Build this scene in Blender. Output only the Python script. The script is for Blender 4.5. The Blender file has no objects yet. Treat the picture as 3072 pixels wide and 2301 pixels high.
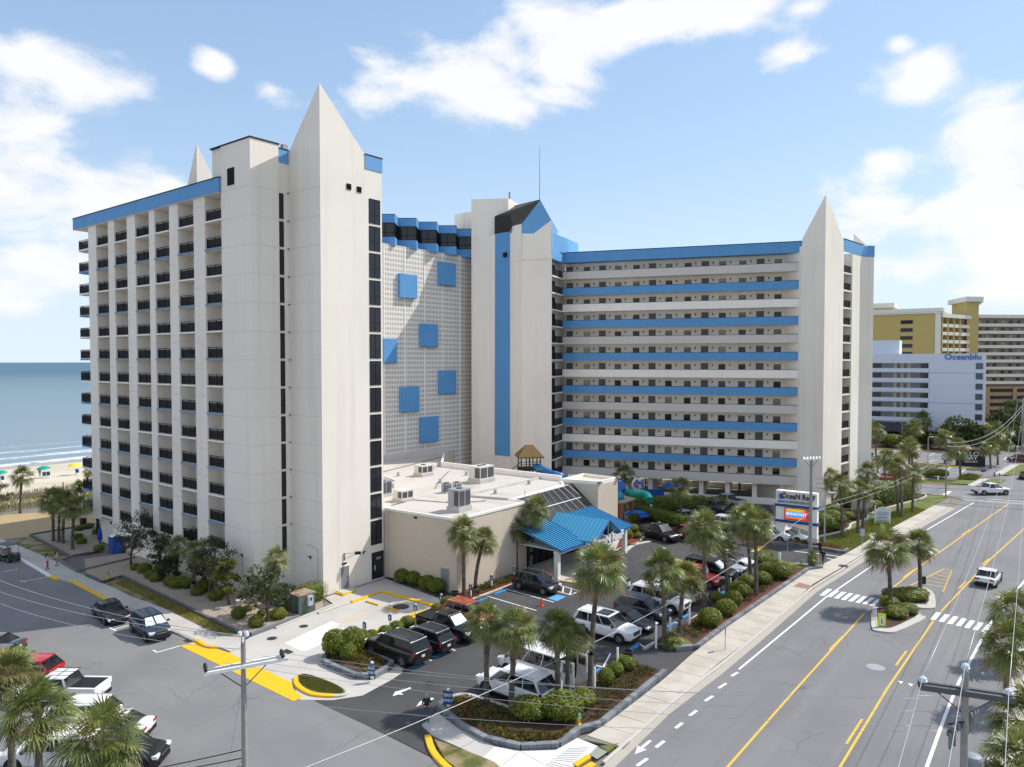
import bpy, bmesh, math, random
from mathutils import Vector, Matrix
random.seed(7)
S = bpy.context.scene
COL = S.collection
R = math.radians
# ------------------------------------------------------------------ camera
CAMH, FPX, CX, CY = 22.0, 2204.0, 1536.0, 1150.5
PIT = math.atan(67.3 / FPX)
cam = bpy.data.cameras.new('camera'); camo = bpy.data.objects.new('camera', cam); COL.objects.link(camo)
camo.location = (0, 0, CAMH); camo.rotation_euler = (R(90) - PIT, 0, 0)
cam.sensor_width = 36; cam.lens = 36 * FPX / 3072; cam.clip_start = 0.5; cam.clip_end = 30000
S.camera = camo
# ------------------------------------------------------------------ light
SUN_AZ, SUN_EL = 68.0, 48.0
S.view_settings.view_transform = 'Standard'; S.view_settings.look = 'None'
S.view_settings.exposure = 0.88; S.view_settings.gamma = 1.0
S.view_settings.use_curve_mapping = False
W = bpy.data.worlds.new('World'); S.world = W; W.use_nodes = True
nt = W.node_tree; nt.nodes.clear()
def N(t, **k):
    n = nt.nodes.new(t)
    for a, v in k.items():
        if a.startswith('i_'): n.inputs[int(a[2:])].default_value = v
        else: setattr(n, a, v)
    return n
def L(a, b): nt.links.new(a, b)
def MA(op, a, b=None, c=None):
    n = N('ShaderNodeMath', operation=op)
    for i, x in enumerate((a, b, c)):
        if x is None: continue
        if isinstance(x, (int, float)): n.inputs[i].default_value = x
        else: L(x, n.inputs[i])
    return n.outputs[0]
sky = N('ShaderNodeTexSky', sky_type='NISHITA', sun_disc=False)
sky.sun_elevation = R(SUN_EL); sky.sun_rotation = R(SUN_AZ); sky.altitude = 0
sky.air_density = 1.0; sky.dust_density = 0.3; sky.ozone_density = 3.0
tc = N('ShaderNodeTexCoord'); sx = N('ShaderNodeSeparateXYZ'); L(tc.outputs['Generated'], sx.inputs[0])
X, Y, Z = sx.outputs
az = MA('ARCTAN2', X, Y); el = MA('ARCSINE', Z)
nz = N('ShaderNodeTexNoise'); nz.inputs['Scale'].default_value = 6.5; nz.inputs['Detail'].default_value = 10; nz.inputs['Roughness'].default_value = .56; nz.inputs['Distortion'].default_value = .25
mp = N('ShaderNodeMapping'); mp.inputs['Scale'].default_value = (1, 1, 1.9); mp.inputs['Location'].default_value = (3.1, 1.7, .4); L(tc.outputs['Generated'], mp.inputs[0]); L(mp.outputs[0], nz.inputs['Vector'])
nf = nz.outputs['Fac']
# cumulus banks: (azimuth deg, elevation deg, half width, half height) in world sky directions, plus unseen ones added for fill light
def sky_dir(u, v, ru, rv):
    x, zc = (u - CX) / FPX, -(v - CY) / FPX
    yy = math.cos(PIT) + zc * math.sin(PIT); zz = -math.sin(PIT) + zc * math.cos(PIT)
    h = math.hypot(x, yy)
    return math.atan2(x, yy), math.atan2(zz, h), ru / FPX * 1.38, rv / FPX * 1.5
CL = [sky_dir(*c) for c in [(1215, 235, 190, 70), (1440, 250, 250, 95), (1640, 150, 240, 130), (1950, 60, 330, 95), (2180, 40, 140, 60),
      (230, 260, 190, 60), (90, 200, 90, 55), (40, 560, 270, 170), (300, 600, 260, 110), (520, 560, 90, 45), (100, 760, 240, 110),
      (650, 200, 46, 30), (810, 265, 60, 34), (2335, 160, 80, 32), (2775, 215, 85, 48), (2700, 130, 36, 22),
      (2990, 470, 150, 120), (2640, 490, 85, 40), (2930, 630, 230, 70), (2660, 620, 70, 45), (2700, 810, 170, 85), (3010, 820, 190, 110), (2420, 20, 50, 24)]]
rs = random.Random(3)
for i in range(60):  # unseen banks outside the frame, added to brighten the shaded walls
    a = rs.uniform(45, 315); CL.append((R(a if a <= 180 else a - 360), R(rs.uniform(5, 80)), R(rs.uniform(8, 24)), R(rs.uniform(4, 11))))
fld = None
for (ca, ce, ra, re) in CL:
    da = MA('MULTIPLY', MA('SUBTRACT', az, ca), math.cos(ce) / ra); de = MA('MULTIPLY', MA('SUBTRACT', el, ce), 1 / re)
    d2 = MA('ADD', MA('MULTIPLY', da, da), MA('MULTIPLY', de, de))
    k = MA('MULTIPLY', MA('SUBTRACT', 1.0, MA('SQRT', d2)), 1.0)
    fld = k if fld is None else MA('SMOOTH_MAX', fld, k, .25)
f2 = MA('ADD', MA('MAXIMUM', fld, -1.2), MA('MULTIPLY', MA('SUBTRACT', nf, .52), 4.0))
mr = N('ShaderNodeMapRange', interpolation_type='SMOOTHSTEP'); mr.inputs[1].default_value = .0; mr.inputs[2].default_value = .85; L(f2, mr.inputs[0])
# thin high veil plus the whitening of the air close to the horizon
veil = MA('ADD', .16, MA('MULTIPLY', .85, MA('POWER', 2.718, MA('MULTIPLY', MA('ABSOLUTE', el), -9.0))))
msk = MA('MULTIPLY', mr.outputs[0], .95)
# soft shoulder on the very bright horizon of the sky model
va = N('ShaderNodeVectorMath', operation='ADD'); L(sky.outputs[0], va.inputs[0]); va.inputs[1].default_value = (7, 7, 7)
vd = N('ShaderNodeVectorMath', operation='DIVIDE'); L(sky.outputs[0], vd.inputs[0]); L(va.outputs[0], vd.inputs[1])
vm = N('ShaderNodeVectorMath', operation='MULTIPLY'); L(vd.outputs[0], vm.inputs[0]); vm.inputs[1].default_value = (7 * 1.27, 7 * 1.42, 7 * 1.6)
hz = N('ShaderNodeMix', data_type='RGBA'); L(veil, hz.inputs[0]); L(vm.outputs[0], hz.inputs[6]); hz.inputs[7].default_value = (4.1, 4.75, 5.4, 1)
mix = N('ShaderNodeMix', data_type='RGBA'); L(msk, mix.inputs[0]); L(hz.outputs[2], mix.inputs[6]); mix.inputs[7].default_value = (5.3, 5.3, 5.4, 1)
bg = N('ShaderNodeBackground'); bg.inputs['Strength'].default_value = 0.104; L(mix.outputs[2], bg.inputs['Color'])
out = N('ShaderNodeOutputWorld'); L(bg.outputs[0], out.inputs[0])
sun = bpy.data.lights.new('sun', 'SUN'); sun.energy = 2.5; sun.angle = R(.53); sun.color = (1, .955, .88)
so = bpy.data.objects.new('sun', sun); COL.objects.link(so)
sd = Vector((math.sin(R(SUN_AZ)) * math.cos(R(SUN_EL)), math.cos(R(SUN_AZ)) * math.cos(R(SUN_EL)), math.sin(R(SUN_EL))))
so.rotation_euler = sd.to_track_quat('Z', 'Y').to_euler(); so.location = sd * 300
# ------------------------------------------------------------------ survey helpers (bearing + ground level -> world metres)
cp, sp = math.cos(PIT), math.sin(PIT)
def ray(u, v):
    x, z = (u - CX) / FPX, -(v - CY) / FPX
    return x, cp + z * sp, -sp + z * cp
def G(u, v, z=0.0):
    d = ray(u, v); t = (z - CAMH) / d[2]; return d[0] * t, d[1] * t
def hgt(u, v, P):
    d = ray(u, v); return CAMH + d[2] * P[1] / d[1]
FR = dict(A1=(200,200,2.209),A2=(200,900,2.209),A3=(1100,560,1.972),A4=(1600,560,1.972),A5=(0,1350,1.742),A6=(900,1550,2.206),A7=(1700,1350,2.761),A8=(2300,850,2.071),B1=(2072,1550,2.206),B2=(0,1700,2.757),B3=(0,1300,3.682),B4=(1100,1350,2.761),B5=(2250,1430,6.137),B6=(1300,1900,3.16),B7=(1640,740,4.602),B8=(200,500,4.142),D1=(900,1830,4.418),D2=(2400,1600,3.292),D3=(500,1850,3.674),D4=(2600,1950,4.686),D5=(1850,1430,4.478),H1=(2572,1250,4.418),H2=(2600,880,4.042),H3=(230,1550,4.418),H4=(660,1640,6.374),H5=(1780,1400,7.363),H6=(2380,1480,5.5225),E1=(2360,560,5.523),E2=(2360,1180,5.523),E3=(1400,570,5.523),E4=(1400,1250,4.424))
def px(k, x, y):
    f = FR[k]; return f[0] + x / f[2], f[1] + y / f[2]
def q(k, x, y, z=0.0): return G(*px(k, x, y), z)
def Q(k, *pts, z=0.0): return [q(k, x, y, z) for x, y in pts]
# hotel frame: a points to the ocean, b along the street
TH = math.atan2(.7854176, .6189662)
BV, AV = Vector((math.cos(TH), math.sin(TH))), Vector((-math.sin(TH), math.cos(TH)))
C0 = Vector(G(970, 1790))
def W2(b, a): p = C0 + BV * b + AV * a; return p.x, p.y
def loc2(p):
    d = Vector((p[0], p[1])) - C0; return d.dot(BV), d.dot(AV)
# ------------------------------------------------------------------ mesh helpers
class MB:
    def __init__(s): s.v = []; s.f = []; s.m = []
    def add(s, vs, fs, m=0):
        o = len(s.v); s.v += [tuple(p) for p in vs]; s.f += [tuple(i + o for i in f) for f in fs]; s.m += [m] * len(fs); return s
    def box(s, x0, x1, y0, y1, z0, z1, m=0):
        return s.add([(x0,y0,z0),(x1,y0,z0),(x1,y1,z0),(x0,y1,z0),(x0,y0,z1),(x1,y0,z1),(x1,y1,z1),(x0,y1,z1)],
                     [(0,3,2,1),(4,5,6,7),(0,1,5,4),(1,2,6,5),(2,3,7,6),(3,0,4,7)], m)
    def cbox(s, c, sz, m=0, rz=0, rx=0, ry=0):
        M_ = Matrix.Translation(c) @ Matrix.Rotation(rz, 4, 'Z') @ Matrix.Rotation(ry, 4, 'Y') @ Matrix.Rotation(rx, 4, 'X')
        hx, hy, hz = sz[0] / 2, sz[1] / 2, sz[2] / 2
        vs = [M_ @ Vector(p) for p in [(-hx,-hy,-hz),(hx,-hy,-hz),(hx,hy,-hz),(-hx,hy,-hz),(-hx,-hy,hz),(hx,-hy,hz),(hx,hy,hz),(-hx,hy,hz)]]
        return s.add(vs, [(0,3,2,1),(4,5,6,7),(0,1,5,4),(1,2,6,5),(2,3,7,6),(3,0,4,7)], m)
    def prism(s, poly, z0, z1, m=0, bottom=True):
        if sum(poly[i][0] * poly[(i + 1) % len(poly)][1] - poly[(i + 1) % len(poly)][0] * poly[i][1] for i in range(len(poly))) < 0: poly = poly[::-1]
        n = len(poly); zs0 = z0 if isinstance(z0, list) else [z0] * n; zs1 = z1 if isinstance(z1, list) else [z1] * n
        vs = [(p[0], p[1], zs0[i]) for i, p in enumerate(poly)] + [(p[0], p[1], zs1[i]) for i, p in enumerate(poly)]
        fs = [tuple(range(n, 2 * n))] + [(i, (i + 1) % n, n + (i + 1) % n, n + i) for i in range(n)]
        if bottom: fs.append(tuple(range(n - 1, -1, -1)))
        return s.add(vs, fs, m)
    def sheet(s, poly, z=0.0, m=0):
        if sum(poly[i][0] * poly[(i + 1) % len(poly)][1] - poly[(i + 1) % len(poly)][0] * poly[i][1] for i in range(len(poly))) < 0: poly = poly[::-1]
        return s.add([(p[0], p[1], z) for p in poly], [tuple(range(len(poly)))], m)
    def face(s, *pts, m=0): return s.add(pts, [tuple(range(len(pts)))], m)
    def tube(s, pts, rad, n=6, m=0, cap=True):
        pts = [Vector(p) for p in pts]; k = len(pts)
        rad = rad if isinstance(rad, (list, tuple)) else [rad] * k
        vs = []; fs = []
        for i, p in enumerate(pts):
            t = (pts[min(i + 1, k - 1)] - pts[max(i - 1, 0)]).normalized()
            u = t.cross(Vector((0, 0, 1)));
            if u.length < .05: u = t.cross(Vector((1, 0, 0)))
            u.normalize(); w = t.cross(u)
            for j in range(n):
                a = 2 * math.pi * j / n; vs.append(p + (u * math.cos(a) - w * math.sin(a)) * rad[i])
        for i in range(k - 1):
            for j in range(n):
                fs.append((i * n + j, i * n + (j + 1) % n, (i + 1) * n + (j + 1) % n, (i + 1) * n + j))
        if cap: fs += [tuple(range(n - 1, -1, -1)), tuple(range((k - 1) * n, k * n))]
        return s.add(vs, fs, m)
    def lathe(s, prof, n=12, m=0, c=(0, 0, 0), sy=1.0):
        vs = []; fs = []; k = len(prof)
        for r, z in prof:
            for j in range(n):
                a = 2 * math.pi * j / n; vs.append((c[0] + r * math.cos(a), c[1] + r * math.sin(a) * sy, c[2] + z))
        for i in range(k - 1):
            for j in range(n): fs.append((i * n + j, i * n + (j + 1) % n, (i + 1) * n + (j + 1) % n, (i + 1) * n + j))
        fs.append(tuple(range(n - 1, -1, -1))); fs.append(tuple(range((k - 1) * n, k * n)))
        return s.add(vs, fs, m)
    def mesh(s, name, mats, smooth=None):
        me = bpy.data.meshes.new(name); me.from_pydata([tuple(p) for p in s.v], [], s.f)
        for x in (mats if isinstance(mats, (list, tuple)) else [mats]): me.materials.append(x)
        me.polygons.foreach_set('material_index', s.m)
        if smooth is not None:
            me.polygons.foreach_set('use_smooth', [True] * len(s.f))
            if smooth < 170: me.set_sharp_from_angle(angle=R(smooth))
        me.update(); return me
    def obj(s, name, mats, parent=None, smooth=None, loc=None, rz=0):
        return link(name, s.mesh(name, mats, smooth), parent, loc, rz)
def link(name, me, parent=None, loc=None, rz=0):
    o = bpy.data.objects.new(name, me); COL.objects.link(o)
    if parent: o.parent = parent
    if loc: o.location = loc
    if rz: o.rotation_euler = (0, 0, rz)
    return o
def tag(o, label=None, cat=None, group=None, kind=None):
    if label: o['label'] = label
    if cat: o['category'] = cat
    if group: o['group'] = group
    if kind: o['kind'] = kind
    return o
def thing(name, label, cat, loc=(0, 0, 0), rz=0, group=None):
    o = bpy.data.objects.new(name, None); COL.objects.link(o); o.location = loc; o.rotation_euler = (0, 0, rz); o.empty_display_size = .3
    return tag(o, label, cat, group)
def dup(o, loc=None, rz=None, label=None, parent=None, scale=None):
    c = o.copy(); COL.objects.link(c)
    if parent: c.parent = parent
    if loc is not None: c.location = loc
    if rz is not None: c.rotation_euler = (o.rotation_euler[0], o.rotation_euler[1], rz)
    if scale is not None: c.scale = (scale,) * 3
    if label: c['label'] = label
    for ch in list(o.children): dup(ch, parent=c)
    return c
# ------------------------------------------------------------------ materials
MT = {}
def mat(name, col, rough=.7, var=.10, scale=3.0, bump=0.0, bscale=40.0, metal=0.0, spec=.4, col2=None, c2scale=1.0, c2lo=.45, c2hi=.6, alpha=1.0, trans=0.0, coat=0.0, attr=None, emit=0.0, coord='Object'):
    if name in MT: return MT[name]
    m = bpy.data.materials.new(name); m.use_nodes = True; t = m.node_tree; nn = t.nodes
    p = nn['Principled BSDF']; p.inputs['Roughness'].default_value = rough; p.inputs['Metallic'].default_value = metal
    p.inputs['Specular IOR Level'].default_value = spec
    if coat: p.inputs['Coat Weight'].default_value = coat; p.inputs['Coat Roughness'].default_value = .05
    tcn = nn.new('ShaderNodeTexCoord'); cs = tcn.outputs[coord]
    nzz = nn.new('ShaderNodeTexNoise'); nzz.inputs['Scale'].default_value = scale; nzz.inputs['Detail'].default_value = 5; t.links.new(cs, nzz.inputs['Vector'])
    mx = nn.new('ShaderNodeMix'); mx.data_type = 'RGBA'; mx.blend_type = 'MIX'
    lo = tuple(c * (1 - var) for c in col); hi = tuple(min(1, c * (1 + var)) for c in col)
    mx.inputs[6].default_value = (*lo, 1); mx.inputs[7].default_value = (*hi, 1); t.links.new(nzz.outputs['Fac'], mx.inputs[0])
    colout = mx.outputs[2]
    if col2:
        n2 = nn.new('ShaderNodeTexNoise'); n2.inputs['Scale'].default_value = c2scale; n2.inputs['Detail'].default_value = 6; t.links.new(cs, n2.inputs['Vector'])
        r2 = nn.new('ShaderNodeMapRange'); r2.inputs[1].default_value = c2lo; r2.inputs[2].default_value = c2hi; t.links.new(n2.outputs['Fac'], r2.inputs[0])
        m2 = nn.new('ShaderNodeMix'); m2.data_type = 'RGBA'; t.links.new(r2.outputs[0], m2.inputs[0]); t.links.new(colout, m2.inputs[6]); m2.inputs[7].default_value = (*col2, 1); colout = m2.outputs[2]
    if attr:
        an = nn.new('ShaderNodeAttribute'); an.attribute_name = attr
        m3 = nn.new('ShaderNodeMix'); m3.data_type = 'RGBA'; m3.blend_type = 'MULTIPLY'; m3.inputs[0].default_value = 1; t.links.new(colout, m3.inputs[6]); t.links.new(an.outputs['Color'], m3.inputs[7]); colout = m3.outputs[2]
    t.links.new(colout, p.inputs['Base Color'])
    if bump:
        nb = nn.new('ShaderNodeTexNoise'); nb.inputs['Scale'].default_value = bscale; nb.inputs['Detail'].default_value = 3; t.links.new(cs, nb.inputs['Vector'])
        bp = nn.new('ShaderNodeBump'); bp.inputs['Strength'].default_value = bump; bp.inputs['Distance'].default_value = .02; t.links.new(nb.outputs['Fac'], bp.inputs['Height']); t.links.new(bp.outputs[0], p.inputs['Normal'])
    if trans: p.inputs['Transmission Weight'].default_value = trans
    if alpha < 1: p.inputs['Alpha'].default_value = alpha
    if emit: t.links.new(colout, p.inputs['Emission Color']); p.inputs['Emission Strength'].default_value = emit
    MT[name] = m; return m
stucco = mat('stucco', (.86, .795, .715), .85, .04, .35, .25, 60, col2=(.79, .725, .65), c2scale=.09, c2lo=.5, c2hi=.75)
stucco2 = mat('stucco_white', (.88, .84, .785), .8, .04, .5, .2, 60)
greyst = mat('stucco_grey', (.60, .565, .53), .85, .06, .6, .2, 60)
blue = mat('blue_paint', (.100, .300, .590), .6, .09, .5, .1, 50)
bluelt = mat('blue_paint_lit_and_pale', (.125, .345, .64), .6, .06, .5)  # sunlit tone put into the street-side bands' blue; pale paint on the gable
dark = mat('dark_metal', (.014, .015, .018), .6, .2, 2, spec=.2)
railp = mat('railing_mesh', (.012, .013, .017), .7, .2, 2, alpha=.86, spec=.12)
glass = mat('dark_glass', (.016, .019, .026), .08, .25, .4, spec=.45)
glass2 = mat('curtained_glass', (.30, .26, .20), .12, .35, 1.1, spec=.7)
glass3 = mat('grey_glass', (.075, .085, .105), .08, .3, .8, spec=.8)
doorg = mat('door_grey', (.105, .108, .125), .5, .08, 1)
dgrey = mat('door_light_grey', (.25, .25, .26), .5, .08, 1)
shing = mat('shingle', (.075, .068, .062), .9, .3, 5, .4, 30)
lobw = mat('lobby_block', (.60, .545, .47), .9, .06, .6, .3, 40, col2=(.53, .475, .41), c2scale=.25)
roofm = mat('roof_membrane', (.53, .50, .465), .85, .05, .3, .1, 20, col2=(.40, .37, .34), c2scale=.22, c2lo=.5, c2hi=.72)
asph_l = mat('asphalt_worn', (.215, .212, .215), .9, .06, .5, .35, 90, col2=(.175, .173, .178), c2scale=.16, c2lo=.45, c2hi=.75)
def streaks(m, amt, col, rot, sc, lo=.5, hi=.75):
    t_ = m.node_tree; p_ = t_.nodes['Principled BSDF']; src = p_.inputs['Base Color'].links[0].from_socket
    tc_ = t_.nodes.new('ShaderNodeTexCoord'); mp_ = t_.nodes.new('ShaderNodeMapping'); mp_.inputs['Rotation'].default_value = (0, 0, -rot); mp_.vector_type = 'TEXTURE' if False else 'POINT'; t_.links.new(tc_.outputs['Object'], mp_.inputs[0])
    ms = t_.nodes.new('ShaderNodeVectorMath'); ms.operation = 'MULTIPLY'; ms.inputs[1].default_value = sc; t_.links.new(mp_.outputs[0], ms.inputs[0])
    n_ = t_.nodes.new('ShaderNodeTexNoise'); n_.inputs['Scale'].default_value = 1.0; n_.inputs['Detail'].default_value = 6; n_.inputs['Roughness'].default_value = .6; t_.links.new(ms.outputs[0], n_.inputs['Vector'])
    r_ = t_.nodes.new('ShaderNodeMapRange'); r_.inputs[1].default_value = lo; r_.inputs[2].default_value = hi; r_.inputs[4].default_value = amt; t_.links.new(n_.outputs['Fac'], r_.inputs[0])
    mx_ = t_.nodes.new('ShaderNodeMix'); mx_.data_type = 'RGBA'; t_.links.new(r_.outputs[0], mx_.inputs[0]); t_.links.new(src, mx_.inputs[6]); mx_.inputs[7].default_value = (*col, 1); t_.links.new(mx_.outputs[2], p_.inputs['Base Color'])
asph_r = mat('asphalt_street', (.205, .202, .208), .9, .05, .4, .35, 90, col2=(.17, .168, .175), c2scale=.12, c2lo=.45, c2hi=.75)
asph_d = mat('asphalt_dark', (.068, .067, .070), .9, .1, .5, .35, 90, col2=(.048, .047, .050), c2scale=.2, c2lo=.45, c2hi=.7)
conc = mat('concrete', (.50, .475, .44), .9, .06, .7, .2, 50, col2=(.42, .40, .37), c2scale=.3, c2lo=.45, c2hi=.75)
conc_n = mat('concrete_new', (.68, .66, .635), .9, .04, .7, .2, 50)
conc_w = mat('concrete_warm', (.52, .475, .41), .9, .06, .9, .2, 50, col2=(.45, .41, .35), c2scale=.5)
kerbm = mat('kerb_concrete', (.50, .475, .435), .9, .1, 2, .2, 50)
blockm = mat('grey_block', (.165, .18, .20), .9, .25, 6, .3, 30)
yel = mat('yellow_paint', (.80, .46, .012), .7, .07, 1.5, .1, 50)
yel_l = mat('yellow_line', (.72, .45, .06), .8, .12, 3)
wht = mat('white_paint', (.80, .80, .80), .7, .06, 2)
bluep = mat('blue_stall_paint', (.10, .34, .68), .7, .12, 2)
mulch = mat('mulch', (.075, .040, .025), .95, .45, 9, .8, 40)
redmulch = mat('red_mulch', (.16, .032, .020), .95, .35, 9, .8, 40)
lawn = mat('lawn', (.115, .150, .028), .95, .35, 6, .9, 60, col2=(.22, .185, .07), c2scale=.8, c2lo=.5, c2hi=.72)
drylawn = mat('dry_lawn', (.10, .11, .03), .95, .35, 5, .9, 60, col2=(.30, .24, .13), c2scale=.55, c2lo=.42, c2hi=.58)
gravel = mat('pale_gravel', (.36, .295, .235), .95, .4, 9, .9, 30)
def cracks(m, amt=.55, sc=.22):
    t_ = m.node_tree; p_ = t_.nodes['Principled BSDF']; src = p_.inputs['Base Color'].links[0].from_socket
    tc_ = t_.nodes.new('ShaderNodeTexCoord'); nz_ = t_.nodes.new('ShaderNodeTexNoise'); nz_.inputs['Scale'].default_value = .9; nz_.inputs['Detail'].default_value = 4; t_.links.new(tc_.outputs['Object'], nz_.inputs['Vector'])
    ad = t_.nodes.new('ShaderNodeVectorMath'); ad.operation = 'ADD'; t_.links.new(tc_.outputs['Object'], ad.inputs[0]); t_.links.new(nz_.outputs['Color'], ad.inputs[1])
    vo = t_.nodes.new('ShaderNodeTexVoronoi'); vo.feature = 'DISTANCE_TO_EDGE'; vo.inputs['Scale'].default_value = sc; t_.links.new(ad.outputs[0], vo.inputs['Vector'])
    lt = t_.nodes.new('ShaderNodeMapRange'); lt.inputs[1].default_value = .0; lt.inputs[2].default_value = .012; lt.inputs[3].default_value = 1; lt.inputs[4].default_value = 0; t_.links.new(vo.outputs['Distance'], lt.inputs[0])
    n2 = t_.nodes.new('ShaderNodeTexNoise'); n2.inputs['Scale'].default_value = .13; t_.links.new(tc_.outputs['Object'], n2.inputs['Vector']); m2 = t_.nodes.new('ShaderNodeMapRange'); m2.inputs[1].default_value = .52; m2.inputs[2].default_value = .62; t_.links.new(n2.outputs['Fac'], m2.inputs[0])
    n3 = t_.nodes.new('ShaderNodeTexNoise'); n3.inputs['Scale'].default_value = .5; n3.inputs['Detail'].default_value = 8; n3.inputs['Roughness'].default_value = .7; t_.links.new(tc_.outputs['Object'], n3.inputs['Vector']); m3 = t_.nodes.new('ShaderNodeMapRange'); m3.inputs[1].default_value = .66; m3.inputs[2].default_value = .74; m3.inputs[4].default_value = .7; t_.links.new(n3.outputs['Fac'], m3.inputs[0])
    mu = t_.nodes.new('ShaderNodeMath'); mu.operation = 'MULTIPLY'; t_.links.new(lt.outputs[0], mu.inputs[0]); t_.links.new(m2.outputs[0], mu.inputs[1]); mm_ = t_.nodes.new('ShaderNodeMath'); mm_.operation = 'MAXIMUM'; t_.links.new(mu.outputs[0], mm_.inputs[0]); t_.links.new(m3.outputs[0], mm_.inputs[1]); m4 = t_.nodes.new('ShaderNodeMath'); m4.operation = 'MULTIPLY'; m4.inputs[1].default_value = amt; t_.links.new(mm_.outputs[0], m4.inputs[0])
    mx_ = t_.nodes.new('ShaderNodeMix'); mx_.data_type = 'RGBA'; t_.links.new(m4.outputs[0], mx_.inputs[0]); t_.links.new(src, mx_.inputs[6]); mx_.inputs[7].default_value = (.05, .05, .052, 1); t_.links.new(mx_.outputs[2], p_.inputs['Base Color'])
streaks(asph_r, .55, (.13, .128, .13), TH, (.025, .55, 1)); streaks(asph_r, .35, (.27, .265, .265), TH, (.02, .4, 1), .52, .7); streaks(asph_l, .4, (.14, .138, .14), TH + math.pi / 2, (.03, .4, 1)); streaks(asph_d, .35, (.11, .105, .105), TH, (.12, .3, 1))
streaks(stucco, .36, (.55, .50, .44), 0, (.9, .9, .035), .5, .8); streaks(stucco2, .30, (.60, .54, .46), 0, (.8, .8, .06), .5, .8); streaks(blue, .25, (.06, .20, .42), 0, (.8, .8, .08), .5, .8)
cracks(asph_l); cracks(asph_r, .5); cracks(asph_d, .35); cracks(conc, .18, .35)
sandm = mat('sand', (.60, .53, .42), .95, .06, .3, .2, 10, col2=(.52, .45, .35), c2scale=.12)
sandy = mat('tan_sand', (.40, .30, .16), .95, .1, .8, .3, 20)
# ================================================================== HOTEL
hotel = thing('hotel_building', 'tall white and blue oceanfront hotel with pointed tower corners and striped walkway wing', 'hotel', (C0.x, C0.y, 0), TH)
PITCH = 2.668
RT = [36.70 - PITCH * i for i in range(13)]          # railing tops, row by row from the roof
# ---- near wing walls
nw = MB()
nw.box(-2.75, 7.46, 9.4, 39.15, 0, 38.10)
OPEN = [(33.81, 36.97), (29.06, 32.2), (23.93, 27.1), (19.54, 22.67), (14.65, 17.76), (9.53, 12.52)]
PIER = [(36.97, 39.13), (32.2, 33.81), (27.1, 29.06), (22.67, 23.93), (17.76, 19.54), (12.52, 14.65)]
for i, (a0, a1) in enumerate(PIER): nw.box(-4.25, -2.752, a0, a1, 3.0 if i == 0 else 0, 38.10)
nw.box(-4.18, -2.753, 9.4, 32.2, 0, 3.46); nw.box(-3.6, -2.76, 32.2, 38.6, 0, 3.0)
nw.prism([(0, 0), (7.48, 0), (7.48, 9.42), (-2.7, 9.42), (-2.7, 4.9), (0, 4.9)], 0, 42.14)
nw.box(-4.25, -1.25, 4.6, 9.53, 0, 42.37); nw.box(-4.10, -1.25, 9.53, 11.3, 38.1, 42.37)
# spire over the street corner
def spire(m, b, a, lb, la, z0, zt, k=0):
    m.add([(b, a, z0), (b + lb, a, z0), (b, a + la, z0), (b, a, zt)], [(0, 1, 3), (0, 3, 2), (1, 2, 3)], k)
spire(nw, 0, 0, 5.3, 4.62, 42.14, 47.45)
spire(nw, 2.4, 26.0, 5.0, 4.4, 38.1, 47.3)
for z in [5.6 + 2.66 * i for i in range(13)]:            # shallow floor joints
    pass
near = nw.obj('near_wing', [stucco], hotel)
near['label'] = 'near white wing with balcony grid and pointed spire corner'
# floor joint lines: thin recessed strips along the towers
jm = mat('joint_line', (.46, .45, .44), .9, .1, 2)
jt = MB()
for i in range(14):
    z = 38.05 - 2.66 * i
    if z < 1: break
    jt.box(-.006, .0, 0.02, 4.6, z, z + .022); jt.box(-4.256, -4.25, 4.62, 9.5, z, z + .022); jt.box(-4.24, -1.27, 4.594, 4.6, z, z + .022)
    for a0, a1 in PIER: jt.box(-4.256, -4.25, a0 + .01, a1 - .01, z - .85, z - .83)
tag(jt.obj('floor_joint', [jm], near), kind='stuff')
# roof bands and copings
def bandbox(name, b0, b1, a0, a1, z0, z1, parent, mm=None):
    m = MB(); m.box(b0, b1, a0, a1, z0, z1 - .09); m.box(b0 - .04, b1 + .04, a0 - .04, a1 + .04, z1 - .09, z1, 1)
    return m.obj(name, [mm or blue, dark], parent)
bandbox('roof_band', -4.48, 7.6, 9.55, 42.9, 38.12, 39.55, near)
m = MB(); m.box(-4.46, -2.8, 9.6, 42.85, 38.085, 38.115); m.box(-2.8, 7.4, 39.2, 42.85, 38.085, 38.115); m.obj('soffit', [stucco], near)
bandbox('roof_band', 5.32, 7.53, -.06, 9.4, 40.75, 42.2, near, bluelt)
bandbox('roof_band', -1.22, -.03, 4.78, 9.4, 40.85, 42.2, near, bluelt)
m = MB(); m.box(-4.32, -1.18, 4.53, 11.35, 42.37, 42.50); m.obj('coping', [dark], near)
m = MB(); m.box(-.06, .5, 5.6, 6.0, 42.2, 42.9); m.obj('roof_vent', [dgrey], near)
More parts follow.
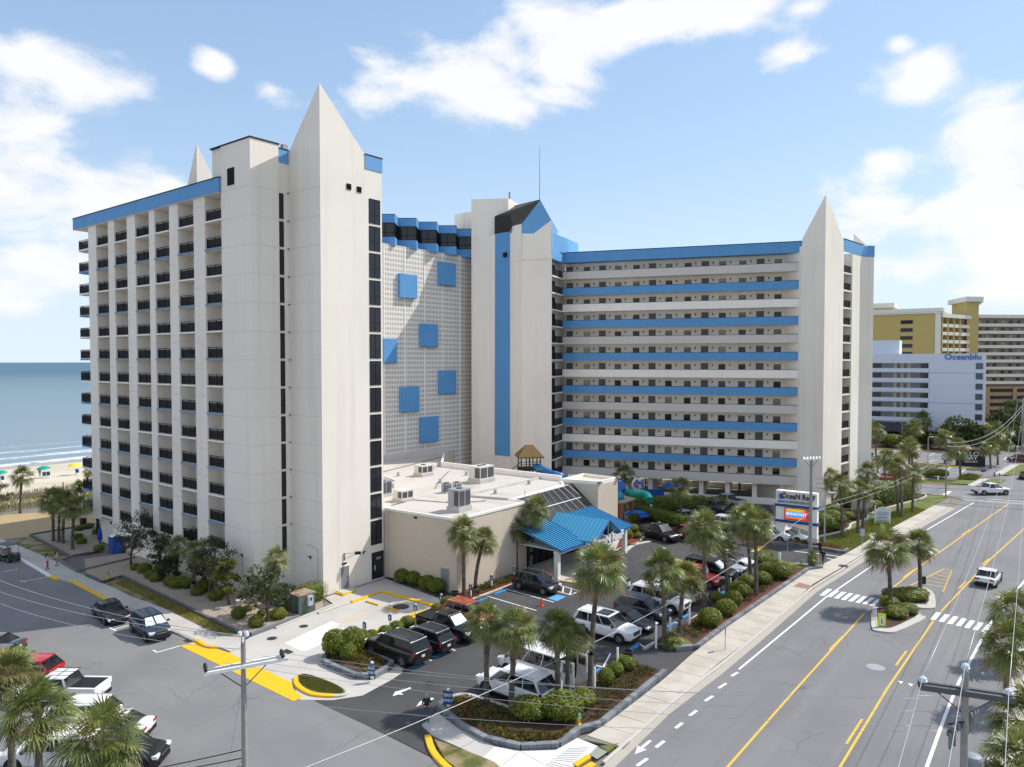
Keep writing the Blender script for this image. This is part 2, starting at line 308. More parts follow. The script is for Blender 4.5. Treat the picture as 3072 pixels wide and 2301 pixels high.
# balcony rails and slab lips
def rail_mesh(w, h=1.07):
    m = MB(); m.box(-.03, .03, 0, w, h - .06, h); m.box(-.025, .025, 0, w, .05, .10); m.box(-.02, .02, 0, w, h - .2, h - .16)
    for y in (0.0, w / 2 - .03, w - .06): m.box(-.035, .035, y, y + .06, 0, h)
    k = int(w / .13)
    for i in range(1, k): m.box(-.012, .012, w * i / k - .012, w * i / k + .012, .1, h - .18)
    m.face((.0, 0, .1), (.0, w, .1), (.0, w, h - .17), (.0, 0, h - .17), m=1); return m.mesh('railing', [dark, railp])
rails = [rail_mesh(a1 - a0) for a0, a1 in OPEN]
def slab_mesh(w, mm):
    m = MB(); m.box(-.08, .06, -.02, w + .02, -.15, .0); m.box(.06, 1.5, 0, w, -.15, 0, 1); return m.mesh('balcony_slab', [mm, stucco])
slabB = [slab_mesh(a1 - a0, mat('faded_blue', (.16, .30, .47), .7, .1, 1)) for a0, a1 in OPEN]; slabW = [slab_mesh(a1 - a0, stucco2) for a0, a1 in OPEN]
chair_m = MB()
chair_m.box(-.27, .27, -.27, .27, .40, .45); chair_m.box(.2, .25, -.27, .27, .45, .95)
for x in (-.25, .22):
    for y in (-.25, .22): chair_m.box(x, x + .03, y, y + .03, 0, .42)
for y in (-.27, .24): chair_m.box(-.25, .25, y, y + .03, .62, .66)
chair_me = chair_m.mesh('balcony_chair', [dark])
rr = random.Random(11); ORD = ['first', 'second', 'third', 'fourth', 'fifth', 'sixth', 'seventh', 'eighth', 'ninth', 'tenth', 'eleventh', 'twelfth', 'thirteenth']
sill_m = MB(); 
for i, z in enumerate(RT):
    for c, (a0, a1) in enumerate(OPEN):
        link('railing', rails[c], near, (-4.05, a0, z - 1.07))
        link('balcony_slab', (slabB if i % 2 else slabW)[c], near, (-4.25, a0, z - 1.09))
        if rr.random() < .55 and i < 12:
            p = W2(-3.45, a0 + rr.uniform(.8, 2.2)); o = link('balcony_chair', chair_me, None, (p[0], p[1], z - 1.09), TH + rr.choice((0, math.pi / 2, math.pi)) + rr.uniform(-.3, .3))
            tag(o, f'dark balcony chair, {ORD[i]} row below the roof, {ORD[c]} balcony column from the ocean', 'chair', 'chairs on the near wing balconies')
# ocean-end balconies
endr = MB()
def endbal(z, mm):
    m = MB(); m.prism([(-4.2, 39.15), (-4.2, 42.1), (-3.3, 42.85), (7.2, 42.85), (7.2, 39.15)], z - 1.27, z - 1.09, 1)
    pts = [(-4.15, 39.2), (-4.15, 42.05), (-3.28, 42.78), (7.1, 42.78)]
    for (b0, a0), (b1, a1) in zip(pts, pts[1:]):
        for dz, r in ((0, .035), (-.95, .025), (-.16, .02)): m.tube([(b0, a0, z + dz), (b1, a1, z + dz)], r, 4, 0)
        k = max(2, int(math.hypot(b1 - b0, a1 - a0) / .22))
        for j in range(k + 1): m.tube([(b0 + (b1 - b0) * j / k, a0 + (a1 - a0) * j / k, z - 1.09), (b0 + (b1 - b0) * j / k, a0 + (a1 - a0) * j / k, z)], .016 if j % 4 else .03, 4, 0)
        m.face((b0, a0, z - 1.0), (b1, a1, z - 1.0), (b1, a1, z - .17), (b0, a0, z - .17), m=2)
    return m.obj('end_balcony', [dark, mm, railp], near)
for i, z in enumerate(RT): endbal(z, blue if i % 2 else stucco2)
for a_ in (41.9,):
    m = MB(); m.tube([(-2.6, a_, 0), (-2.6, a_, 3.4)], .18, 8); m.obj('balcony_post', [dark], near)
# windows of the street face and of the recessed strip
def win_mesh(w, h, nx, hs, name='window', g=None):
    m = MB(); f = .055
    m.box(0, w, -.02, .06, 0, f); m.box(0, w, -.02, .06, h - f, h); m.box(0, f, -.02, .06, f, h - f); m.box(w - f, w, -.02, .06, f, h - f)
    for i in range(1, nx): m.box(w * i / nx - .03, w * i / nx + .03, -.015, .05, f, h - f)
    for t in hs: m.box(f, w - f, -.012, .05, h * t - .03, h * t + .03)
    m.face((0, .01, 0), (w, .01, 0), (w, .01, h), (0, .01, h), m=1); return m.mesh(name, [dark, g or glass])
w1 = win_mesh(1.42, 2.41, 2, [.36]); w2 = win_mesh(.66, 2.41, 1, [.36])
for i in range(13):
    z = 37.95 - 2.657 * i - 2.41
    link('window', w1, near, (5.80, -.03, z)); link('window', w2, near, (-1.22, 4.87, z))
    m = MB() if i == 0 else m
def louvre(w, h, name='vent'):
    m = MB(); m.box(0, w, 0, .04, 0, h); k = max(4, int(h / .12))
    for i in range(k): m.cbox((w / 2, -.02, h * (i + .5) / k), (w, .07, .015), 0, rx=.5)
    return m.mesh(name, [dark])
lv = louvre(.55, .55); link('vent', lv, near, (3.05, -.05, 38.35)); link('vent', lv, near, (4.3, -.05, 38.30))
o = link('vent', louvre(1.15, 1.6), near, (-4.30, 8.35, 38.5)); o.rotation_euler = (0, 0, -math.pi / 2)
# ground floor doors, lamps and the flood light
m = MB(); m.box(0, 1.0, -.03, .02, 0, 2.1, 0); m.box(-.06, 0, -.05, .02, 0, 2.16, 1); m.box(1.0, 1.06, -.05, .02, 0, 2.16, 1); m.box(-.06, 1.06, -.05, .02, 2.1, 2.17, 1); m.box(.82, .9, -.08, -.03, 1.0, 1.14, 2)
m.obj('door', [dgrey, stucco2, dark], near, loc=(2.0, -.01, .2))
m = MB(); m.box(0, 1.4, -.03, .02, 0, 2.6, 0); m.box(-.06, 0, -.05, .02, 0, 2.66, 1); m.box(1.4, 1.46, -.05, .02, 0, 2.66, 1); m.box(-.06, 1.46, -.05, .02, 2.6, 2.67, 1); m.box(.25, .31, -.10, -.05, .9, 1.4, 2); m.box(.5, 1.1, -.036, -.03, 1.9, 2.15, 3)
m.obj('glass_door', [glass, dark, stucco2, dgrey], near, loc=(5.95, -.01, .2))
lampw = mat('lamp_lens', (.85, .85, .82), .2, .05, 2)
def wall_lamp(b, a, z, rz):
    m = MB(); m.box(-.13, .13, -.16, 0, .0, .22); m.cbox((0, -.17, .07), (.2, .06, .14), 1, rx=.4); return m.obj('wall_lamp', [dark, lampw], near, loc=(b, a, z), rz=rz)
wall_lamp(4.9, 0, 3.05, 0); wall_lamp(-.0, 1.9, 3.3, -math.pi / 2); wall_lamp(-4.25, 6.6, 3.6, -math.pi / 2); wall_lamp(-3.62, 35.6, 2.6, -math.pi / 2)
m = MB(); m.box(-.05, .05, -.12, 0, .3, 1.0, 1); m.tube([(0, -.05, .95), (.9, -.75, .95)], .025, 5, 1); m.tube([(0, -.05, .4), (.9, -.75, .9)], .025, 5, 1); m.cbox((.98, -.85, .95), (.55, .38, .22), 0, rz=-.6)
m.obj('flood_light', [dark, dgrey], near, loc=(2.45, 0, 2.6))
m = MB(); m.box(0, .55, -.05, 0, 0, .16); m.obj('door_sign', [dark], near, loc=(2.2, 0, 2.5))
m = MB(); m.tube([(-.03, .75, .1), (-.03, .75, 4.3), (-.03, 1.6, 4.55), (-.03, 2.6, 4.55)], .018, 5); m.tube([(-4.28, 6.5, .1), (-4.28, 6.5, 3.6)], .018, 5); m.obj('conduit', [dgrey], near)
# little camera brackets in the recess
for i in range(13):
    m = MB(); m.box(-.14, -.02, 4.7, 4.9, 0, .12); m.obj('wall_bracket', [dgrey], near, loc=(0, 0, 38.0 - 2.657 * i))
# ---- connecting wing with the patterned wall
cw = MB(); cw.prism([(7.5, 27.45), (50.5, 27.45), (56, 40), (7.5, 40)], 0, 39.5); cw.prism([(7.5, 29.45), (50.0, 29.45), (55, 39.9), (7.5, 39.9)], 39.5, 43.9)
pat = bpy.data.materials.new('pierced_block'); pat.use_nodes = True; t = pat.node_tree; p = t.nodes['Principled BSDF']; p.inputs['Roughness'].default_value = .9
def tn(ty, **k):
    n = t.nodes.new(ty)
    for a_, v_ in k.items(): setattr(n, a_, v_)
    return n
tcc = tn('ShaderNodeTexCoord'); sep = tn('ShaderNodeSeparateXYZ'); t.links.new(tcc.outputs['Object'], sep.inputs[0])
def tm(op, a_, b_=None):
    n = tn('ShaderNodeMath', operation=op)
    for i_, x_ in enumerate((a_, b_)):
        if x_ is None: continue
        if isinstance(x_, (int, float)): n.inputs[i_].default_value = x_
        else: t.links.new(x_, n.inputs[i_])
    return n.outputs[0]
u_ = tm('MULTIPLY', sep.outputs[0], 1 / .66); row = tm('MULTIPLY', sep.outputs[2], 1 / .74)
tri = tm('ABSOLUTE', tm('SUBTRACT', tm('FRACT', u_), .5)); zz = tm('FRACT', tm('ADD', row, tm('MULTIPLY', tri, 1.3)))
hole = tm('MULTIPLY', tm('GREATER_THAN', zz, .34), tm('LESS_THAN', tm('ABSOLUTE', tm('SUBTRACT', tm('FRACT', tm('MULTIPLY', u_, 2)), .5)), .22))
rp = tn('ShaderNodeMix', data_type='RGBA'); rp.inputs[6].default_value = (.80, .76, .71, 1); rp.inputs[7].default_value = (.27, .255, .24, 1); t.links.new(hole, rp.inputs[0]); t.links.new(rp.outputs[2], p.inputs['Base Color'])
bmp = tn('ShaderNodeBump'); bmp.inputs['Strength'].default_value = .8; bmp.inputs['Distance'].default_value = .1; bmp.invert = True; t.links.new(hole, bmp.inputs['Height']); t.links.new(bmp.outputs[0], p.inputs['Normal'])
conn = cw.obj('connecting_wing', [stucco], hotel); conn['label'] = 'recessed middle wing with pierced block wall and blue square panels'
# pierced panels
wX = [loc2((-20.5 + 2.85 * k, 111.3 + 3.1 * k)) for k in range(-5, 7)]
for k in range(len(wX) - 1):
    b0, b1 = wX[k][0], wX[k + 1][0]
    m = MB(); m.box(b0 + .03, b1 - .03, 27.30, 27.45, 3, 39.6); m.obj('pierced_panel', [pat], conn)
    m = MB(); m.box(b1 - .12, b1 + .12, 27.24, 27.46, 3, 39.6); m.obj('wall_fin', [stucco], conn)
# saw-tooth window band under the roof
for k in range(-5, 6):
    x0, y0 = -20.5 + 2.85 * k, 111.3 + 3.1 * k
    P = [loc2(pt) for pt in [(x0, y0), (x0 + 2.85, y0), (x0 + 2.85, y0 + 3.1)]]
    fl = [P[0], P[1], P[2], (P[2][0], 29.5), (P[0][0], 29.5)]
    m = MB(); m.prism(fl, 39.4, 40.72); m.obj('bay_base', [blue], conn); m = MB(); m.prism(fl, 42.85, 44.05); m.prism(fl, 44.05, 44.15, 1); m.obj('bay_roof', [blue, dark], conn)
    g = MB(); ins = [(P[0][0] + .05, P[0][1] + .1), (P[1][0], P[1][1] + .12), (P[2][0] - .05, P[2][1] + .1), (P[2][0], 29.4), (P[0][0], 29.4)]
    g.prism(ins, 40.72, 42.85, 0); g.obj('bay_glass', [glass], conn)
    fr_ = MB()
    for (p0, p1, nn_) in ((P[0], P[1], 2), (P[1], P[2], 2)):
        for j in range(nn_ + 1):
            t_ = j / nn_; fr_.tube([(p0[0] + (p1[0] - p0[0]) * t_, p0[1] + (p1[1] - p0[1]) * t_ + .06, z) for z in (40.72, 42.85)], .06, 4)
        for z in (40.76, 41.4, 42.8): fr_.tube([(p0[0], p0[1] + .06, z), (p1[0], p1[1] + .06, z)], .045, 4)
    fr_.obj('bay_frame', [dark], conn)
def onA(k, x, y, a_):                       # point of the hotel plane a = a_
    d = ray(*px(k, x, y)); n = AV; t_ = (C0.dot(n) + a_) / (d[0] * n.x + d[1] * n.y)
    b_, _ = loc2((d[0] * t_, d[1] * t_)); return b_, CAMH + d[2] * t_
for (x0, y0, x1, y1) in [(198, 518, 300, 663), (432, 450, 528, 590), (322, 812, 424, 948), (100, 900, 180, 1042), (435, 1087, 531, 1222), (204, 1185, 312, 1328), (323, 1362, 427, 1503)]:
    b0, z1 = onA('A3', x0, y0, 26.75); b1, z0 = onA('A3', x1, y1, 26.75); _, zt = onA('A3', x1, y0, 26.75)
    z1 = (z1 + zt) / 2
    m = MB(); m.box(b0, b1, 26.75, 27.28, z0, z1); m.box(b0 - .03, b1 + .03, 26.72, 26.76, z0 - .06, z0, 1); m.obj('blue_panel_box', [blue, dark], conn)
# ---- elevator core
cr = MB()
Wl = lambda x, y: loc2((x, y))
Q1, Q0 = (6.25, 115.6), (1.60, 117.1); CB = (-.35, 119.3); SB = (-2.85, 121.0); A0 = (-6.75, 122.6)
core_poly = [Wl(*Q1), Wl(*Q0), Wl(*CB), Wl(*SB), Wl(*A0), Wl(-1, 135), Wl(7.0, 131)]
ZE = 42.6
cr.prism(core_poly, 0, ZE)
Abl = [Wl(-6.72, 122.5), Wl(-.6, 121.6), Wl(2.5, 130), Wl(-4, 133)]; cr.prism(Abl, ZE - 4, 48.75)
Bbl = [Wl(-9.9, 127.2), Wl(-6.6, 124.6), Wl(-3, 134), Wl(-7, 136)]; cr.prism(Bbl, 40, 47.2)
core = cr.obj('elevator_core', [stucco], hotel); core['label'] = 'elevator core tower with blue stripe and gabled cap'
def L3(x, y, z): b_, a_ = loc2((x, y)); return (b_, a_, z)
def at(k, x, y, Yd):                        # point seen at this bearing, Yd metres out
    d = ray(*px(k, x, y)); t_ = Yd / d[1]; return d[0] * t_, Yd, CAMH + d[2] * t_
def H(k, x, y, Yd): return L3(*at(k, x, y, Yd))
# gabled cap (blue front, shingled slope, dark louvre)
ap = H('E3', 1210, 165, 116.1); fl_ = H('E3', 905, 560, 116.9); flb = H('E3', 915, 725, 116.9); fm = H('E3', 1110, 722, 116.3); fr2 = H('E3', 1402, 500, 115.5); rl = H('E3', 1505, 690, 121.5)
bk = H('E3', 690, 290, 127.0); lt = H('E3', 465, 440, 121.2); lb = H('E3', 465, 730, 121.0); rtp = H('E3', 715, 400, 119.4); rm = H('E3', 760, 600, 119.2); rb = H('E3', 715, 690, 119.3)
m = MB(); m.face(H('E3', 915, 720, 116.85), fm, fr2, L3(6.2, 115.52, 38), L3(1.62, 117.02, 38)); m.obj('front_wall', [stucco], core)
m = MB(); m.face(flb, fm, fr2, ap, fl_); m.face(fr2, H('E3', 1405, 1060, 115.5), H('E3', 1505, 1060, 121.5), rl); m.obj('gable_face', [bluelt], core)
m = MB(); m.face(fl_, ap, bk, lt, rtp, rm); m.face(ap, rl, H('E3', 1100, 420, 131), bk); m.tube([ap, bk], .08, 4); m.tube([ap, fl_], .07, 4); m.tube([ap, rl], .07, 4); m.obj('shingle_roof', [shing], core)
lw = MB(); lw.face(lb, rb, rm, rtp, lt)
for i in range(9):
    t_ = i / 8; a_ = Vector(lt).lerp(Vector(rtp), t_); b_ = Vector(lb).lerp(Vector(rb), t_); lw.tube([a_ + Vector((-.03, -.05, 0)), b_ + Vector((-.03, -.05, 0))], .05, 4, 0)
lw.obj('louvre_panel', [mat('bronze_louvre', (.035, .030, .028), .6, .2, 3)], core)
m = MB(); m.face(H('E3', 470, 728, 120.9), H('E3', 716, 690, 119.2), L3(-.36, 119.2, 6.5), L3(-2.86, 120.9, 6.5)); m.obj('blue_stripe', [blue], core)
m = MB(); pv = H('E3', 638, 1075, 119.5); m.box(pv[0] - .28, pv[0] + .28, pv[1] - .25, pv[1] + .25, pv[2] - .35, pv[2] + .35); m.obj('vent', [dark], core)
m = MB(); m.face(fl_, rm, L3(-.36, 119.22, 38), L3(1.58, 117.05, 38)); m.obj('side_wall', [stucco], core)
m = MB(); p0 = H('E3', 1208, 165, 116.5); m.tube([p0, (p0[0], p0[1], p0[2] + 8.5)], [.05, .02], 5); m.obj('mast', [dark], core)
m = MB(); p0 = H('E3', 710, 290, 126); m.tube([p0, (p0[0], p0[1], p0[2] + 2.6)], .16, 6); m.obj('flue', [dgrey], core)
# ---- far wing
Lw, Rw = Vector((8.36, 121.66)), Vector((42.87, 109.88)); ev = (Rw - Lw).normalized(); nv = Vector((-ev.y, ev.x)); FLEN = (Rw - Lw).length + 2.5
def F(s_, d_): p = Lw + ev * s_ + nv * d_; return loc2(p)
def fprism(m, s0, s1, d0, d1, z0, z1, k=0): return m.prism([F(s0, d0), F(s1, d0), F(s1, d1), F(s0, d1)], z0, z1, k)
fw = MB(); fprism(fw, .05, FLEN, 1.75, 15, 3.2, 39.2)
fprism(fw, 0, FLEN, 0.03, 15, 3.25, 3.62)
for i in range(13): fprism(fw, 0, FLEN, .02, 1.75, RT[i] - 1.27, RT[i] - 1.10)
for s_ in range(2, 38, 4):
    for d_ in (1.2, 7, 14): fprism(fw, s_, s_ + .7, d_, d_ + .7, 0, 3.3)
fprism(fw, 10, 34, 14.5, 15, 0, .9)
far = fw.obj('far_wing', [stucco], hotel); far['label'] = 'far wing with blue and white striped walkway parapets'
m = MB(); fprism(m, -.1, FLEN, -.12, 1.9, 38.16, 39.76); fprism(m, -.15, FLEN, -.16, 2.0, 39.76, 39.86, 1); m.obj('roof_band', [blue, dark], far)
PC = [greyst, blue, stucco2, blue]
for i in range(13):
    m = MB(); fprism(m, 0, FLEN, -.1, .06, RT[i] - 1.27, RT[i] - .03); fprism(m, 0, FLEN, -.12, .08, RT[i] - .03, RT[i] + .02, 1); m.obj('walkway_parapet', [PC[i % 4], dark], far)
m = MB(); fprism(m, 4, FLEN, .9, 1.2, .0, 1.0); m.obj('terrace_wall', [stucco2], far)
rotF = math.atan2(ev.y, ev.x) - TH
fwin = {k: win_mesh(1.02, .95, 1, [.5], 'window', g) for k, g in (('a', glass), ('b', glass2), ('c', glass3))}
dm = MB(); dm.box(0, .98, -.04, .03, 0, 2.08); dm.box(-.05, 0, -.06, .03, 0, 2.13, 1); dm.box(.98, 1.03, -.06, .03, 0, 2.13, 1); dm.box(.1, .16, -.08, -.04, .95, 1.05, 1); fdoor = dm.mesh('door', [doorg, dark])
sm = MB(); sm.box(-.07, .07, -.16, 0, 0, .30); sconce = sm.mesh('wall_lamp', [dark])
SP = [36.02, 33.1, 30.48, 27.9, 24.94, 22.33, 19.73, 16.77, 14.12, 11.5, 8.51, 5.88, 3.34, .48]
TY = 'DWDWWDWWDWWDWW'
rr = random.Random(5)
for i in range(13):
    for s_, ty in zip(SP, TY):
        ss = 36.4 - s_ + .05
        if ty == 'D': bl = F(ss - .5 + .35, 1.72); link('door', fdoor, far, (bl[0], bl[1], RT[i] - 1.10), rotF)
        else:
            bl = F(ss - .5 + .35, 1.72); link('window', fwin[rr.choice('aaabccc') if s_ < 33 else ('b' if i > 2 and i < 12 else 'a')], far, (bl[0], bl[1], RT[i] - .12), rotF)
        bl = F(ss + 1.55, 1.75); link('wall_lamp', sconce, far, (bl[0], bl[1], RT[i] + .55), rotF)
# turned corner walkway between core and far wing
m0 = MB()
e0, e1 = Vector((6.3, 116.4)), Vector((8.36, 121.66))
ang_ = math.atan2((e1 - e0).y, (e1 - e0).x)
n2 = Vector(((e1 - e0).y, -(e1 - e0).x)).normalized()
def K(t_, o_): p = e0 + (e1 - e0) * t_ + n2 * o_; return loc2(p)
cwk = MB(); cwk.prism([K(-.1, -1.3), K(2.3, -1.3), K(2.3, -5), K(-.1, -5)], 0, 39.2, 1)
for i in range(13):
    cwk.prism([K(.02, .05), K(1, .05), K(1.3, -1.3), K(0, -1.3)], RT[i] - 1.27, RT[i] - 1.10, 0)
cwk.obj('corner_walkway', [stucco2, stucco], far)
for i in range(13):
    m = MB()
    for z in (RT[i], RT[i] - 1.0): m.tube([(*K(.02, 0), z), (*K(1, 0), z)], .035, 4)
    for t_ in (0.03, .33, .66, .98): m.tube([(*K(t_, 0), RT[i] - 1.1), (*K(t_, 0), RT[i])], .03, 4)
    m.face((*K(.02, 0), RT[i] - 1.0), (*K(1, 0), RT[i] - 1.0), (*K(1, 0), RT[i] - .05), (*K(.02, 0), RT[i] - .05), m=1)
    m.obj('railing', [dark, railp], far)
    m = MB(); p0, p1 = K(.02, -1.27), K(.98, -1.27); m.face((*p0, RT[i] - 1.1), (*p1, RT[i] - 1.1), (*p1, RT[i] + 1.1), (*p0, RT[i] + 1.1)); m.obj('door', [dark], far)  # dark sheet standing for the deep shade behind the railing, no door leaf
m = MB(); m.prism([K(-.1, .12), K(1.02, .12), K(1.3, -3), K(-.1, -3)], 38.16, 39.76, 0); m.obj('roof_band', [bluelt], far)
m = MB(); m.prism([loc2((6.6, 117.5)), loc2((9.2, 122.5)), loc2((11.5, 128)), loc2((5, 128))], 39.7, 42.3); m.obj('stair_penthouse', [bluelt], far)
# street-end blade and tower
D0 = Vector((45.4, 107.0)); ab2 = R(43.8); b2 = Vector((math.sin(ab2), math.cos(ab2))); a2 = Vector((-b2.y, b2.x))
def T2(b_, a_): p = D0 + b2 * b_ + a2 * a_; return loc2(p)
bt = MB()
bt.prism([T2(0, 0), T2(7.4, 0), T2(7.4, 3.4), T2(0, 3.4)], 0, 40.1)
P0, P1, P2 = T2(0, 0), T2(7.35, 0), T2(0, 3.38)
bt.add([(*P0, 40.1), (*P1, 40.1), (*P2, 40.1), (*P0, 46.15)], [(0, 1, 3), (0, 3, 2), (1, 2, 3)])
bt.prism([T2(11.0, -.02), T2(15.6, -.02), T2(15.6, 12), T2(11.0, 12)], 0, 38.75); bt.prism([T2(7.3, 2.2), T2(11.1, 2.2), T2(11.1, 12), T2(7.3, 12)], 0, 38.7)
bt.prism([T2(0, 3.3), T2(7.4, 3.3), T2(7.4, 12), T2(3, 12)], 0, 39)
for i in range(14): bt.prism([T2(7.35, .05), T2(11.05, .05), T2(11.05, 2.3), T2(7.35, 2.3)], RT[0] - 1.32 - PITCH * i, RT[0] - 1.10 - PITCH * i)
E0 = Vector((D0 + b2 * 15.6)); g_ = R(83); gv = Vector((math.sin(g_), math.cos(g_))); gn = Vector((-gv.y, gv.x))
def T3(b_, a_): p = E0 + gv * b_ + gn * a_; return loc2(p)
bt.prism([T3(0, 0), T3(1.95, 0), T3(1.6, 8), T3(0, 8)], 0, 38.7)
def wv(x, y): return loc2((x, y))
q0, q1, q2 = wv(56.4, 122.0), wv(58.0, 120.2), wv(57.6, 124.5); bt.add([(*q0, 36), (*q1, 36), (*q2, 36), (*q0, 43.1), (*q1, 40.5), (*q2, 40.5)], [(0, 1, 4, 3), (1, 2, 5, 4), (2, 0, 3, 5), (3, 4, 5)])
tow = bt.obj('street_tower', [stucco], hotel); tow['label'] = 'pointed street end tower of the far wing'
m = MB(); m.prism([T2(7.36, -.06), T2(15.65, -.06), T2(15.65, .1), T2(7.36, .1)], 38.75, 40.55); m.prism([T2(7.36, -.1), T2(15.65, -.1), T2(15.65, .12), T2(7.36, .12)], 40.55, 40.65, 1); m.prism([T3(.85, -.04), T3(2.0, -.04), T3(2.0, 4), T3(.85, 4)], 38.7, 40.5); m.obj('roof_band', [bluelt, dark], tow)
rt2 = math.atan2(b2.y, b2.x) - TH
for i in range(13):
    m = MB()
    for z in (RT[i], RT[i] - 1.0): m.tube([(*T2(7.4, .25), z), (*T2(11.0, .25), z)], .035, 4)
    for j in range(13): m.tube([(*T2(7.4 + .3 * j, .25), RT[i] - 1.1), (*T2(7.4 + .3 * j, .25), RT[i])], .018, 4)
    m.face((*T2(7.4, .25), RT[i] - 1.0), (*T2(11, .25), RT[i] - 1.0), (*T2(11, .25), RT[i]), (*T2(7.4, .25), RT[i]), m=1); m.obj('railing', [dark, railp], tow)
    m = MB(); m.face((*T2(8.0, 2.17), RT[i] - 1.08), (*T2(10.4, 2.17), RT[i] - 1.08), (*T2(10.4, 2.17), RT[i] + .95), (*T2(8.0, 2.17), RT[i] + .95)); m.obj('balcony_door', [glass], tow)
# ================================================================== SETTING
def struct(name, m, mats, smooth=None): return tag(m.obj(name, mats, None, smooth), kind='structure')
def flat(name, pts, z, mm): m = MB(); m.sheet(pts, z); return struct(name, m, [mm])
def raised(name, pts, z0, z1, mm): m = MB(); m.prism(pts, z0, z1, 0, False); return struct(name, m, [mm])
gm = mat('ground_soil', (.20, .185, .15), .95, .15, .05, .3, 5)
flat('ground', [W2(-3000, -4000), W2(9000, -4000), W2(9000, 74), W2(-3000, 74)], -.08, gm)
# beach slope, dunes and sea
bm_ = MB(); K1, K2, K3 = (74, -.06), (92, .1), (150, -2.9)
for (a0, z0), (a1, z1) in zip((K1, K2), (K2, K3)): bm_.face((*W2(-3000, a0), z0), (*W2(-3000, a1), z1), (*W2(9000, a1), z1), (*W2(9000, a0), z0))
for i in range(len(bm_.f)): bm_.f[i] = bm_.f[i][::-1]
struct('beach', bm_, [sandm])
sea = bpy.data.materials.new('sea_water'); sea.use_nodes = True; t = sea.node_tree; p = t.nodes['Principled BSDF']; p.inputs['Roughness'].default_value = .5; p.inputs['Specular IOR Level'].default_value = .22
tcc = tn('ShaderNodeTexCoord'); sep = tn('ShaderNodeSeparateXYZ'); t.links.new(tcc.outputs['Object'], sep.inputs[0])
n1 = tn('ShaderNodeTexNoise'); mpp = tn('ShaderNodeMapping'); mpp.inputs['Scale'].default_value = (.055, .012, .05); t.links.new(tcc.outputs['Object'], mpp.inputs[0]); t.links.new(mpp.outputs[0], n1.inputs['Vector']); n1.inputs['Scale'].default_value = 1.0; n1.inputs['Detail'].default_value = 8; n1.inputs['Roughness'].default_value = .65
sx_ = tm('ADD', sep.outputs[0], tm('MULTIPLY', tm('SUBTRACT', n1.outputs['Fac'], .5), 26.0))
foam = None
for c_, w_, s_ in ((143, 5, 1.0), (158, 3.0, .8), (170, 2.2, .55), (186, 1.6, .4)):
    k_ = tm('MULTIPLY', tm('MAXIMUM', tm('SUBTRACT', 1.0, tm('MULTIPLY', tm('ABSOLUTE', tm('SUBTRACT', sx_, c_)), 1 / w_)), 0.0), s_)
    foam = k_ if foam is None else tm('MAXIMUM', foam, k_)
n2_ = tn('ShaderNodeTexNoise'); n2_.inputs['Scale'].default_value = .35; n2_.inputs['Detail'].default_value = 6; t.links.new(tcc.outputs['Object'], n2_.inputs['Vector'])
foam = tm('MULTIPLY', foam, tm('MINIMUM', tm('MULTIPLY', tm('MAXIMUM', tm('SUBTRACT', n2_.outputs['Fac'], .33), 0.0), 5.0), 1.0))
dr = tn('ShaderNodeMapRange'); dr.inputs[1].default_value = 140; dr.inputs[2].default_value = 1600; t.links.new(sep.outputs[0], dr.inputs[0])
wmx = tn('ShaderNodeMix', data_type='RGBA'); wmx.inputs[6].default_value = (.20, .27, .31, 1); wmx.inputs[7].default_value = (.045, .125, .185, 1); t.links.new(dr.outputs[0], wmx.inputs[0])
fmx = tn('ShaderNodeMix', data_type='RGBA'); fmx.inputs[7].default_value = (.85, .87, .88, 1); t.links.new(foam, fmx.inputs[0]); t.links.new(wmx.outputs[2], fmx.inputs[6]); t.links.new(fmx.outputs[2], p.inputs['Base Color'])
mb2 = tn('ShaderNodeMapping'); mb2.inputs['Scale'].default_value = (.35, .07, .3); t.links.new(tcc.outputs['Object'], mb2.inputs[0]); n3_ = tn('ShaderNodeTexNoise'); n3_.inputs['Scale'].default_value = 1; n3_.inputs['Detail'].default_value = 6; t.links.new(mb2.outputs[0], n3_.inputs['Vector'])
bmp = tn('ShaderNodeBump'); bmp.inputs['Strength'].default_value = .55; bmp.inputs['Distance'].default_value = .9; t.links.new(n3_.outputs['Fac'], bmp.inputs['Height']); t.links.new(bmp.outputs[0], p.inputs['Normal'])
m = MB(); m.face((130, -9000, 0), (14000, -9000, 0), (14000, 9000, 0), (130, 9000, 0)); o = m.obj('sea', [sea]); tag(o, kind='structure'); o.location = (C0.x, C0.y, -2.45); o.rotation_euler = (0, 0, TH + math.pi / 2)
wet = mat('wet_sand', (.30, .275, .25), .35, .08, .3)
m = MB(); m.face((*W2(-600, 131), -1.92), (*W2(-600, 147), -2.72), (*W2(900, 147), -2.72), (*W2(900, 131), -1.92)); m.f = [f[::-1] for f in m.f]; struct('wet_beach', m, [wet])
flat('sand_lot', Q('B3', (-250, 900), (500, 870), (1030, 880), (1100, 1010), (330, 1135), (-50, 1180), (-250, 1180)), -.05, sandy)
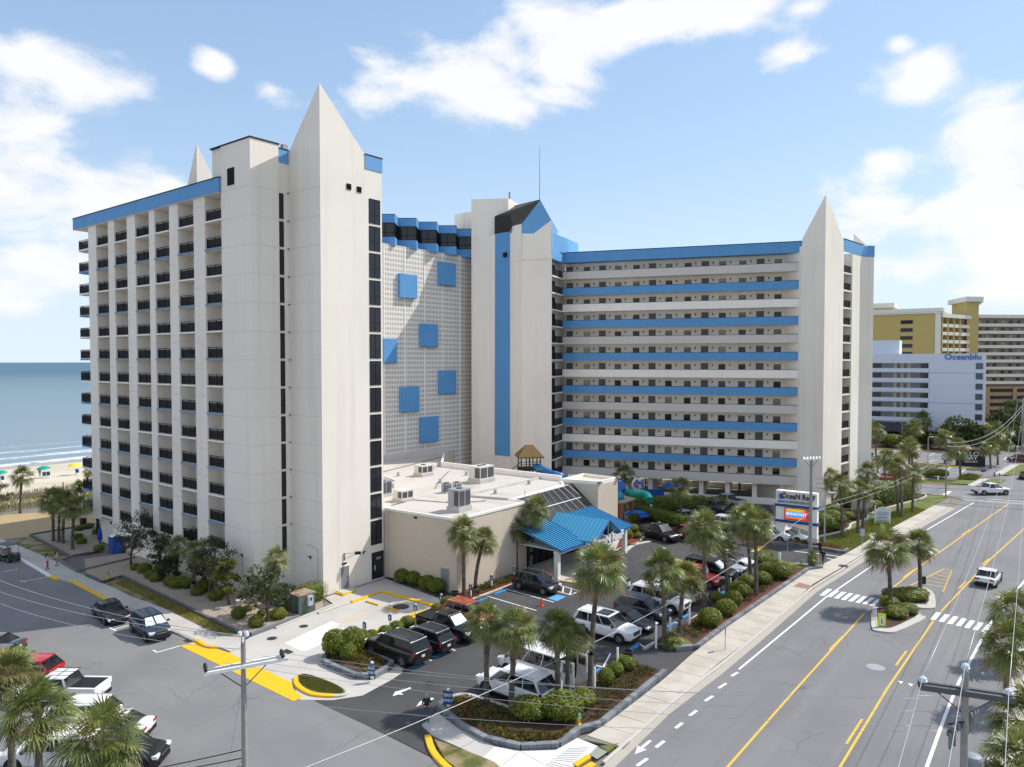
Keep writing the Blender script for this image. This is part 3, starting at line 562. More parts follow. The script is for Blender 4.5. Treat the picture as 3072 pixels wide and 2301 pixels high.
# roads
SL = [(-24, 2.5), (4.9, 39.2), (10, 46.4), (13.3, 50.1), (18.7, 56.9), (29.2, 70.5), (39.4, 81.8), (55, 98.2), (72.2, 116.1), (120, 166), (260, 312)]
SRt = [(-2.5, 0.5), (25.6, 37.4), (30.0, 43.2), (33.6, 47.8), (42.6, 58.6), (54, 70.8), (78.6, 96), (132, 150), (282, 300)]
street = flat('street', SL + SRt[::-1], 0.0, asph_r)
side = flat('side_road', [G(-700, 1560), G(-20, 1640), G(230, 1748), G(500, 1885), G(690, 1954), G(943, 2098), G(1305, 2279), (-1, 34), (3.0, 36.6), (-10, 14), (-40, 5), (-120, 30)], .004, asph_l)
lot = flat('parking_lot', [G(*c) for c in [(943,2103),(1118,2185),(1292,2270),(1330,2215),(2000,2040),(2410,1725),(2470,1705),(2560,1665),(2440,1600),(2330,1560),(2290,1470),(1900,1470),(1600,1600),(1300,1790),(1080,1850)]], .010, asph_d)
drive = flat('driveway', [G(*c) for c in [(734,1983),(690,1959),(752,1910),(895,1853),(1000,1812),(972,1793),(1156,1735),(1215,1758),(1325,1798),(1360,1798),(1330,1830),(1240,1852),(1110,1905),(1215,1990),(1205,2020),(1171,2042),(1088,2087),(997,2101),(900,2100),(878,2049)]], .016, conc)
def patch(par, name, pts, z, mm): m = MB(); m.sheet(pts, z); return m.obj(name, [mm], par)
patch(drive, 'new_concrete_patch', [G(*c) for c in [(854,1930),(930,1893),(995,1864),(1018,1873),(1009,1884),(1031,1884),(1054,1905),(977,1927),(923,1952),(903,1953)]], .021, conc_n)
patch(side, 'yellow_apron', [G(*c) for c in [(541,1938.5),(584,1926),(612,1938),(690,1959),(734,1983),(878,2049),(880,2068),(908,2092),(880,2104.5)]], .022, yel)
ncross = flat('cross_street', Q('H1', (380, 870), (700, 880), (1250, 915), (1500, 920), (1720, 870), (2000, 790), (2700, 700), (2700, 1250), (2200, 1190), (1420, 1100), (1200, 1060), (800, 1010), (380, 960)), .004, asph_r)
nlot = flat('neighbour_lot', Q('H1', (-500, 400), (100, 410), (900, 450), (1300, 470), (1900, 500), (2500, 500), (2500, 640), (1900, 780), (1640, 810), (800, 830), (100, 800), (-500, 760)), -.01, asph_l)
# painted lines
def lines(par, name, segs, w, z, mm):
    for (p0, p1) in segs:
        d = (Vector(p1) - Vector(p0)); n_ = Vector((-d.y, d.x)).normalized() * w / 2; a_, b_ = Vector(p0), Vector(p1)
        m = MB(); m.sheet([a_ + n_, a_ - n_, b_ - n_, b_ + n_], z); m.obj(name, [mm], par)
def poly_line(par, name, pts, w, z, mm):
    m = MB(); k = len(pts); V_ = [Vector(p) for p in pts]; o_ = []
    for i in range(k):
        d = (V_[min(i + 1, k - 1)] - V_[max(i - 1, 0)]).normalized(); n_ = Vector((-d.y, d.x)) * w / 2; o_.append((V_[i] + n_, V_[i] - n_))
    for i in range(k - 1): m.sheet([o_[i][0], o_[i][1], o_[i + 1][1], o_[i + 1][0]], z)
    return m.obj(name, [mm], par)
Lz = .008
poly_line(street, 'yellow_line', [(2, 27), (11.7, 39.2), (19.1, 48.7), (30.7, 63.4)], .14, Lz, yel_l)
poly_line(street, 'yellow_line', [(34.1, 67.5), (43.1, 77.5), (67.6, 103.3), (76.5, 112.6)], .14, Lz, yel_l)
poly_line(street, 'yellow_line', [(8.2, 27), (17.8, 39.2), (25.2, 48.7), (35.7, 61.6)], .14, Lz, yel_l)
poly_line(street, 'yellow_line', [(37.6, 63.8), (52.7, 80.5), (67.2, 95.8), (80, 109)], .14, Lz, yel_l)
for f_, s_ in (('B1', ((535, 1325), (650, 1195))), ('B1', ((920, 880), (1008, 792))), ('B1', ((1405, 405), (1480, 350))), ('B1', ((1030, 1505), (1135, 1340))), ('B1', ((1358, 985), (1428, 890))), ('B1', ((1775, 475), (1820, 430))), ('B1', ((1925, 320), (1975, 278))), ('B1', ((1795, 120), (1850, 82)))):
    lines(street, 'yellow_dash', [tuple(q(f_, *c) for c in s_)], .14, Lz + .004, yel_l)
poly_line(street, 'white_line', [(16.2, 51.8), (29.4, 68.0), (39.2, 78.9), (49.5, 90.4), (71.8, 113.6)], .15, Lz, wht)
poly_line(street, 'white_line', [(12.8, 27), (22.5, 39.2), (27.0, 45.1), (30.7, 49.8), (39.7, 60.5), (51.1, 72.7), (75, 97.5)], .18, Lz, wht)
for s_ in (((270, 1055), (312, 1030)), ((185, 1135), (235, 1103)), ((95, 1220), (148, 1187)), ((-8, 1318), (40, 1283)), ((-100, 1400), (-55, 1365))):
    lines(street, 'white_dash', [tuple(q('B1', *c) for c in s_)], .2, Lz, wht)
for s_ in (((2110, 1082), (2190, 1020)), ((1930, 1257), (2030, 1187))): lines(street, 'white_dash', [tuple(q('B6', *c) for c in s_)], .2, Lz, wht)
patch(street, 'lane_arrow', Q('B6', (1910, 1147), (1937, 1065), (1962, 1080), (2045, 1012), (2072, 1020), (1985, 1095), (2028, 1100)), Lz, wht)
for x0, y0 in ((1370, 1085), (1437, 1102), (1507, 1118), (1577, 1136), (1645, 1155)): patch(street, 'yield_triangle', Q('B1', (x0, y0), (x0 + 37, y0 + 8), (x0 + 20, y0 + 22)), Lz, wht)
# zebra crossings
for i in range(8):
    t_ = i / 7; x0, y0 = 192 + (683 - 192) * t_, 612 + (712 - 612) * t_
    patch(street, 'zebra_stripe', Q('D2', (x0, y0), (x0 + 45, y0 + 6), (x0 + 127, y0 - 58), (x0 + 82, y0 - 64)), Lz + .002, wht)
for i in range(8):
    t_ = i / 7; x0, y0 = 1285 + (1872 - 1285) * t_, 850 + (990 - 850) * t_
    patch(street, 'zebra_stripe', Q('D2', (x0, y0), (x0 + 50, y0 + 9), (x0 + 112, y0 - 64), (x0 + 62, y0 - 72)), Lz + .002, wht)
for s_ in (((1090, 515), (1420, 352)), ((1420, 352), (1500, 365)), ((1500, 365), (1410, 580)), ((1230, 497), (1420, 528)), ((1235, 462), (1435, 495)), ((1290, 432), (1445, 465)), ((1335, 405), (1460, 432)), ((1385, 378), (1475, 398))):
    lines(street, 'hatch_line', [tuple(q('D2', *c) for c in s_)], .12, Lz, yel_l)
m = MB(); c_ = q('D2', 748, 1322); m.lathe([(.02, 0), (.55, 0)], 20, c=(*c_, Lz)); patch(street, 'manhole_patch', [(c_[0] + .62 * math.cos(i * .42), c_[1] + .62 * math.sin(i * .42)) for i in range(15)], Lz, mat('light_manhole', (.34, .34, .37), .9))
drk = mat('iron_cover', (.035, .035, .038), .7, .4, 12, .5, 60)
def cover(par, k, x, y, r_, z): c_ = q(k, x, y); patch(par, 'manhole_cover', [(c_[0] + r_ * math.cos(i * .42), c_[1] + r_ * math.sin(i * .42)) for i in range(15)], z, drk)
cover(drive, 'H4', 1600, 1525, .38, .024); cover(drive, 'A6', 668, 598, .75, .026); cover(drive, 'D3', 1160, 242, .4, .024); cover(lot, 'A6', 1720, 1210, .5, .018)
patch(drive, 'drain_grate', Q('D3', (1258, 385), (1325, 358), (1405, 392), (1335, 420)), .024, drk)
patch(lot, 'drain_grate', Q('D1', (1640, 975), (1725, 938), (1790, 972), (1700, 1010)), .018, drk)
# lane arrows in the lot
patch(lot, 'lane_arrow', Q('D1', (1228, 1145), (1262, 1085), (1300, 1078), (1460, 1028), (1475, 1042), (1330, 1100), (1375, 1125), (1300, 1122)), .018, wht)
patch(lot, 'lane_arrow', Q('D1', (1540, 1285), (1590, 1215), (1750, 1165), (1780, 1180), (1640, 1240)), .018, wht)
# parking lines of the side road and of the neighbouring lots
sL = [(('H3', 430, 1470), ('H3', 525, 1515)), (('H3', 495, 1495), ('H3', 690, 1440)), (('H3', 70, 1285), ('H3', 120, 1305)), (('B2', 1265, 690), ('B2', 1305, 712)), (('B2', 1300, 710), ('B2', 1490, 655)), (('B2', 165, 118), ('B2', 210, 127)), (('B2', 180, 124), ('B2', 400, 85)), (('B2', 20, 45), ('B2', 150, 20))]
for (k0, x0, y0), (k1, x1, y1) in sL: lines(side, 'stall_line', [(q(k0, x0, y0), q(k1, x1, y1))], .12, .012, wht)
tm_ = bpy.data.curves.new('n', 'FONT')
def text(par, name, s_, size, mm, loc, rot, ext=.01, sx_=1.0, res=2):
    c_ = bpy.data.curves.new(name, 'FONT'); c_.body = s_; c_.size = size; c_.align_x = 'CENTER'; c_.align_y = 'CENTER'; c_.extrude = ext; c_.offset = size * .018; c_.resolution_u = res
    to = bpy.data.objects.new('t', c_); COL.objects.link(to); dg = bpy.context.evaluated_depsgraph_get(); me = bpy.data.meshes.new_from_object(to.evaluated_get(dg)); bpy.data.objects.remove(to)
    me.materials.clear(); me.materials.append(mm); o = link(name, me, par, loc); o.rotation_euler = rot; o.scale = (sx_, 1, 1); return o
for (x0, y0) in ((340, 745), (190, 700), (30, 640)): pass
for x0, y0, x1, y1 in ((160, 640), (255, 585)) and ((155, 635, 260, 588), (380, 560, 470, 505), (440, 480, 510, 440), (600, 495, 650, 470), (755, 590, 830, 555), (945, 605, 1020, 572), (800, 490, 855, 460), (955, 520, 1030, 478), (1195, 700, 1240, 672), (1385, 735, 1445, 685), (755, 685, 830, 645), (945, 705, 1030, 660), (265, 470, 340, 432), (235, 745, 300, 710), (1940, 570, 1975, 535)):
    lines(nlot, 'stall_line', [(q('H1', x0, y0), q('H1', x1, y1))], .14, .0, wht)
lines(ncross, 'stop_line', [(q('H1', 1385, 1062), q('H1', 2250, 1130)), (q('H1', 1385, 1098), q('H1', 2250, 1162))], .25, .012, wht)
patch(ncross, 'stop_bar', Q('H1', (1125, 1035), (1200, 990), (1252, 993), (1180, 1042)), .012, wht)
# stall lines in the hotel lot (perpendicular to the street)
def stall(k, x, y, ln=5.0, da=1, mm=None): p0 = q(k, x, y); lines(lot, 'stall_line', [(p0, (p0[0] + AV.x * ln * da, p0[1] + AV.y * ln * da))], .11, .016, mm or wht)
for x, y in ((1565, 622), (1680, 567)): lines(lot, 'stall_line', [(q('A6', x, y), q('A6', {1565: 1240, 1680: 1365}[x], {1565: 527, 1680: 480}[x]))], .12, .016, wht)
for s_ in (((1720, 455), (1850, 492)), ((1850, 492), (1790, 518)), ((1790, 518), (1705, 495)), ((1745, 462), (1738, 503)), ((1800, 478), (1785, 515))): lines(lot, 'hatch_line', [tuple(q('A6', *c) for c in s_)], .12, .016, wht)
patch(lot, 'blue_stall_mark', Q('A6', (1640, 540), (1700, 515), (1760, 530), (1700, 560)), .016, bluep)
for x, y in ((755, 985), (905, 910)): patch(lot, 'blue_stall_mark', Q('A6', (x - 40, y + 15), (x + 45, y - 15), (x + 78, y - 8), (x, y + 25)), .016, bluep)
for s_ in (((835, 935), (870, 955)), ((980, 865), (1028, 888)), ((2005, 1000), (2055, 905)), ((1960, 985), (2035, 1005)), ((1885, 930), (1920, 868))): lines(lot, 'stall_line', [tuple(q('A6', *c) for c in s_)], .12, .016, wht)
for x, y in ((450, 1600), (640, 1640), (720, 1600), (890, 1460), (1080, 1355), (1210, 1270)): pass
for x0, y0, x1, y1 in ((590, 1600, 670, 1650), (890, 1425, 930, 1440), (1000, 1420, 1090, 1360), (1240, 1235, 1310, 1215)): lines(lot, 'stall_line', [(q('A7', x0, y0), q('A7', x1, y1))], .12, .016, wht)
lines(lot, 'entrance_line', [(q('H6', 300, 985), q('H6', 800, 1055)), (q('H6', 560, 1075), q('H6', 700, 1108)), (q('H6', 0, 960), q('H6', 250, 985))], .2, .016, wht)
patch(lot, 'yellow_hatch', Q('D5', (1800, 1010), (1900, 935), (2010, 935), (1880, 1010)), .016, yel)
# ------------------------------------------------------------------ kerbs, pavements
def kerb(name, pts, w, h, mm, par=None, z=0.0, label=None):
    m = MB(); V_ = [Vector(p) for p in pts]; k = len(V_); o_ = []
    for i in range(k):
        d = (V_[min(i + 1, k - 1)] - V_[max(i - 1, 0)]).normalized(); n_ = Vector((-d.y, d.x)) * w / 2; o_.append((V_[i] + n_, V_[i] - n_))
    vs = []; fs = []
    for a_, b_ in o_: vs += [(a_.x, a_.y, z), (a_.x, a_.y, z + h - .02), (a_.x * .85 + b_.x * .15, a_.y * .85 + b_.y * .15, z + h), (b_.x * .85 + a_.x * .15, b_.y * .85 + a_.y * .15, z + h), (b_.x, b_.y, z + h - .02), (b_.x, b_.y, z)]
    for i in range(k - 1):
        for j in range(5): fs.append((i * 6 + j, i * 6 + j + 1, (i + 1) * 6 + j + 1, (i + 1) * 6 + j))
    fs += [(0, 1, 2, 3, 4, 5)[::-1], tuple((k - 1) * 6 + j for j in range(6))]
    fs = [f[::-1] for f in fs]
    m.add(vs, fs); o = m.obj(name, [mm], par)
    if par is None: tag(o, kind='structure')
    return o
def dense(pts, step):
    out_ = []
    for a_, b_ in zip(pts, pts[1:]):
        n_ = max(1, int(round((Vector(b_) - Vector(a_)).length / step)))
        for i in range(n_): out_.append(tuple(Vector(a_).lerp(Vector(b_), i / n_)))
    return out_ + [tuple(pts[-1])]
def smoothp(pts, it=2):
    for _ in range(it):
        o_ = [pts[0]]
        for a_, b_ in zip(pts, pts[1:]): o_ += [tuple(Vector(a_).lerp(Vector(b_), .25)), tuple(Vector(a_).lerp(Vector(b_), .75))]
        pts = o_ + [pts[-1]]
    return pts
blk = []
for i in range(5):
    b_ = MB(); b_.box(-.2, .2, -.15, .15, 0, .17); b_.box(-.2, .2, -.16, .14, .178, .345); b_.box(-.205, .205, -.18, .18, .353, .42); blk.append(b_.mesh('kerb_block', [mat('kerb_block_%d' % i, (.13 + .025 * i, .145 + .026 * i, .165 + .027 * i), .9, .25, 5, .5, 25)]))
def block_wall(par, pts, z=0, sc=1.0):
    P_ = dense(pts, .42 * sc)
    for a_, b_ in zip(P_, P_[1:]):
        d = Vector(b_) - Vector(a_); c_ = (Vector(a_) + Vector(b_)) / 2
        o = link('kerb_block', random.choice(blk), par, (c_.x, c_.y, z)); o.rotation_euler = (0, 0, math.atan2(d.y, d.x) + random.uniform(-.02, .02)); o.scale = (d.length / .415, sc, sc * .9)
def panels(par, inner, outer, z0, z1, step, mm, name='paving_slab', gap=.018):
    li = [0]; 
    for a_, b_ in zip(inner, inner[1:]): li.append(li[-1] + (Vector(b_) - Vector(a_)).length)
    def at_(pl, t_):
        x_ = t_ * (len(pl) - 1); i = min(int(x_), len(pl) - 2); return Vector(pl[i]).lerp(Vector(pl[i + 1]), x_ - i)
    n_ = int(li[-1] / step)
    for i in range(n_):
        t0, t1 = i / n_, (i + 1) / n_; g_ = gap / step / n_ * 1.0
        A_, B_, C_, D_ = at_(inner, t0 + g_), at_(inner, t1 - g_), at_(outer, t1 - g_), at_(outer, t0 + g_)
        m = MB(); m.prism([A_, B_, C_, D_], z0, z1 + random.uniform(-.004, .004), 0, False); m.obj(name, [mm], par)
def resamp(pl, n_):
    L_ = [0]
    for a_, b_ in zip(pl, pl[1:]): L_.append(L_[-1] + (Vector(b_) - Vector(a_)).length)
    out_ = []
    for i in range(n_ + 1):
        s_ = L_[-1] * i / n_; j = 0
        while j < len(L_) - 2 and L_[j + 1] < s_: j += 1
        out_.append(tuple(Vector(pl[j]).lerp(Vector(pl[j + 1]), (s_ - L_[j]) / (L_[j + 1] - L_[j]))))
    return out_
inn = [G(*c) for c in [(1745, 2222), (1803, 2190), (2000, 2036), (2072, 1969), (2250, 1834), (2407, 1722), (2470, 1694), (2540, 1663), (2610, 1621), (2697, 1574), (2850, 1493)]]
outr = [(6.3, 41.0), (7.6, 43.0), (13.1, 50.2), (14.6, 52.2), (19.0, 57.5), (26.3, 67.0), (29.4, 71.4), (34.1, 76.4), (39.2, 82.0), (46.3, 89.4), (65.5, 109.6)]
base_ = [Vector(p) for p in outr]
sw = struct('sidewalk', MB().prism(resamp(inn, 24) + resamp(outr, 24)[::-1], 0, .095, 0, False), [mat('joint_sand', (.22, .20, .18), .95)])
Ri, Ro = resamp(inn, 600), resamp(outr, 48); Pi = []
for i, o__ in enumerate(Ro):
    tg = (Vector(Ro[min(i + 1, 48)]) - Vector(Ro[max(i - 1, 0)])).normalized(); Pi.append(min(Ri, key=lambda c: abs((Vector(c) - Vector(o__)).dot(tg)) + .05 * (Vector(c) - Vector(o__)).length))
panels(sw, Pi, Ro, .09, .125, 1.65, conc_w)
kerb('street_kerb', [(5.0, 39.5)] + [tuple(Vector(a_) * .35 + Vector(b_) * .65) for a_, b_ in zip(resamp(outr, 24), resamp([SL[1], SL[2], SL[3], SL[4], SL[5], (34.1, 75.8), SL[6], (46.5, 89.3), (66, 109.7)], 24))][1:], .22, .13, kerbm)
gut = mat('gutter_concrete', (.42, .385, .33), .9, .1, 1.5)
poly_line(street, 'gutter', [tuple(Vector(p) + Vector((.22, -.2))) for p in resamp([SL[1], SL[2], SL[3], SL[4], SL[5], (34.1, 75.8), SL[6], (46.5, 89.3), (66, 109.7)], 24)], .55, .004, gut)
patch(sw, 'brick_strip', Q('H6', (0, 1560), (95, 1500), (330, 1560), (250, 1605)), .135, mat('brick_strip', (.30, .19, .15), .9, .3, 20))
m = MB(); c_ = q('H6', 828, 1222); cv = MB(); cv.lathe([(.5, 0), (.5, .01)], 18, c=(*c_, .13)); cv.obj('manhole_cover', [drk], sw)
# corner pavement
cpv = raised('corner_pavement', Q('B6', (35, 760), (260, 930), (585, 1085), (830, 1130), (1160, 1120), (1365, 1005), (1560, 1085), (1480, 1170), (1335, 1275), (1200, 1420), (640, 1290), (465, 1195), (0, 985), (-110, 880)), 0, .10, conc)
patch(cpv, 'new_concrete_patch', Q('B6', (585, 1092), (830, 1136), (1160, 1126), (1365, 1010), (1555, 1085), (1475, 1170), (1335, 1275), (1220, 1400), (660, 1290), (465, 1195)), .106, conc_n)
for i in range(11): lines(cpv, 'tactile_groove', [(q('B6', 1060 + i * 22, 1262 - i * 15), q('B6', 1290 + i * 18, 1330 - i * 22 if i < 3 else 1300 - i * 20))], .05, .11, mat('groove_grey', (.16, .16, .17), .9))
lines(cpv, 'joint', [(q('B6', 660, 1262), q('B6', 815, 1138)), (q('B6', 835, 1140), q('B6', 1050, 1262))], .03, .11, mat('groove_grey', (.16, .16, .17), .9))
patch(cpv, 'meter_lid', Q('B6', (1475, 1165), (1560, 1095), (1655, 1140), (1555, 1210)), .108, mat('green_concrete', (.28, .30, .27), .9))
kerb('yellow_kerb', smoothp(Q('A6', (845, 1460), (870, 1560), (960, 1660), (1090, 1760), (1200, 1800))), .38, .16, yel)
kerb('yellow_kerb', Q('B6', (1340, 1270), (1475, 1180)), .3, .16, yel); kerb('yellow_kerb', Q('B6', (1430, 1300), (1520, 1250)), .35, .14, yel)
raised('grass_corner', smoothp(Q('A6', (890, 1485), (1205, 1600), (1335, 1660), (1300, 1760), (1130, 1740), (960, 1620))), 0, .12, drylawn)
raised('grass_corner', Q('B6', (1570, 1090), (1755, 1062), (1660, 1140)), 0, .13, lawn)
# side-road sidewalk
ssw = raised('side_sidewalk', [G(*c) for c in [(-200,1560),(0,1618),(27,1627),(147,1676),(230,1716),(307,1752),(501,1832),(660,1912),(737,1914),(734,1940),(690,1957),(652,1942),(592,1931),(500,1890),(506,1886),(320,1801),(230,1752),(152,1734),(60,1677),(0,1642),(-200,1590)]], 0, .11, conc)
SK = mat('kerb_mid_grey', (.33, .32, .31), .9, .12, 2)  # darker grey than the concrete kerbs
kerb('side_kerb', [G(*c) for c in [(322, 1801), (420, 1848), (500, 1889), (560, 1912), (590, 1926)]], .25, .13, SK)
kerb('yellow_kerb', [G(*c) for c in [(210, 1743), (260, 1768), (320, 1800)]], .34, .14, yel)
kerb('white_kerb', [G(*c) for c in [(60, 1677), (100, 1700), (152, 1731)]], .34, .15, wht); kerb('yellow_kerb', [G(*c) for c in [(152, 1731), (176, 1741)]], .36, .15, yel)
kerb('yellow_kerb', smoothp(Q('D3', (325, 265), (400, 320), (480, 345), (570, 345))), .32, .18, yel)
patch(side, 'storm_drain', Q('D3', (180, 265), (245, 230), (310, 275), (225, 290)), .014, drk)
# grass island with yellow kerb
raised('grass_island', smoothp(Q('D3', (1440, 670), (1530, 640), (1837, 750), (1970, 830), (1960, 880), (1700, 870), (1560, 830), (1450, 740))), 0, .15, lawn)
kerb('yellow_kerb', smoothp(Q('D3', (1425, 680), (1430, 760), (1500, 820), (1620, 875), (1837, 885))), .36, .16, yel)
kerb('concrete_kerb', smoothp(Q('D3', (1837, 885), (1950, 880), (2000, 845), (1960, 800))), .3, .15, kerbm)
# yellow kerbs round the service bay
kerb('yellow_kerb', Q('A6', (340, 570), (540, 500), (925, 605)), .42, .16, yel); kerb('concrete_kerb', Q('A6', (120, 645), (330, 575)), .3, .15, kerbm)
kerb('yellow_kerb', Q('A6', (680, 685), (780, 640), (930, 612)), .9, .05, yel)
kerb('yellow_kerb', Q('D1', (880, 320), (1110, 235)), .28, .09, yel); kerb('yellow_kerb', Q('D1', (520, 460), (605, 430)), .28, .09, yel); kerb('yellow_kerb', Q('D1', (355, 535), (400, 510)), .28, .09, yel)
kerb('yellow_kerb', Q('A6', (1705, 415), (1890, 460)), .3, .14, yel); kerb('yellow_kerb', Q('A6', (1010, 612), (1130, 572)), .3, .1, yel)
lines(drive, 'yellow_stripe', [(q('D1', 565, 170), q('D1', 900, 45))], .14, .024, yel_l)
stp = raised('door_step', Q('A6', (235, 500), (275, 480), (370, 480), (360, 500), (285, 520)), 0, .18, conc); kerb('yellow_kerb', Q('A6', (235, 510), (285, 526), (365, 497)), .15, .19, yel)
# planting beds ---------------------------------------------------
def bed(name, pts, z, mm): return raised(name, pts, 0, z, mm)
ISL = Q('B6', (60, 720), (130, 655), (270, 610), (420, 640), (700, 735), (1010, 795), (1060, 745), (1740, 305), (1890, 315), (2185, 388), (1580, 885), (1380, 935), (1190, 1075), (830, 1095), (500, 1020), (260, 890))
isl = bed('front_bed', ISL, .30, mulch)
block_wall(isl, Q('B6', (140, 650), (50, 725), (260, 905), (500, 1035), (830, 1108), (1190, 1088), (1380, 945), (1585, 892), (2195, 388)))
kerb('white_kerb', smoothp(Q('B6', (140, 655), (270, 608), (420, 640), (720, 745))), .3, .34, kerbm); kerb('concrete_kerb', Q('B6', (1040, 760), (1740, 312)), .3, .2, kerbm)
B2P = Q('A7', (1080, 1640), (1300, 1475), (1935, 1035), (1990, 1005), (1800, 955), (1600, 1065), (1340, 1205), (1100, 1385), (900, 1500), (735, 1605), (900, 1640))
bed2 = bed('hedge_bed', B2P, .28, mulch)
block_wall(bed2, Q('A7', (900, 1665), (1085, 1650), (1300, 1485), (1945, 1040), (2000, 1000), (2115, 985)))
patch(bed2, 'red_mulch_strip', Q('A7', (1085, 1610), (1300, 1440), (1930, 1010), (1960, 1025), (1300, 1480), (1090, 1640)), .30, redmulch)
kerb('concrete_kerb', Q('A7', (640, 1657), (740, 1600), (1110, 1375), (1350, 1205), (1600, 1060)), .25, .2, kerbm)
patch(bed2, 'lawn_patch', Q('A7', (1700, 960), (1800, 940), (1990, 975), (1990, 1003), (1830, 990)), .30, lawn); patch(bed2, 'lawn_patch', Q('A7', (740, 1640), (900, 1570), (1000, 1600), (1050, 1650), (850, 1660)), .30, lawn)
FI = Q('D1', (350, 680), (470, 610), (560, 480), (800, 490), (790, 560), (1195, 735), (930, 920), (330, 690))
FIb = bed('flower_island', Q('D1', (320, 680), (400, 560), (560, 470), (820, 480), (800, 560), (1200, 745), (925, 930)), .28, mulch)
block_wall(FIb, smoothp(Q('D1', (420, 590), (300, 690), (350, 745), (890, 965), (1230, 765), (1180, 710), (800, 545)), 1))
GB = bed('gravel_bed', [q('H3', 125, 790), q('H3', 340, 885), q('H3', 600, 805), q('H3', 1300, 1145), q('H3', 2209, 1590), (q('A5', 1310, 968)), q('A5', 1560, 873), q('A5', 1688, 832), W2(0, .1), W2(0, 4.5), W2(-4.2, 4.5), W2(-4.2, 30), W2(-8.5, 31)], .16, gravel)
DKK = mat('dark_kerb', (.10, .105, .115), .9, .2, 4)
kerb('bed_kerb', [q('H3', 125, 795), q('H3', 340, 892), q('H3', 600, 812), q('H3', 1300, 1152), q('H3', 2209, 1597), q('A5', 1310, 975)], .28, .32, DKK, GB); kerb('bed_kerb', [q('A5', 1310, 975), q('A5', 1560, 880)], .28, .32, blockm, GB)
kerb('concrete_kerb', [q('A5', 1440, 935), q('A5', 1560, 885), q('A5', 1742, 812)], .25, .15, kerbm)
raised('grass_strip', [q('H3', 380, 900), q('H3', 600, 830), q('H3', 1300, 1170), q('H3', 2120, 1575), q('H3', 2150, 1610), q('H3', 1900, 1600), q('H3', 1200, 1245), q('H3', 700, 1060)], 0, .14, drylawn)
GB2 = bed('palm_bed', Q('B3', (340, 1140), (1045, 1020), (1110, 1290), (990, 1335), (775, 1372)), .16, gravel); kerb('bed_kerb', Q('B3', (1045, 1015), (335, 1135), (775, 1378), (1000, 1335)), .28, .3, DKK, GB2)
GB3 = bed('stone_bed', Q('B3', (670, 1430), (850, 1535), (1480, 1385), (1400, 1335), (830, 1370)), .14, mat('dark_soil', (.16, .14, .125), .95, .3, 3)); kerb('bed_kerb', Q('B3', (830, 1365), (660, 1428), (850, 1545), (1490, 1390)), .3, .34, blockm, GB3); 
flat('ramp_path', Q('H3', (0, 760), (730, 560), (850, 580), (130, 790)), .118, mat('ramp_grey', (.16, .16, .165), .9))
raised('grass_strip', Q('B3', (95, 1200), (330, 1150), (770, 1372), (680, 1405), (560, 1400)), 0, .13, drylawn)
LBp = bed('lobby_bed', Q('B4', (160, 1068), (260, 1080), (620, 1200), (660, 1180), (670, 1165), (170, 1055)), .15, mulch)
LB2 = bed('lobby_bed', Q('B4', (800, 1270), (880, 1220), (1215, 1105), (1215, 1050), (900, 1140), (760, 1200)), .15, redmulch); kerb('concrete_kerb', Q('B4', (800, 1285), (890, 1235), (1220, 1112)), .25, .15, conc_w)
raised('canopy_pavement', Q('B4', (1220, 1105), (1330, 1000), (1340, 930), (1700, 860), (2140, 720), (2350, 690), (2150, 850), (1780, 1010), (1815, 1125), (1580, 1085), (1300, 1080)), 0, .12, conc)
raised('canopy_bed', Q('A7', (410, 830), (490, 640), (560, 650), (610, 760)), 0, .2, redmulch)
kerb('concrete_kerb', Q('A7', (380, 870), (500, 800), (690, 760)), .5, .12, kerbm)
# lawn and planting along the far pavement
LW = raised('verge_lawn', [q('H6', 430, 755), q('H6', 600, 885), q('H6', 880, 975), q('H6', 1270, 768), q('H6', 1740, 515), q('H6', 2209, 275), q('H1', 1205, 1080), q('H1', 1170, 1050), q('H1', 900, 1045), q('H1', 880, 1090), q('H1', 380, 1235), q('H1', 0, 1395)], 0, .11, lawn)
VB = bed('shrub_bed', [q('H6', 400, 740), q('H6', 820, 645), q('H6', 940, 585), q('H6', 930, 520), q('H6', 1150, 465), q('H6', 1240, 430), q('H6', 1220, 350), q('H6', 1800, 180), q('H6', 2200, 75), q('H6', 2180, 25), q('H6', 1700, -30), q('H6', 500, 300)], .16, mulch)
kerb('bed_kerb', smoothp([q('H6', 400, 745), q('H6', 820, 652), q('H6', 945, 592), q('H6', 935, 525), q('H6', 1150, 472), q('H6', 1245, 432), q('H6', 1225, 358), q('H6', 1800, 190), q('H6', 2205, 82), q('H6', 2190, 30), q('H6', 2040, 25)], 1), .3, .28, kerbm, VB)
SB_ = bed('sign_bed', Q('H6', (-350, 830), (0, 860), (850, 990), (890, 955), (780, 910), (440, 880), (200, 800), (-300, 760)), .3, mulch); block_wall(SB_, Q('H6', (-350, 835), (0, 868), (840, 1000), (895, 955)), 0, .9)
kerb('concrete_kerb', Q('B5', (0, 1560), (430, 1560), (1100, 1640), (1400, 1657)), .25, .14, kerbm)
raised('verge_lawn', Q('H1', (900, 875), (1530, 905), (1640, 850), (800, 835)), 0, .1, lawn); kerb('yellow_kerb', Q('H1', (880, 885), (1240, 905)), .25, .13, yel)
raised('verge_lawn', Q('H1', (740, 590), (1130, 625), (1640, 690), (1180, 660), (740, 615)), 0, .1, drylawn); kerb('yellow_kerb', Q('H1', (740, 628), (1180, 665), (1640, 695)), .25, .13, yel)
raised('far_pavement', Q('H1', (1450, 920), (1640, 825), (1750, 830), (1560, 920)), 0, .12, conc); raised('far_pavement', Q('H1', (1800, 770), (2030, 640), (2150, 640), (1930, 770)), 0, .12, conc)
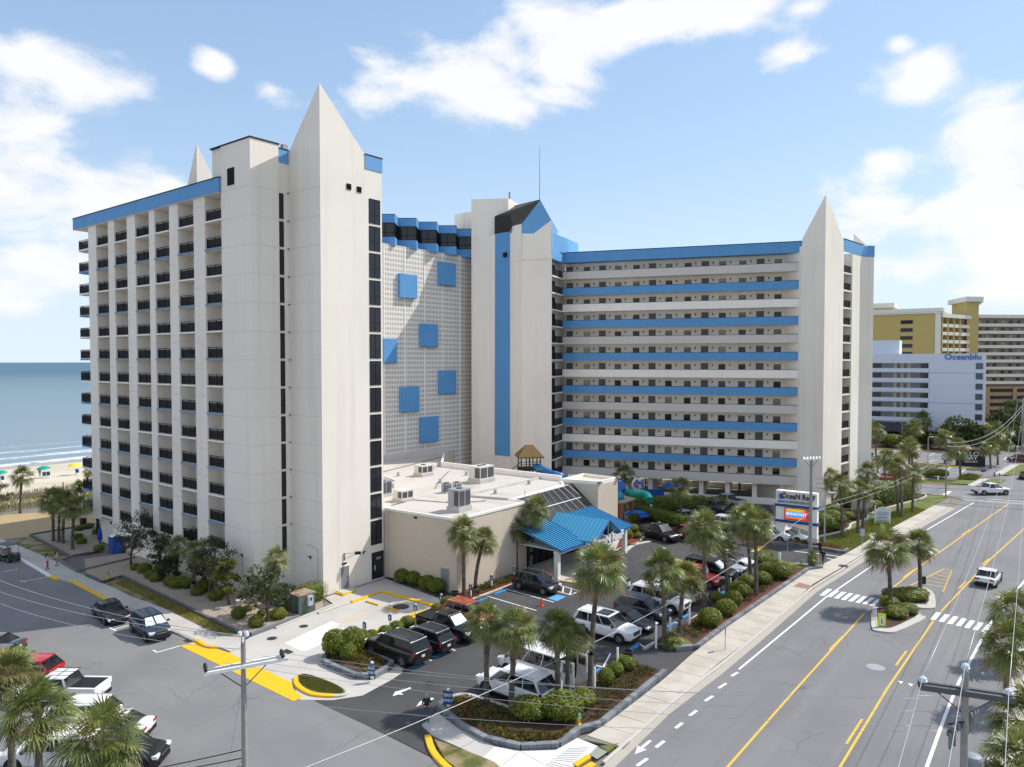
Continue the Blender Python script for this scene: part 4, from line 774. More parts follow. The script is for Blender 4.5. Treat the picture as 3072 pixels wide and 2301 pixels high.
raised('verge_lawn', Q('H1', (1920, 780), (2140, 645), (2400, 630), (2400, 700), (2130, 775)), 0, .1, lawn); raised('verge_lawn', Q('H1', (1700, 870), (1800, 830), (1980, 840), (1900, 890)), 0, .1, lawn)
kerb('far_bed_kerb', Q('H1', (160, 430), (600, 440), (1300, 475)), .3, .2, mat('orange_kerb', (.45, .25, .05), .9)); raised('far_bed', Q('H1', (-100, 405), (600, 420), (1400, 460), (1900, 500), (1900, 330), (1000, 300), (-100, 300)), -.05, .08, mulch)
# pavement on the far side of the street
rpv = raised('east_pavement', [(24.5, 37.6), (29, 43.6), (32.7, 48.3), (41.7, 59.0), (53.1, 71.2), (77.8, 96.3), (131, 150), (134, 147), (80.6, 93.8), (56, 68.6), (44.6, 56.4), (35.6, 45.8), (31.9, 41.2), (27.3, 35), (0, 0), (-3.5, 1)], 0, .12, conc_w)
raised('east_lawn', [(31.9, 41.2), (35.6, 45.8), (44.6, 56.4), (56, 68.6), (80.6, 93.8), (134, 147), (220, 120), (80, 10), (2, 0)], -.05, .06, lawn)
# traffic islands
def island(pts, pts_bed, nm):
    o = raised(nm, smoothp(pts, 1), 0, .13, kerbm); m = MB(); m.sheet(smoothp(pts_bed, 1), .14); m.obj('island_mulch', [mulch], o); kerb('island_kerb', smoothp(pts_bed + [pts_bed[0]], 1), .16, .16, kerbm, o); return o
island(Q('D2', (700, 820), (705, 960), (760, 975), (880, 992), (960, 985), (1250, 850), (1230, 825), (760, 730), (720, 745)), Q('D2', (750, 760), (752, 940), (850, 960), (940, 945), (1200, 815), (1150, 790), (780, 740)), 'traffic_island')
island(Q('D2', (830, 640), (850, 665), (1150, 745), (1330, 755), (1345, 720), (1325, 590), (1220, 540), (1100, 545), (920, 600)), Q('D2', (900, 640), (1160, 715), (1285, 720), (1270, 570), (1215, 555), (1000, 580)), 'traffic_island')
# pool deck behind the lobby
flat('pool_deck', [W2(36.5, -11), W2(62, -3), W2(62, 26), W2(36.5, 26)], .03, conc)
poolm = mat('pool_water', (.02, .16, .24), .05, .1, .5, spec=.7)
flat('pool_water', [W2(40, -6), W2(52, -3), W2(52, 6), W2(40, 4)], .06, poolm)
# ================================================================== LOBBY
lobby = thing('lobby_building', 'low cream block lobby building with flat roof and dark sloped skylight', 'building', (C0.x, C0.y, 0), TH)
lm = MB()
lm.prism([(7.62, -.1), (8.2, -9.32), (19.15, -9.32), (19.15, -7.35), (20, -7.35), (30.2, -6.6), (31.8, -4.9), (33.0, -4.4), (32.9, 16.1), (40.1, 22.6), (47.5, 27.2), (7.6, 27.2), (7.6, 4)], 0, 7.0)
lobw2 = bpy.data.materials.new('scored_block'); lobw2.use_nodes = True; t = lobw2.node_tree; p = t.nodes['Principled BSDF']; p.inputs['Roughness'].default_value = .9
tcc = tn('ShaderNodeTexCoord'); sep = tn('ShaderNodeSeparateXYZ'); t.links.new(tcc.outputs['Object'], sep.inputs[0])
vx = tm('ADD', sep.outputs[0], sep.outputs[1]); fx = tm('FRACT', tm('MULTIPLY', vx, 1 / .20)); fz = tm('FRACT', tm('MULTIPLY', sep.outputs[2], 1 / .20))
gr = tm('MAXIMUM', tm('LESS_THAN', fx, .14), tm('LESS_THAN', fz, .07)); ns = tn('ShaderNodeTexNoise'); ns.inputs['Scale'].default_value = .7; ns.inputs['Detail'].default_value = 7; t.links.new(tcc.outputs['Object'], ns.inputs['Vector'])
c1 = tn('ShaderNodeMix', data_type='RGBA'); c1.inputs[6].default_value = (.70, .60, .48, 1); c1.inputs[7].default_value = (.62, .525, .415, 1); t.links.new(ns.outputs['Fac'], c1.inputs[0])
c2 = tn('ShaderNodeMix', data_type='RGBA'); t.links.new(gr, c2.inputs[0]); t.links.new(c1.outputs[2], c2.inputs[6]); c2.inputs[7].default_value = (.50, .425, .34, 1); t.links.new(c2.outputs[2], p.inputs['Base Color'])
bb = tn('ShaderNodeBump'); bb.inputs['Strength'].default_value = .5; bb.inputs['Distance'].default_value = .03; bb.invert = True; t.links.new(gr, bb.inputs['Height']); t.links.new(bb.outputs[0], p.inputs['Normal'])
lobb = lm.obj('wall', [lobw2], lobby)
m = MB(); m.prism([(7.7, -.1), (8.35, -9.15), (19.0, -9.15), (19.0, -7.2), (20, -7.2), (30.2, -6.45), (31.8, -4.8), (32.9, -4.3), (32.8, 16.1), (40.0, 22.6), (47.4, 27.1), (7.7, 27.1)], 6.9, 7.05); roof = m.obj('roof', [roofm], lobby)
def lp(pts, z0, z1, w, mm, nm):
    o = kerb(nm, pts, w, z1 - z0, mm, lobby, z0); return o
lp([(7.66, -.1), (8.22, -9.27), (19.1, -9.27), (19.1, -7.3)], 6.95, 7.2, .26, stucco2, 'parapet')
lp([(40.1, 22.6), (32.8, 16.1), (32.85, -4.4)], 6.9, 7.75, .28, stucco2, 'parapet'); lp([(19.1, -7.3), (30.2, -6.5), (31.9, -5)], 6.95, 7.25, .3, stucco2, 'parapet')
lp([(19.0, -7.0), (17.4, -1.8), (32.7, -1.2)], 6.95, 7.3, .25, roofm, 'parapet'); lp([(14.5, 27.0), (46, 27.0)], 6.9, 7.9, .6, greyst, 'parapet')
# skylight
sk = MB(); SKp = [Vector((20.0, -7.45, 7.1)), Vector((30.6, -6.9, 7.1)), Vector((33.0, -9.35, 4.15)), Vector((19.3, -9.35, 4.15))]
skyg = mat('skylight_glass', (.035, .035, .038), .12, .3, 1.5, spec=.8)
for i in range(9):
    for j in range(2):
        f_ = lambda u, v: SKp[0].lerp(SKp[1], u).lerp(SKp[3].lerp(SKp[2], u), v)
        u0, u1, v0, v1 = i / 9 + .006, (i + 1) / 9 - .006, j * .5 + .008, j * .5 + .492
        m = MB(); m.face(f_(u0, v0), f_(u0, v1), f_(u1, v1), f_(u1, v0)); m.obj('skylight_pane', [skyg], lobby)
alu = mat('aluminium', (.45, .46, .48), .35, .1, 3, metal=.6)
m = MB()
for i in range(10): u = i / 9; m.tube([SKp[0].lerp(SKp[1], u) + Vector((0, 0, .03)), SKp[3].lerp(SKp[2], u) + Vector((0, 0, .03))], .035, 4)
for v in (0, .5, 1): m.tube([SKp[0].lerp(SKp[3], v) + Vector((0, 0, .04)), SKp[1].lerp(SKp[2], v) + Vector((0, 0, .04))], .05, 4)
m.obj('skylight_frame', [alu], lobby)
m = MB(); m.prism([(30.5, -6.7), (33.05, -9.4), (33.1, -6.2)], 4.1, [7.12, 4.2, 7.12]); m.obj('skylight_cheek', [dark], lobby)
m = MB(); m.box(19.2, 33, -9.25, -9.15, 0.1, 4.1); m.obj('entrance_glass', [glass], lobby)
m = MB()
for i in range(12): m.box(19.3 + i * 1.2, 19.38 + i * 1.2, -9.33, -9.25, .1, 4.1)
m.box(19.2, 33, -9.34, -9.25, 2.4, 2.5); m.obj('mullion', [dark], lobby)
m = MB(); bp_ = [(33.0, -9.6), (37.2, -9.9), (37.4, -4.7), (31.8, -4.95)]; m.prism(bp_, 0, 7.15); m.obj('stair_block', [lobw2], lobby)
kerb('parapet', [(33.12, -9.45), (37.05, -9.75), (37.25, -4.85), (31.95, -5.1), (33.12, -9.45)], .28, .42, stucco2, lobby, 7.13)
m = MB(); m.box(8.05, 8.12, -8.4, -7.4, .05, 2.25); m.box(8.1, 8.15, -8.47, -7.33, .05, 2.3, 1); m.box(8.02, 8.06, -8.1, -7.7, 1.5, 1.75, 2); m.obj('door', [dgrey, lobw, blue], lobby)
m = MB(); m.tube([(7.66, -.55, .1), (7.66, -.55, 6.9)], .06, 6); m.tube([(7.9, -1.3, .1), (7.85, -1.3, 2.7)], .03, 5); m.obj('downspout', [conc_w], lobby)
m = MB(); m.box(7.75, 7.95, -4.4, -4.05, 6.6, 6.75); m.obj('flood_light', [dark], lobby); m = MB(); m.box(18.9, 19.3, -9.5, -9.2, 7.1, 7.4); m.tube([(19, -9.2, 7.1), (19, -9.2, 8.3)], .04, 5); m.obj('flood_light', [dgrey], lobby)
m = MB(); m.box(33.0, 33.5, -9.9, -9.55, 7.2, 7.5); m.box(36.9, 37.4, -10.2, -9.8, 7.4, 7.7); m.obj('flood_light', [dgrey], lobby)
m = MB(); m.box(7.95, 8.0, -5.6, -3.4, 3.35, 3.42); m.obj('wall_stain', [mat('stain', (.42, .36, .29), .9)], lobby)
# roof-top machines
galv = mat('galvanised', (.42, .43, .44), .5, .2, 4, metal=.3); creamac = mat('cream_metal', (.66, .64, .60), .5, .08, 3); greyac = mat('grey_metal', (.26, .28, .33), .5, .15, 3); coil = mat('coil_grille', (.09, .09, .095), .6, .3, 20)
def ac(label, b, a, sx_, sy_, h, mm, fans=1, base=.35, rz=0.0):
    p_ = W2(b, a); o = thing('rooftop_unit', label, 'air conditioner', (p_[0], p_[1], 7.05), TH + rz, 'machines on the lobby roof')
    m = MB(); m.box(-sx_ / 2 - .1, sx_ / 2 + .1, -sy_ / 2 - .1, sy_ / 2 + .1, 0, base); m.obj('kerb_base', [roofm], o)
    m = MB(); m.box(-sx_ / 2, sx_ / 2, -sy_ / 2, sy_ / 2, base, base + h); m.box(-sx_ / 2 - .02, sx_ / 2 + .02, -sy_ / 2 - .02, sy_ / 2 + .02, base + h, base + h + .04); m.obj('casing', [mm], o)
    for i in range(2):
        m = MB(); x0 = -sx_ / 2 + .08 + i * sx_ / 2; m.box(x0, x0 + sx_ / 2 - .16, -sy_ / 2 - .02, -sy_ / 2, base + .15, base + h - .12)
        for j in range(8): m.box(x0, x0 + sx_ / 2 - .16, -sy_ / 2 - .035, -sy_ / 2 - .02, base + .18 + j * (h - .3) / 8, base + .21 + j * (h - .3) / 8)
        m.obj('coil_grille', [coil], o)
    m = MB(); m.box(-sx_ / 2 - .02, -sx_ / 2, -sy_ / 2 + .1, -.05, base + .15, base + h - .12); m.obj('coil_grille', [coil], o)
    for i in range(fans): m = MB(); m.lathe([(.32, 0), (.34, .08), (.28, .09), (.1, .05)], 14, c=((i - (fans - 1) / 2) * .8, 0, base + h + .04)); m.obj('fan_ring', [coil], o)
    return o
ac('large cream rooftop unit with dark coils near the back parapet', 26.3, 3.1, 2.6, 1.9, 1.5, creamac, 2, .5)
ac('tall galvanised cooling unit at the roof corner above the palms', 11.6, -6.6, 1.7, 1.5, 1.7, galv, 1, .5)
ac('dark grey round-cornered condenser in the middle of the roof', 18.1, 1.3, .8, .8, .95, greyac, 1, .1); ac('small condenser beside the dark grey one', 20.6, 2.0, .8, .7, .6, galv, 1, .15)
ac('cream low package unit at the back left of the roof', 25.3, 12.2, 1.9, 1.5, 1.0, creamac, 1, .4); ac('boxy intake hood on the roof by the tower wall', 11.7, 1.6, 1.6, 1.4, .9, creamac, 0, .3)
ac('blue grey condenser against the tower wall', 12.2, 5.4, 1.6, 1.2, 1.4, greyac, 1, .3); ac('pale condenser furthest back by the pierced wall', 24.0, 21.0, 1.6, 1.3, 1.2, galv, 1, .2)
rr = random.Random(9)
for i, (b, a) in enumerate([(15, -2.5), (22.5, 6.5), (16.5, 8.5), (29, 8), (21, -3.5), (28.5, -2.6), (23, 14.5), (13, 9.5)]):
    m = MB(); m.lathe([(.22, 0), (.22, .25), (.12, .28), (.12, .42), (.26, .44), (.26, .5), (.05, .58)], 10); p_ = W2(b, a)
    o = m.obj('roof_vent', [galv], None, 40, (p_[0], p_[1], 7.05)); tag(o, f'small round metal roof vent, {ORD[i]} along the lobby roof pipes', 'roof vent', 'small vents on the lobby roof')
m = MB()
for pts in ([(9, .5), (12.5, 1), (14, -4), (17, -5.5)], [(12, 8), (20, 12), (22, 18), (40, 23)], [(19, 4), (24, 8), (30, 12)]): m.tube([(b, a, 7.13) for b, a in pts], .04, 5)
m.obj('roof_pipe', [mat('pipe_brown', (.10, .07, .05), .7)], lobby)
# ------------------------------------------------------------------ entrance canopy
can = thing('entrance_canopy', 'blue standing seam metal entrance canopy with gable and white letters', 'canopy', (C0.x, C0.y, 0), TH)
cbl = mat('canopy_blue', (.06, .35, .58), .35, .05, 2, spec=.5); cbd = mat('canopy_trim_and_seam_shade', (.03, .13, .33), .4, .05, 2)  # trim blue; on the seams it carries the ribs' shadow as dark colour
def shed(b0, b1, name):
    m = MB(); zA, zB, aA, aB = 4.75, 3.2, -9.5, -14.95
    m.add([(b0, aA, zA), (b1, aA, zA), (b1, aB, zB), (b0, aB, zB), (b0, aA, zA - .14), (b1, aA, zA - .14), (b1, aB, zB - .14), (b0, aB, zB - .14)], [(3, 2, 1, 0), (4, 5, 6, 7), (0, 1, 5, 4), (2, 3, 7, 6), (1, 2, 6, 5), (3, 0, 4, 7)])
    o = m.obj(name, [cbl], can); k = int((b1 - b0) / .42)
    for i in range(k + 1):
        x = b0 + (b1 - b0) * i / k; s_ = MB(); s_.add([(x - .03, aA, zA), (x + .03, aA, zA), (x + .03, aB, zB), (x - .03, aB, zB), (x - .03, aA, zA + .09), (x + .03, aA, zA + .09), (x + .03, aB, zB + .09), (x - .03, aB, zB + .09)], [(4, 7, 6, 5), (0, 4, 5, 1), (2, 6, 7, 3), (0, 3, 7, 4), (1, 5, 6, 2)]); s_.obj('seam', [cbd], o)
    m = MB(); m.box(b0 - .03, b1 + .03, aB - .08, aB - .002, zB - .24, zB + .03); m.box(b0 - .07, b0 - .002, aB, aB + .2, zB - .2, zB + .03); m.obj('fascia', [cbd], o)
shed(17.35, 22.3, 'canopy_roof'); shed(26.3, 31.6, 'canopy_roof')
# central gable
br, zr, ze, aF, aBk = 24.25, 5.25, 3.35, -16.35, -9.7
for sgn, be in ((-1, 21.6), (1, 26.95)):
    m = MB(); m.face((br, aF, zr), (br, aBk, zr), (be, aBk, ze), (be, aF, ze)) if sgn > 0 else m.face((br, aBk, zr), (br, aF, zr), (be, aF, ze), (be, aBk, ze))
    m.face((br, aBk, zr - .12), (br, aF, zr - .12), (be, aF, ze - .12), (be, aBk, ze - .12)); o = m.obj('gable_roof', [cbl], can)
    for i in range(15):
        y = aBk + (aF - aBk) * i / 14; s_ = MB(); s_.tube([(br, y, zr + .03), (be, y, ze + .03)], .03, 4); s_.obj('seam', [cbd], o)
    m = MB(); m.tube([(br, aF - .03, zr), (be, aF - .03, ze)], .10, 4); m.obj('barge_board', [cbd], o)
cwh = mat('canopy_white', (.74, .73, .70), .6, .05, 2); timb = mat('weathered_timber', (.42, .38, .33), .8, .2, 4)
m = MB(); m.tube([(br, aF + .1, zr - .2), (br, aF + .1, ze - .2)], .07, 5)
for s_ in (-1.6, 1.6): m.tube([(br, aF + .1, ze + .1), (br + s_, aF + .1, ze + .75)], .06, 5); m.tube([(br, aF + .1, ze - .2), (br + s_ * 1.5, aF + .1, ze + .2)], .06, 5)
m.box(21.7, 26.9, aF + .02, aF + .2, ze - .55, ze - .2); m.obj('gable_truss', [timb], can)
m = MB(); m.box(17.6, 31.5, -14.8, -14.4, 2.75, 3.1); m.box(21.7, 22.0, -16.2, -9.4, 2.85, 3.2); m.box(26.7, 27.0, -16.2, -9.4, 2.85, 3.2); m.obj('beam', [cwh], can)
for b, a in ((17.65, -14.3), (31.3, -14.2), (22.0, -14.6), (26.7, -14.6), (21.9, -16.1), (26.8, -16.1)):
    if a < -16: continue
    m = MB(); m.box(b - .24, b + .24, a - .24, a + .24, 0, 2.95); m.box(b - .29, b + .29, a - .29, a + .29, 0, .35); m.box(b - .28, b + .28, a - .28, a + .28, 2.72, 2.86); m.obj('column', [cwh], can)
sb_, sz_ = onA('A6', 2042, 150, aF - .3); text(can, 'sign_letters', 'OceaN ReeF', 1.2, wht, (sb_, aF - .3, sz_), (R(90), 0, 0), .07, .98)
m = MB(); m.box(17.5, 31.5, -14.3, -9.6, 2.98, 3.05); m.obj('ceiling', [cwh], can)
# waiting-area rails under the canopy
for i in range(4):
    p_ = W2(18.6 + i * .9, -12.2); m = MB(); m.tube([(0, 0, 0), (0, 0, .95), (.3, 0, 1.1), (.6, 0, 1.1), (.6, 0, 0)], .03, 6); m.tube([(0, .5, 0), (0, .5, .8), (.6, .5, .8)], .025, 6); o = m.obj('hand_rail', [alu], None, None, (p_[0], p_[1], .12), TH)
    tag(o, f'{ORD[i]} bent metal rail under the blue canopy, counting away from the dark SUV', 'rail', 'rails under the canopy')
# ================================================================== VEHICLES
def paint(n, c, rough=.22, metal=0.0): return mat('paint_' + n, c, rough, .03, 1, spec=.5, coat=.35, metal=metal)
PN = dict(black=paint('black', (.010, .011, .013)), white=paint('white', (.80, .80, .80)), pearl=paint('pearl', (.70, .70, .71)), silver=paint('silver', (.48, .50, .53), .3, .3), grey=paint('grey', (.055, .060, .068)), red=paint('red', (.42, .012, .012)), maroon=paint('maroon', (.19, .010, .018)), orange=paint('orange', (.36, .075, .025)), jeepred=paint('scarlet', (.62, .035, .012)), dblue=paint('dark_blue', (.03, .045, .075)), green=paint('dark_green', (.02, .05, .03)))
tyre = mat('tyre', (.014, .014, .015), .85, .2, 6); rim = mat('rim', (.42, .43, .45), .3, .1, 3, metal=.7); blackp = mat('black_trim', (.012, .012, .013), .6, .2, 4)
cglass = mat('car_glass', (.012, .016, .02), .04, .2, 1, spec=.7, alpha=.72); hl = mat('headlight', (.78, .80, .82), .12, .1, 8, spec=.8); tl = mat('taillight', (.38, .010, .010), .2, .1, 4); plate = mat('plate', (.70, .70, .68), .5); chrome = mat('chrome', (.62, .63, .64), .15, .05, 2, metal=.9); shade_s = mat('sunshade', (.62, .72, .78), .3, .1, 3)
wheelC = {}
def wheel_meshes(r):
    if r in wheelC: return wheelC[r]
    a_ = MB(); n = 18; pr = [(r * .62, -.11), (r * .93, -.115), (r, -.08), (r, .08), (r * .93, .115), (r * .62, .11)]
    vs = []; fs = []
    for (rr_, y) in pr:
        for j in range(n): t_ = 2 * math.pi * j / n; vs.append((rr_ * math.cos(t_), y, rr_ * math.sin(t_)))
    for i in range(5):
        for j in range(n): fs.append((i * n + j, (i + 1) * n + j, (i + 1) * n + (j + 1) % n, i * n + (j + 1) % n))
    a_.add(vs, fs); T_ = a_.mesh('tyre', [tyre], 40)
    b_ = MB()
    for sg in (-1, 1):
        y = sg * .085; ring = [(r * .64 * math.cos(2 * math.pi * j / n), y, r * .64 * math.sin(2 * math.pi * j / n)) for j in range(n)]
        b_.add(ring, [tuple(range(n)) if sg < 0 else tuple(range(n - 1, -1, -1))], 1)
        for k in range(5):
            t_ = 2 * math.pi * k / 5; b_.cbox((math.cos(t_) * r * .33, sg * .098, math.sin(t_) * r * .33), (r * .62, .03, r * .16), 0, ry=-t_)
        b_.cbox((0, sg * .1, 0), (r * .2, .035, r * .2), 0)
        rg = MB()
        for j in range(n):
            t0, t1 = 2 * math.pi * j / n, 2 * math.pi * (j + 1) / n
            b_.add([(r * .56 * math.cos(t0), sg * .1, r * .56 * math.sin(t0)), (r * .66 * math.cos(t0), sg * .1, r * .66 * math.sin(t0)), (r * .66 * math.cos(t1), sg * .1, r * .66 * math.sin(t1)), (r * .56 * math.cos(t1), sg * .1, r * .56 * math.sin(t1))], [(0, 1, 2, 3) if sg < 0 else (3, 2, 1, 0)], 0)
    wheelC[r] = (T_, b_.mesh('rim', [rim, blackp])); return wheelC[r]
# body plans: L, W, clearance, belt z, roof z, hood z, deck z, x of windscreen base / roof front / roof rear / rear base (front = +x), wheel r, front axle, rear axle
KIND = dict(
    sedan=dict(L=4.8, W=1.86, cl=.19, belt=.88, roof=1.42, hood=.82, deck=.98, ws=1.25, rf=.22, rr=-1.05, rb=-1.98, r=.34, fa=1.42, ra=-1.40),
    suv=dict(L=4.75, W=1.92, cl=.24, belt=1.08, roof=1.70, hood=1.05, deck=1.10, ws=1.32, rf=.45, rr=-1.70, rb=-2.28, r=.38, fa=1.45, ra=-1.42),
    bigsuv=dict(L=5.45, W=2.03, cl=.28, belt=1.18, roof=1.90, hood=1.18, deck=1.2, ws=1.50, rf=.66, rr=-2.25, rb=-2.66, r=.42, fa=1.72, ra=-1.55),
    van=dict(L=5.55, W=2.05, cl=.25, belt=1.22, roof=2.15, hood=1.15, deck=1.25, ws=2.15, rf=1.15, rr=-2.55, rb=-2.72, r=.36, fa=1.80, ra=-1.65),
    pickup=dict(L=5.75, W=2.02, cl=.32, belt=1.18, roof=1.88, hood=1.18, deck=1.22, ws=1.42, rf=.62, rr=-.72, rb=-1.05, r=.42, fa=1.82, ra=-1.85),
    jeep=dict(L=4.6, W=1.88, cl=.3, belt=1.12, roof=1.82, hood=1.12, deck=1.15, ws=.75, rf=.5, rr=-2.05, rb=-2.18, r=.41, fa=1.5, ra=-1.4))
bodyC = {}
def car_parts(kind):
    if kind in bodyC: return bodyC[kind]
    k = KIND[kind]; Lh, w = k['L'] / 2, k['W'] / 2; cl, be, ro, ho, de = k['cl'], k['belt'], k['roof'], k['hood'], k['deck']
    # lower body loft: (x, halfwidth factor, bottom z, side-top z, centre-top z)
    fz = ho - .10
    st = [(-Lh, .80, cl + .22, de - .12, de - .10), (-Lh + .06, .90, cl + .12, de - .04, de - .02), (-Lh + .28, .97, cl + .05, de - .01, de + .02), (k['ra'] - .45, 1.0, cl, be, de + .03), (k['ra'] + .45, 1.0, cl, be, be + .02), (0, 1.0, cl, be, be + .02), (k['ws'] - .5, 1.0, cl, be, be + .02), (k['ws'], .99, cl, be - .02, ho + .05), (k['fa'], .985, cl, ho - .06, ho + .02), (Lh - .42, .955, cl + .02, ho - .12, ho - .03), (Lh - .16, .90, cl + .06, ho - .2, ho - .12), (Lh - .04, .82, cl + .12, ho - .3, ho - .24), (Lh, .74, cl + .2, ho - .38, ho - .33)]
    m = MB(); vs = []; fs = []
    for (x, wf, zb, zs, zc) in st:
        ww = w * wf * 1.01; sec = [(.0, zb), (ww * .86, zb), (ww * .965, zb + .10), (ww * .99, zb + .34), (ww, zb + (zs - zb) * .55), (ww * .985, zs - .12), (ww * .945, zs - .02), (ww * .80, zs + (zc - zs) * .7), (0, zc)]
        full = [(-y, z) for y, z in sec[:0:-1]] + sec[:-1]
        ring = [(y, z) for y, z in sec] + [(-y, z) for y, z in sec[-2:0:-1]]
        vs += [(x, y, z) for y, z in ring]
    n = 16
    for i in range(len(st) - 1):
        for j in range(n): fs.append((i * n + j, i * n + (j + 1) % n, (i + 1) * n + (j + 1) % n, (i + 1) * n + j))
    fs += [tuple(range(n))[::-1], tuple(range((len(st) - 1) * n, len(st) * n))]
    fs = [f[::-1] for f in fs]
    m.add(vs, fs, 0)
    bodyM = m; ex0 = {}; na = 0
    # sills, wheel arches
    for sg in (-1, 1):
        for ax in (k['fa'], k['ra']):
            R_ = k['r'] * 1.2; c_ = [(ax + R_ * math.cos(t_), sg * (w + .004), k['r'] + R_ * math.sin(t_)) for t_ in [R(a_) for a_ in range(-12, 193, 17)]]
            a_ = MB(); a_.add(c_, [tuple(range(len(c_)))[::(-1 if sg > 0 else 1)]], 0); ex0['wheel_arch%d' % na] = a_; na += 1
        a_ = MB(); a_.box(k['ra'] + .5, k['fa'] - .5, sg * w - .03, sg * w + .012, cl, cl + .14, 0); ex0['sill%d' % na] = a_
    a_ = MB(); a_.box(-Lh - .03, -Lh + .12, -w * .8, w * .8, cl + .12, cl + .36, 0); ex0['rear_bumper'] = a_; a_ = MB(); a_.box(Lh - .1, Lh + .025, -w * .68, w * .68, cl + .08, cl + .26, 0); ex0['front_bumper'] = a_
    # cabin
    wb, wr = w * .93, w * .74
    if kind in ('van', 'jeep', 'bigsuv'): wr = w * .80
    ws, rf, rr_, rb = k['ws'], k['rf'], k['rr'], k['rb']; zr = ro - .05; zb_ = be - .03
    c = dict(fbl=Vector((ws, wb * .93, zb_)), fbr=Vector((ws, -wb * .93, zb_)), ftl=Vector((rf, wr, zr)), ftr=Vector((rf, -wr, zr)), rtl=Vector((rr_, wr, zr)), rtr=Vector((rr_, -wr, zr)), rbl=Vector((rb, wb * .95, zb_)), rbr=Vector((rb, -wb * .95, zb_)))
    gl = {}
    a_ = MB(); a_.face(c['fbl'], c['ftl'], c['ftr'], c['fbr']); a_.f = [f[::-1] for f in a_.f]; gl['windscreen'] = a_
    a_ = MB(); a_.face(c['rbr'], c['rtr'], c['rtl'], c['rbl']); a_.f = [f[::-1] for f in a_.f]; gl['rear_window'] = a_
    for sg, (f1, f2, r2, r1) in ((1, ('fbl', 'ftl', 'rtl', 'rbl')), (-1, ('fbr', 'ftr', 'rtr', 'rbr'))):
        a_ = MB(); a_.face(c[f1], c[f2], c[r2], c[r1])
        if sg < 0: a_.f = [f[::-1] for f in a_.f]
        gl['side_window' + str(sg)] = a_
    # roof skin with crown
    rf_ = MB(); nx, ny = 5, 4; vs = []; fs = []
    for i in range(nx + 1):
        for j in range(ny + 1):
            x = rf + .03 + (rr_ - rf - .06) * i / nx; y = -wr + 2 * wr * j / ny; e_ = 1 - (2 * j / ny - 1) ** 2; g_ = 1 - (2 * i / nx - 1) ** 4
            vs.append((x, y * 1.01, zr + .01 + .05 * e_ * .8 + .015 * g_))
    for i in range(nx):
        for j in range(ny): fs.append((i * (ny + 1) + j, i * (ny + 1) + j + 1, (i + 1) * (ny + 1) + j + 1, (i + 1) * (ny + 1) + j))
    rf_.add(vs, fs)
    for sg, (f1, f2, r2, r1) in ((1, ('fbl', 'ftl', 'rtl', 'rbl')), (-1, ('fbr', 'ftr', 'rtr', 'rbr'))):
        off = Vector((0, sg * .008, .0))
        def strip(p0, p1, wd):
            d_ = Vector((wd, 0, 0)); v4 = [p0 + off, p0 + off + d_, p1 + off + d_, p1 + off]; rf_.add(v4, [(0, 1, 2, 3) if sg < 0 else (3, 2, 1, 0)])
        strip(c[f1] - Vector((.07, 0, 0)), c[f2] - Vector((.07, 0, 0)), .10); strip(c[r1] - Vector((.02, 0, 0)), c[r2] - Vector((.02, 0, 0)), .24 if kind in ('suv', 'bigsuv', 'van', 'jeep') else .16)
        rf_.tube([c[f2] + off, c[r2] + off], .045, 4)
        tps = [.42] if kind in ('sedan', 'pickup') else [.33, .66]
        for t_ in tps: strip(c[f1].lerp(c[r1], t_), c[f2].lerp(c[r2], t_), .07)
    rf_.tube([c['ftl'], c['ftr']], .04, 4); rf_.tube([c['rtl'], c['rtr']], .045, 4)
    ex = {}
    if kind in ('suv', 'bigsuv'):
        for sg in (-1, 1): a_ = MB(); a_.tube([(rf - .1, sg * wr * .92, zr + .10), (rr_ + .2, sg * wr * .92, zr + .10)], .022, 5); ex['roof_rail%d' % sg] = a_
    a_ = MB()
    for x_ in ([.25, -.75] if kind in ('sedan', 'pickup', 'jeep') else [.35, -.6, -1.5]):
        for y_ in (-.38, .38):
            if x_ - .5 > rb: a_.box(x_ - .25, x_ + .25, y_ - .25, y_ + .25, be - .25, be + .02); a_.cbox((x_ - .3, y_, be + .22), (.13, .48, .62), 0, ry=-.12)
    ex['seats'] = a_
    if kind == 'pickup':
        a_ = MB(); a_.box(-Lh + .12, rb - .02, -w * .80, w * .80, be - .40, de + .045); ex['bed_floor'] = a_
        for sg in (-1, 1): b_ = MB(); b_.box(-Lh + .05, rb, sg * w * .88 - .09, sg * w * .88 + .09, be - .1, de + .09); ex['bed_rail%d' % sg] = b_
        b_ = MB(); b_.box(-Lh + .02, -Lh + .12, -w * .9, w * .9, be - .2, de + .09); ex['bed_rail_tailgate'] = b_
    ex.update(ex0)
    bodyC[kind] = (bodyM, gl, rf_, ex, k); return bodyC[kind]
meshC = {}
